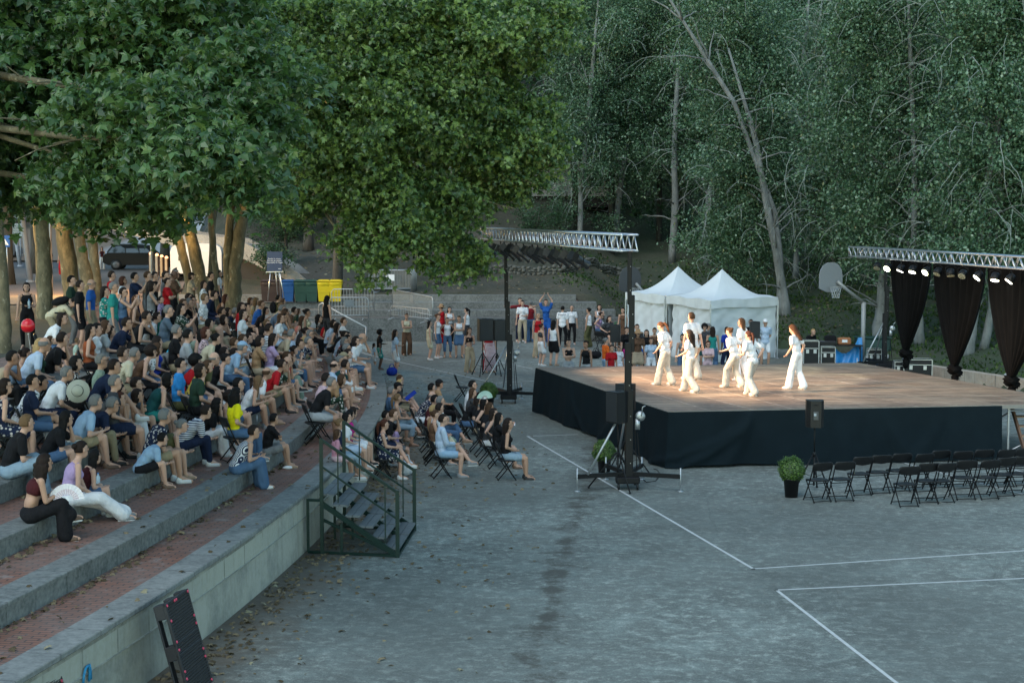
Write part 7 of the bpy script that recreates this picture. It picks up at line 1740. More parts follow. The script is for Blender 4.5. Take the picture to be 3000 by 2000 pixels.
def yb(px, py, z): q = W(px, py, z); return Vector((q.x, q.y, z))
barrier(yb(972, 912, z2), yb(1096, 912, z2), 'low grey barrier in front of the yellow bins, upper one', 1.0)
barrier(yb(966, 938, lev_z(1)), yb(1080, 938, lev_z(1)), 'low grey barrier left of the stacked barriers, lower one', 1.0, panel=2)
barrier(yb(1150, 912, z2), yb(1268, 940, z2 - .1), 'grey barrier standing askew right of the stacked barriers', 1.0, panel=2)
barrier(yb(1144, 936, lev_z(1)), yb(1258, 948, lev_z(1) - .0), 'short tilted grey barrier on the lowest far terrace step', .62)
# handrail at the end stairs
hr = empty('handrail', (0, 0, 0), 0, 'pale tubular handrail sloping down the end steps of the far terrace', 'handrail'); P_ = [W(934, 930, 1.04), WD(935, 893, 69.5), WD(944, 887, 69.4), WD(986, 912, 69.0), WD(1072, 958, 67.8), W(1073, 1018, 0)]; P_[0].z = .9
mb = MB(); mb.tube(P_[:5], .028, 8); mb.build('rail', mat('rail_paint', (.55, .56, .55), .4), hr, True); mb = MB(); mb.tube([P_[4], Vector((P_[4].x, P_[4].y, 0))], .022, 8); mb.build('post', STEEL, hr, True)
for k in range(3): mb = MB(); x = P_[4].x - 1.1 - k * .35; mb.box((x - .3, 68.9 + .5, .26 + k * .26), (.7 + .3 * k, 1.9, .26)); mb.build('stone_stair_step', BST, label='concrete stair step by the pale handrail, %s' % ['lowest', 'middle', 'upper'][k], cat='step')
# ================================================================== RAMP, BRIDGE, STONE WALL
CONC = mat_concrete('ramp_concrete', (.23, .23, .22), (.2, .2, .19), (.15, .15, .15), (9, 9), 0, 1.3, 'Object', False); CDK = mat('deck_underside', (.10, .07, .05), .9, .2, 2)
rp = empty('pedestrian_ramp', (-12, 78, 0), 0, 'long concrete footbridge ramp descending from upper left to the ground by the bins', 'ramp'); c0 = Vector(rp.location)
ctl = [(-260, 500, 82), (0, 585, 81), (260, 655, 80), (560, 735, 79), (700, 752, 78), (850, 825, 77), (985, 908, 76)]; th = [.95, .95, .95, .9, .85, .75, .3]
front = [WD(*c) for c in ctl]; topz = [p.z + t for p, t in zip(front, th)]
def side(name, dy, m, w=.18):
    mb = MB(); vs = []
    for p, z in zip(front, topz): vs += [(p.x, p.y + dy, p.z), (p.x, p.y + dy, z), (p.x, p.y + dy + w, z), (p.x, p.y + dy + w, p.z)]
    fs = []
    for i in range(len(front) - 1):
        for k in range(4): fs.append((i * 4 + k, i * 4 + (k + 1) % 4, (i + 1) * 4 + (k + 1) % 4, (i + 1) * 4 + k)[::-1])
    fs += [(0, 1, 2, 3), tuple(len(vs) - 4 + k for k in (3, 2, 1, 0))]; mb.add([Vector(v) - c0 for v in vs], fs); return mb.build(name, m, rp)
side('parapet', 0, CONC); side('parapet', 3.0, CONC)
mb = MB(); vs = []
for p in front: vs += [(p.x, p.y + .19, p.z + .02), (p.x, p.y + .19, p.z + .3), (p.x, p.y + 2.99, p.z + .3), (p.x, p.y + 2.99, p.z + .02)]
fs = [(i * 4 + k, i * 4 + (k + 1) % 4, (i + 1) * 4 + (k + 1) % 4, (i + 1) * 4 + k)[::-1] for i in range(len(front) - 1) for k in range(4)]; mb.add([Vector(v) - c0 for v in vs], fs); mb.build('deck', CDK, rp)
mb = MB(); vs = []
for p, z in zip(front[3:], topz[3:]): vs += [(p.x, p.y + .5, -.2), (p.x, p.y + .5, p.z + .05)]
mb.add([Vector(v) - c0 for v in vs], [(i * 2, i * 2 + 1, i * 2 + 3, i * 2 + 2) for i in range(len(vs) // 2 - 1)]); mb.build('ramp_shade_sheet', mat('ramp_shade', (.03, .028, .026), .9), rp)  # near-black sheet stands in for the darkness under the ramp
br = empty('concrete_bridge', (-4, 101, 0), 0, 'grey concrete road bridge half hidden by foliage in front of the wood', 'bridge'); z0, z1 = WD(1200, 575, 101).z, WD(1200, 470, 101).z
mb = MB(); mb.box((-2, 3, (z0 + z1) / 2), (26, 7, z1 - z0)); mb.build('deck_beam', CONC, br); mb = MB(); mb.box((-2, 3, z0 - .35), (26, 6.4, .7)); mb.build('girder', mat('girder_dark', (.02, .02, .02), .9), br)
for x in (-10.5, -5.2, 1.5, 7.): mb = MB(); mb.box((x, 2, z0 / 2 + .6 ), (.9, 1.2, z0 - 1.2)); mb.build('pillar', CONC, br)
mb = MB(); 
for z in (z1 + .5, z1 + 1.0): mb.tube([(-15, -.3, z), (11, -.3, z)], .04, 6)
for x in range(-14, 11): mb.tube([(x, -.3, z1), (x, -.3, z1 + 1.)], .03, 5)
mb.build('railing', STEEL, br)
RUB = mat('rubble_stone', (.10, .10, .088), .95, .3, 3, 0, .4)
def rubble(path, h, label, seed):
    o = empty('dry_stone_wall', path[0], 0, label, 'wall'); r = random.Random(seed); mb = MB(); c = Vector(path[0])
    for a, b in zip(path[:-1], path[1:]):
        a, b = Vector(a), Vector(b); L = (b - a).length; s = 0
        while s < L:
            for row in range(int(h / .17)):
                p = a.lerp(b, min(1, (s + r.uniform(-.05, .05)) / L)); g = float(hill(p.x, p.y)); w = r.uniform(.12, .2); mb.ell(Vector((p.x, p.y + r.uniform(-.04, .04), g + row * .15 + r.uniform(0, .08))) - c, (w * r.uniform(.6, 1.1), .16, r.uniform(.06, .12)), Matrix.Rotation(r.uniform(-.3, .3), 3, 'Y'), 8, 5, fn=lambda d: 1 + .15 * math.sin(d.x * 7 + seed) * math.sin(d.z * 8))
            s += .26
    mb.build('stones', RUB, o)
rubble([on_ground(1272, 832), on_ground(1340, 822), on_ground(1420, 806), on_ground(1520, 803), on_ground(1650, 803), on_ground(1800, 802), on_ground(1880, 806)], .62, 'long curved dry stone wall on the slope above the far terraces', 4)
# ================================================================== STREET FURNITURE AND VEHICLES (far left)
ORG = (1., .56, .16)
def plight(loc, e, col, r=.15):
    l = bpy.data.lights.new('lamp_light', 'POINT'); l.energy = e; l.color = col; l.shadow_soft_size = r; o = bpy.data.objects.new('lamp_light', l); COL.objects.link(o); o.location = loc; return o
lp = WD(515, 612, 57.5); sl_ = empty('street_lamp', (lp.x - .9, lp.y, float(hill(lp.x - .9, lp.y))), 0, 'lit flat street lamp glowing between the leaning trunks', 'street lamp'); g0 = Vector(sl_.location)
mb = MB(); top = lp - g0; mb.tube([(0, 0, 0), (0, 0, top.z - .3), (.25, 0, top.z + .05), (.75, 0, top.z + .08)], .05, 10); mb.build('post', STEEL, sl_, True); mb = MB(); mb.box(top + Vector((0, 0, .08)), (.85, .3, .08), bev=.03); mb.build('lamp_head', mat('lamp_case', (.1, .08, .06), .5), sl_); mb = MB(); mb.box(top + Vector((-.0, 0, .02)), (.72, .24, .05), bev=.02); mb.build('lamp_glass', emis('sodium', (1., .62, .25), 14), sl_)
plight(lp + Vector((0, -.3, -.3)), 55, ORG)
l2 = WD(-30, 560, 50.5); s2 = empty('street_lamp', (l2.x - .3, l2.y, float(hill(l2.x, l2.y))), 0, 'street lamp at far left mostly hidden in lit yellow leaves', 'street lamp'); g0 = Vector(s2.location); top = l2 - g0
mb = MB(); mb.tube([(0, 0, 0), (0, 0, top.z), (.3, 0, top.z + .1)], .05, 10); mb.build('post', STEEL, s2, True); mb = MB(); mb.box(top + Vector((.2, 0, .05)), (.6, .25, .07), bev=.02); mb.build('lamp_head', mat('lamp_case', (.1, .08, .06), .5), s2); mb = MB(); mb.box(top + Vector((.2, 0, .0)), (.5, .2, .04), bev=.015); mb.build('lamp_glass', emis('sodium', ORG, 14), s2)
plight(l2 + Vector((.2, -.1, -.4)), 190, ORG)
l3 = WD(165, 570, 70); s3 = empty('street_lamp', (l3.x - .3, l3.y, float(hill(l3.x, l3.y))), 0, 'added street lamp casting orange light on the pavement behind the yellow lit trunks', 'street lamp'); g0 = Vector(s3.location); top = l3 - g0
mb = MB(); mb.tube([(0, 0, 0), (0, 0, top.z), (.3, 0, top.z + .1)], .05, 10); mb.build('post', STEEL, s3, True); mb = MB(); mb.box(top + Vector((.2, 0, .05)), (.6, .25, .07), bev=.02); mb.build('lamp_head', mat('lamp_case', (.1, .08, .06), .5), s3); mb = MB(); mb.box(top + Vector((.2, 0, .0)), (.5, .2, .04), bev=.015); mb.build('lamp_glass', emis('sodium', ORG, 14), s3)
plight(l3 + Vector((.2, -.1, -.4)), 1700, ORG); 
def pole(px0, py0, px1, py1, r, label, m, Y=None):
    G = on_ground(px0, py0); o = empty('utility_pole', G, 0, label, 'pole'); t = WD(px1, py1, G.y) - G; mb = MB(); mb.tube([(0, 0, -.1), t], [r, r * .8], 12); mb.lathe((0, 0, 0), [(r * 1.6, -.02), (r * 1.6, .12), (r, .14)], 12); mb.build('shaft', m, o, True); return o
PG = mat('pole_grey', (.26, .28, .33), .6, .15, 4)
pole(90, 828, 62, 600, .16, 'tall bluish grey pole leaning slightly at the far left', PG); pole(60, 782, 44, 690, .13, 'shorter grey pole under the warning sign panel', PG); pole(205, 690, 214, 560, .05, 'thin dark pole between the yellow lit trunks', BLACKM)
G = on_ground(22, 838); o = empty('crossing_sign', G, 0, 'blue square pedestrian crossing sign on a thin post', 'traffic sign'); k = F / G.y; zc = (838 - 707) / k; w = 34 / k
mb = MB(); mb.tube([(0.03, .03, 0), (0, .03, zc + w / 2)], .035, 8); mb.build('post', STEEL, o, True); SB_ = mat('sign_blue', (.01, .08, .30), .4, .02, 2, 0, 0); mb = MB(); x0 = (16 - 22) / k; mb.box((x0, -.02, zc), (w, .03, w), bev=.02); mb.build('panel', SB_, o)
mb = MB(); hh = w * .40; mb.add([(x0 - hh, -.045, zc - hh * .8), (x0 + hh, -.045, zc - hh * .8), (x0, -.045, zc + hh * .85)], [(0, 1, 2)]); mb.build('white_triangle', WHT, o)
mb = MB(); y = -.06; P3 = lambda a, b: Vector((x0 + a * w, y, zc + b * w)); mb.ell(P3(0, .13), (.035 * w, .01, .04 * w), n=8, m=6)
for a, b in (((0, .09), (0, -.04)), ((0, -.04), (-.09, -.2)), ((0, -.04), (.09, -.2)), ((0, .07), (-.1, -.01)), ((0, .07), (.1, -.01))): mb.bar(P3(*a), P3(*b), .035 * w, .01, (0, 1, 0))
for a in (-.2, -.1, .0, .1, .2): mb.bar(P3(a, -.29), P3(a * .85, -.23), .03 * w, .01, (0, 1, 0))
mb.build('walking_figure', BLACKM, o)
G = on_ground(52, 776); o = empty('warning_panel', G, 0, 'pale rectangular panel with black capital lettering on two poles', 'sign'); k = F / G.y; zc = (776 - 674) / k; w = 42 / k; hgt = 37 / k; x0 = (46 - 52) / k
mb = MB(); mb.box((x0, 0, zc), (w, .04, hgt)); mb.build('panel', mat('panel_pale', (.33, .37, .36), .6, .05), o); text('ATENCIÓ\nVELOCITAT\nCONTROLADA\nPER RADAR', hgt * .2, (x0, -.03, zc + hgt * .26), o, BLACKM)
for dx in (-.3, .35): mb = MB(); mb.tube([(x0 + dx, .05, 0), (x0 + dx, .05, zc)], .05, 8); mb.build('post', PG, o, True)
# info totems
for k, px in enumerate((441, 459, 473, 487)):
    G = on_ground(px + 2, 812 + 2 * k); G = Vector((G.x, G.y, G.z)); kk = F / G.y; h_ = (812 - 738 - k * 2) / kk; o = empty('ticket_pillar', G, 0, 'narrow lit pillar with rounded orange top, %s from left' % ordn[k], 'pillar', 'narrow pillars near the car')
    mb = MB(); mb.box((0, 0, h_ * .45), (11 / kk, .2, h_ * .9), bev=.02); mb.build('body', mat('pillar_dark', (.08, .035, .02), .5), o); mb = MB(); mb.box((-.01, -.11, h_ * .5), (6 / kk, .02, h_ * .8)); mb.build('front_strip', mat('pillar_cream', (.5, .40, .30), .5), o); mb = MB(); mb.ell((0, 0, h_ * .93), (5 / kk, .09, 5 / kk), n=12, m=8); mb.build('lamp_cap', emis('totem_glow', (1., .45, .2), 1.2), o, True)
# cars
def car(G, rz, colr, label, kind='suv', L=4.5, Wc=1.85, Hc=1.66):
    o = empty('parked_car', G, rz, label, 'car'); P_ = [(-.5, .30), (-.5, .52), (-.475, .62), (-.44, .66), (-.36, .97), (-.3, 1.0), (.02, 1.0), (.13, .96), (.27, .66), (.44, .57), (.495, .45), (.5, .24), (.42, .2), (-.42, .2)]
    paint = mat('paint_' + colr[0], colr[1], .4, .05, 3, 0, 0, .15); mb = MB(); n = len(P_); vs = []
    for s, ins in ((-1, 1), (-.86, 0), (.86, 0), (1, 1)):
        for x, z in P_: zz_ = z; yy = s * Wc / 2 * (1 - (.16 if z > .6 else 0) * min(1, (z - .6) / .35 if z > .6 else 0)); vs.append((x * L * (.985 if ins else 1), yy, zz_ * Hc))
    fs = [tuple(range(n)), tuple(range(4 * n - 1, 3 * n - 1, -1))] + [(j * n + i, (j + 1) * n + i, (j + 1) * n + (i + 1) % n, j * n + (i + 1) % n) for j in range(3) for i in range(n)]; mb.add(vs, [f[::-1] for f in fs]); mb.build('body', paint, o)
    GLS = mat('car_glass', (.03, .04, .05), .06, 0, 3, 0, 0, .8)
    for s in (-1, 1):
        for a in ([(-.42, .68), (-.345, .93), (-.17, .955), (-.17, .68)], [(-.155, .68), (-.155, .955), (.01, .95), (.03, .68)], [(.045, .68), (.03, .95), (.11, .92), (.215, .68)]):
            mb = MB(); mb.add([(x * L, s * (Wc / 2 * (1 - .16 * (z - .6) / .35) + .012), z * Hc) for x, z in a], [(0, 1, 2, 3)]); mb.build('side_window', GLS, o)
        for wx in (-.3, .31):
            M = Matrix.Rotation(R(90), 3, 'X'); mb = MB(); mb.lathe((wx * L, s * (Wc / 2 - .08), .35), [(.2, -.11), (.34, -.11), (.35, -.05), (.35, .05), (.34, .11), (.2, .11)], 24, M=M); wh = mb.build('wheel', BLACKP, o, True); mb = MB(); mb.lathe((wx * L, s * (Wc / 2 + .035), .35), [(.001, -.02), (.2, -.02), (.22, .0), (.2, .012), (.05, .005), (.001, .01)], 20, M=M)
            for q in range(6): a = q * math.pi / 3; mb.bar((wx * L, s * (Wc / 2 + .05), .35), (wx * L + .2 * math.cos(a), s * (Wc / 2 + .05), .35 + .2 * math.sin(a)), .03, .02, (0, 1, 0))
            mb.build('rim', mat('rim_grey', (.12, .12, .13), .4, .1, 6, .3), wh, True)
    mb = MB(); mb.add([(-.452 * L, -.62, .69 * Hc), (-.452 * L, .62, .69 * Hc), (-.372 * L, .55, .95 * Hc), (-.372 * L, -.55, .95 * Hc)], [(0, 1, 2, 3)]); mb.build('rear_window', GLS, o); mb = MB(); mb.add([(.262 * L, -.7, .69 * Hc), (.262 * L, .7, .69 * Hc), (.142 * L, .6, .94 * Hc), (.142 * L, -.6, .94 * Hc)], [(3, 2, 1, 0)]); mb.build('windscreen', GLS, o)
    for s in (-1, 1): mb = MB(); mb.box((-.49 * L, s * .72, .52 * Hc), (.06, .32, .1), bev=.01); mb.build('tail_light', mat('tail_red', (.25, .01, .01), .3), o); mb = MB(); mb.box((.49 * L, s * .7, .46 * Hc), (.06, .3, .1), bev=.01); mb.build('headlight', mat('headlight', (.5, .5, .5), .1), o); mb = MB(); mb.tube([(-.3 * L, s * .62, 1.01 * Hc), (.05 * L, s * .62, 1.01 * Hc)], .018, 6); mb.build('roof_rail', ALU, o)
    return o
G = on_ground(408, 790); car(G, R(4), ('dark', (.004, .005, .007)), 'dark SUV parked in front of the pale paved slope', L=4.4)
G = on_ground(-14, 762); car(G, R(75), ('silver', (.3, .3, .32)), 'car at the far left edge behind the crossing sign')
G = on_ground(575, 822); kk = F / G.y; o = empty('white_van', G, R(0), 'white boxy van behind the leaning trunks', 'van'); mb = MB(); wv_, hv = 150 / kk, 108 / kk
pr_ = [(-.5, .12), (-.5, .78), (-.47, .9), (-.36, 1.0), (.36, 1.0), (.47, .9), (.5, .78), (.5, .12)]; n = len(pr_); vs = [(x * wv_, y, z * hv) for y in (0, 2.2) for x, z in pr_]; mb.add(vs, [tuple(range(n)), tuple(range(2 * n - 1, n - 1, -1))] + [(i, i + n, (i + 1) % n + n, (i + 1) % n) for i in range(n)]); VW = mat('van_white', (.55, .57, .6), .4, .05, 2); mb.build('body', VW, o)
for x in (-.2, .24): mb = MB(); mb.box((x * wv_, -.015, .5 * hv), (.34 * wv_, .03, .62 * hv), bev=.02); mb.build('door_panel', VW, o)
mb = MB(); mb.box((-.3 * wv_, -.03, .6 * hv), (.08 * wv_, .03, .12 * hv)); mb.build('vent', BLACKP, o)
for x in (-.36, .36): mb = MB(); mb.lathe((x * wv_, .1, .33), [(.001, -.1), (.33, -.1), (.33, .1), (.001, .1)], 20, M=Matrix.Rotation(R(90), 3, 'X')); mb.build('wheel', BLACKP, o, True)
# ================================================================== BACKSTAGE right
def fcase(G, w, d, h, rz, label):
    o = empty('flight_case', G, rz, label, 'flight case'); mb = MB(); mb.box((0, 0, h * .36 + .08), (w, d, h * .7)); mb.build('case_body', BLACKP, o); mb = MB(); mb.box((0, 0, h * .86 + .085), (w, d, h * .27)); mb.build('case_lid', BLACKP, o); mb = MB(); e = .022
    for sx in (-1, 1):
        for sy in (-1, 1): mb.box((sx * w / 2, sy * d / 2, h / 2 + .08), (e, e, h))
    for z in (.09, h * .71 + .085, h + .08):
        for sy in (-1, 1): mb.box((0, sy * d / 2, z), (w, e, e))
        for sx in (-1, 1): mb.box((sx * w / 2, 0, z), (e, d, e))
    mb.build('edge_trim', ALU, o)
    for x in (-.25, .25): mb = MB(); mb.box((x * w, -d / 2 - .01, h * .68), (.11, .015, .14), bev=.005); mb.build('latch', ALU, o)
    for sx in (-1, 1):
        for sy in (-1, 1): mb = MB(); mb.lathe((sx * w * .4, sy * d * .4, .045), [(.001, -.015), (.042, -.015), (.042, .015), (.001, .015)], 12, M=Matrix.Rotation(R(90), 3, 'Y')); mb.build('caster', BLACKP, o, True)
    return o
for px, py, w, h, lb in ((2686, 1110, .95, .62, 'black flight case with metal edges behind the stage under the left curtain'), (2640, 1106, .5, .5, 'smaller black flight case left of the larger one'), (2375, 1078, .55, .95, 'tall black rack case at the sound desk, left one'), (2425, 1076, .5, .7, 'black rack case next to the blue tarp'), (2560, 1075, .5, .6, 'black case beside the basketball post')):
    G = W(px, py, 0); fcase((G.x, G.y, 0), w, .55, h, R(-8), lb)
G = W(2440, 1070, 0); o = empty('mixing_desk', (G.x, G.y, 0), R(-4), 'dark folding table with mixing gear behind the blue tarp', 'table'); mb = MB(); mb.box((0, .2, .76), (2.2, .7, .04)); mb.build('table_top', BLACKP, o)
for x in (-1, 1):
    for y in (-.08, .48): mb = MB(); mb.box((x, y, .37), (.04, .04, .74)); mb.build('leg', BLACKM, o)
def item(name, px, z, dims, m, label, cat): p = W(px, 1070, 0); q = Vector((p.x, p.y + .2, z)); r_ = empty(name, q, R(-4), label, cat); mb = MB(); mb.box((0, 0, dims[2] / 2), dims, bev=min(dims) * .15); mb.build('body', m, r_); return r_
r_ = item('mixing_console', 2415, .78, (.9, .5, .12), BLACKP, 'low black mixing console on the desk before the operator', 'mixer'); mb = MB(); mb.box((0, 0, .13), (.84, .4, .01)); mb.build('control_surface', mat('console_grey', (.08, .08, .09), .5), r_)
r_ = item('cardboard_box', 2475, .78, (.5, .3, .26), mat('cardboard', (.30, .12, .05), .8), 'reddish brown cardboard box on the backstage table', 'box'); mb = MB(); mb.box((0, -.156, .14), (.2, .005, .1)); mb.build('box_label', WHT, r_)
r_ = item('equipment_bag', 2434, .78, (.42, .3, .34), cloth('black'), 'black bag heaped on the backstage table', 'bag'); mb = MB(); mb.tube([(-.12, 0, .33), (-.05, 0, .42), (.05, 0, .42), (.12, 0, .33)], .015, 6); mb.build('strap', cloth('darkgrey'), r_)
# blue tarp draped
G = W(2478, 1068, 0); mb = MB(); n, m_ = 40, 16; vs = []
for j in range(m_ + 1):
    for i in range(n + 1):
        s, t = i / n, j / m_; zt_ = .95 - .55 * math.sin(math.pi * min(1, s * 1.15)) ** .7 + .1 * s; vs.append(((s - .5) * 1.15, -.1 - .25 * t + .05 * math.sin(s * 17 + t * 3) * (t + .2), zt_ * (1 - t) + .02 * t))
mb.add(vs, [(j * (n + 1) + i, j * (n + 1) + i + 1, (j + 1) * (n + 1) + i + 1, (j + 1) * (n + 1) + i) for j in range(m_) for i in range(n)]); link('blue_tarp', mb.mesh('tarp', mat('tarp_blue', (.015, .20, .50), .4, .15, 8, 0, .4), True), None, (G.x, G.y, 0), label='bright blue plastic tarp hanging over backstage equipment left of the basketball post', cat='tarp')
# dark green container
G = W(2565, 1062, 0); o = empty('storage_box', (G.x, G.y + .6, 0), 0, 'dark green storage box behind the poles at the back of the stage', 'box'); mb = MB(); mb.box((0, 0, .45), (1.3, .7, .9), bev=.05); mb.build('body', mat('box_green', (.012, .05, .045), .5), o); mb = MB(); mb.box((0, 0, .93), (1.36, .76, .06), bev=.02); mb.build('lid', mat('box_green', (.012, .05, .045), .5), o)
# grey conduit at right edge
mb = MB(); Y0 = 50; pts = [WD(2943, 1098, 51), WD(2965, 1085, 51.1), WD(2990, 1060, 51.2), WD(2999, 1030, 51.3), WD(2996, 960, 51.4), WD(2992, 905, 51.5), WD(2998, 880, 51.6)]; mb.tube(pts, .035, 8); mb.build('grey_conduit', mat('conduit', (.35, .38, .42), .5), smooth=True, label='curved grey conduit rising from the low beige wall at the right edge', cat='pipe')
# cable on court near the tower
mb = MB(); pts = [W(x, y, .012) for x, y in ((1880, 1400), (1895, 1412), (1920, 1408), (1936, 1390), (1925, 1375), (1915, 1372))]; mb.tube(pts, .009, 6); mb.build('power_cable', BLACKM, smooth=True, label='thin black power cable curling on the court behind the near truss tower', cat='cable')
# ================================================================== SMALL THINGS
def thing_at(name, px, py, z, rz, label, cat): q = W(px, py, z); return empty(name, q, rz, label, cat)
# red balloon
q = WD(82, 955, 29.5); o = empty('balloon', q, 0, 'round red balloon floating beside the bending man', 'balloon'); mb = MB(); mb.ell((0, 0, 0), (.13, .13, .14), n=24, m=16, fn=lambda d: 1 - .12 * max(0, -d.z) ** 3); mb.build('balloon_skin', mat('balloon_red', (.55, .008, .02), .25, .03, 2, 0, 0, .6), o, True); mb = MB(); mb.lathe((0, 0, -.145), [(.018, -.012), (.006, .012)], 10); mb.tube([(0, 0, -.15), (.03, 0, -.4), (.05, .02, -.7)], .003, 4); mb.build('knot_string', WHT, o)
# hand fan held by seated woman in maroon crop top
def fan(q, rz, tilt, rad, m, label, col2=None):
    o = empty('hand_fan', q, rz, label, 'fan'); mb = MB(); n = 26; vs = []
    M = Matrix.Rotation(tilt, 3, 'X')
    for i in range(n + 1):
        a = math.pi * (.04 + .92 * i / n); z = .006 * (i % 2)
        for r_ in (.38, .7, 1.): vs.append(M @ Vector((math.cos(a) * rad * r_, z, math.sin(a) * rad * r_)))
    fs = [(i * 3 + j, (i + 1) * 3 + j, (i + 1) * 3 + j + 1, i * 3 + j + 1) for i in range(n) for j in range(2)]; mb.add(vs, fs, 0); mb.m = [0 if k % 2 else 1 for k in range(len(fs))]; mb.build('leaf', [m, col2 or m], o)
    mb = MB()
    for i in range(0, n + 1, 2): a = math.pi * (.04 + .92 * i / n); mb.bar(M @ Vector((0, 0, 0)), M @ Vector((math.cos(a) * rad, .004, math.sin(a) * rad)), .006, .004)
    mb.build('ribs', WHT, o)
def near(lbl_frag):
    return next(r for r in RECS if lbl_frag(r))
r_ = near(lambda r: r['top'] == 'crop' and r['tc'] == 'maroon'); hp = r_['loc'] + Matrix.Rotation(r_['rz'], 3, 'Z') @ Vector((.48, -.16, .56)); fan(hp, R(10), R(-15), .24, mat('fan_paper', (.62, .6, .62), .7, .05, 20), 'large white pleated hand fan held by the seated person in maroon crop top', mat('fan_dots', (.50, .42, .46), .7, .5, 60))
q = WD(1420, 1168, 37); fan(q, R(20), R(10), .2, mat('fan_green', (.40, .58, .50), .7), 'pale green hand fan held up in the front row of chairs')
# bottle
def bottle(q, label):
    o = empty('water_bottle', q, 0, label, 'bottle'); mb = MB(); mb.lathe((0, 0, 0), [(.03, 0), (.034, .02), (.031, .1), (.034, .17), (.012, .2), (.012, .22)], 14); mb.build('bottle_body', mat('bottle_plastic', (.35, .45, .52), .12, .05, 10, 0, 0), o, True); mb = MB(); mb.lathe((0, 0, .215), [(.014, 0), (.014, .02), (.001, .02)], 12); mb.build('cap', mat('cap_blue', (.05, .2, .5), .4), o)
q = W(288, 1428, lev_z(2) + RISE); bottle(q, 'clear water bottle with blue cap on the kerb beside the white fan')
r_ = near(lambda r: r['px'] < 90 and r['py'] < 850 and r['row'] is not None); hp = r_['loc'] + Matrix.Rotation(r_['rz'], 3, 'Z') @ Vector((.27, .06, 1.0)); bottle(hp, 'large clear water bottle held by the standing person in black at far left')
# straw hat hung on chair
q = WD(228, 1145, 26.5); o = empty('straw_hat', q, 0, 'pale straw hat hanging behind a folding chair in the left crowd', 'hat'); M = Matrix.Rotation(R(75), 3, 'X'); mb = MB(); mb.lathe((0, 0, 0), [(.001, .1), (.08, .09), (.1, .0), (.2, -.01), (.2, -.016), (.001, -.01)], 24, M=M); mb.build('hat_body', mat('straw', (.42, .42, .34), .8, .15, 60), o, True); mb = MB(); mb.lathe((0, 0, 0), [(.101, .005), (.101, .03), (.095, .03)], 24, M=M); mb.build('hat_band', cloth('darkgrey'), o, True)
def bag(q, d, m, label, cat='bag', nm='carrier_bag'):
    o = empty(nm, q, .3, label, cat); mb = MB(); mb.ell((0, 0, d[2] * .48), (d[0] / 2, d[1] / 2, d[2] * .52), n=20, m=12, fn=lambda v: (1 + .1 * math.sin(v.x * 9 + v.z * 7) * math.sin(v.y * 8)) * (1 if v.z > -.7 else .95)); mb.build('bag_body', m, o, True); mb = MB()
    for s in (-.04, .04): mb.tube([(-d[0] * .25, s, d[2] * .9), (-.05, s, d[2] * 1.35), (.05, s, d[2] * 1.35), (d[0] * .25, s, d[2] * .9)], .008, 5)
    mb.build('handles', m, o)
WBAG = mat('bag_white', (.58, .62, .68), .35, .1, 5, 0, .4)
bag(W(1190, 1392, 0), (.36, .2, .34), WBAG, 'white plastic carrier bag on the court beside the floral dress')
bag(W(735, 1242, lev_z(2)), (.3, .25, .26), WBAG, 'white crumpled plastic bag on the brick terrace by a folding chair')
bag(W(1148, 1100, 0), (.4, .25, .3), cloth('royal'), 'blue backpack on the court by the knee-padded dancer', 'backpack', 'backpack')
bag(W(1745, 1050, 0), (.5, .3, .3), cloth('black'), 'black sports bag on the court beside the lone folding chair'); bag(W(1352, 1350, 0), (.35, .2, .3), cloth('brown:print'), 'patterned bag under the chair of the person in pale blue shirt')
bag(W(1790, 975, .55), (.45, .3, .35), cloth('coral'), 'coral bag on the low wall left of the tents'); bag(W(1806, 975, .55), (.3, .25, .35), cloth('green'), 'green bag on the low wall left of the tents'); bag(W(1780, 965, .55), (.35, .25, .3), cloth('black'), 'black bag on the low wall left of the tents')
mb = MB(); p = W(1790, 1000, 0); mb.box((p.x - .2, p.y + .2, .25), (2.6, .5, .5), bev=.02); mb.build('concrete_bench', BST, label='low concrete block bench left of the tents holding bags', cat='bench')
put_chair(W(1762, 1030, 0), R(60), 'lone black folding chair on the far court beside the tents', 'empty folding chairs'); put_chair(W(1352, 1175, 0), R(8), 'empty black folding chair at the far end of the front chair row', 'empty folding chairs')
r = random.Random(5)
# blue leaflet and tissue
q = WD(1203, 1158, 35.6); mb = MB(); M = Matrix.Rotation(R(35), 3, 'Y') @ Matrix.Rotation(R(10), 3, 'X'); mb.box((0, 0, 0), (.3, .01, .09), M @ Matrix.Rotation(R(-75), 3, 'Y')); link('leaflet', mb.mesh('leaflet', cloth('royal')), None, q, label='blue paper leaflet used as a fan in the rear row of chairs', cat='leaflet')
mb = MB(); mb.ell((0, 0, .02), (.08, .05, .03), n=12, m=8, fn=lambda d: 1 + .3 * math.sin(d.x * 9 + d.y * 7)); link('crumpled_tissue', mb.mesh('tissue', WHT, True), None, W(842, 1372, lev_z(1)), label='crumpled white tissue lying on the lowest brick path', cat='tissue')
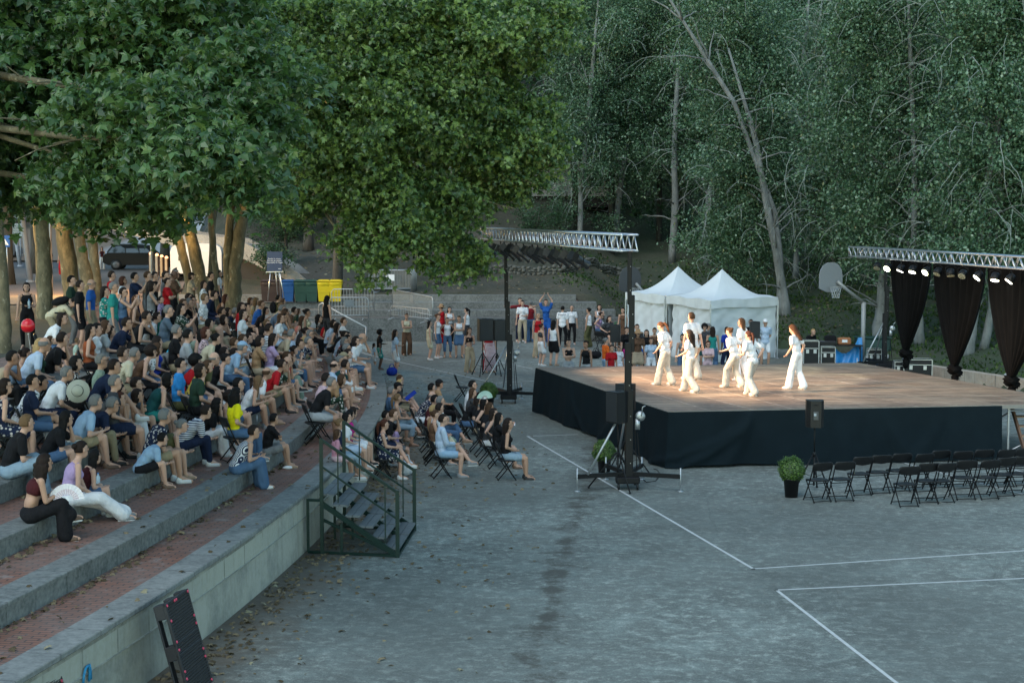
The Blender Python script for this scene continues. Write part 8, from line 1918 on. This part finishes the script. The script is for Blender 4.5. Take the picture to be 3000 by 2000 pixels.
# ================================================================== FALLEN LEAVES
DRY = mat_leaf('dry_leaf', (.10, .075, .045), (.22, .175, .11), (.32, .30, .2), .8, .1, .2)
def litter(name, P, size, label, seed, kind='plane'):
    n = len(P); link(name, leaves(name, P, np.random.default_rng(seed).normal(0, 1, (n, 3)) * [1, 1, 0], size, kind, DRY, .93, seed), kind='stuff', label=label, cat='leaves')
rl = np.random.default_rng(12); P = []
for L in range(0, NLEV + 1):
    z = lev_z(L) if L else 0.; n = 520 if L < 3 else 220
    for _ in range(n if L else 2200):
        i = int(rl.integers(2, len(base) - 8)); i = min(i, int(abs(rl.normal(0, 45)) + 8)) if rl.random() < .5 else i
        d = (lev_d(L + 1) - abs(rl.normal(0, .08)) - .04) if rl.random() < .78 else rl.uniform(lev_d(L) + .05, lev_d(L + 1))
        if L == 0: d = -abs(rl.normal(0, .5)) - .05 if rl.random() < .8 else -rl.uniform(0, 4)
        j = i; f = rl.random(); b_ = base[j] * (1 - f) + base[min(j + 1, len(base) - 1)] * f; p = b_ + nrm[j] * d; P.append((p[0], p[1], z + .012 + abs(rl.normal(0, .012))))
litter('fallen_leaves', np.array(P), .08, 'dry brown plane leaves lying along the terrace steps and wall foot', 12)
P = []
for _ in range(2600):
    x, y = rl.uniform(-12, 20), rl.uniform(63, 92)
    if seg_signed(np.array([x]), np.array([y]))[0] > .2: P.append((x, y, float(hill(x, y)) + .03))
litter('slope_leaves', np.array(P), .13, 'pale fallen leaves scattered over the slope behind the stage', 13, 'mid')
GRS = mat_leaf('grass_blade', (.03, .06, .018), (.06, .105, .03), (.12, .13, .05), .7, .2, .2)
xs, ys = rl.uniform(2, 26, 42000), rl.uniform(50, 92, 42000); kk = (seg_signed(xs, ys) > .3) & (np.sin(xs * .8 + 2) * np.cos(ys * .6) + rl.normal(0, .5, len(xs)) + (xs - 8) * .08 > 0); xs, ys = xs[kk], ys[kk]; zs = hill(xs, ys)
D = rl.normal(0, .5, (len(xs), 3)); D[:, 2] = 1.6; link('grass', leaves('grass', np.stack([xs, ys, zs - .02], 1), D, .15, 'oval', GRS, .0, 14), kind='stuff', label='rough short grass on the slope under the poplars', cat='grass')
bpy.context.view_layer.update()
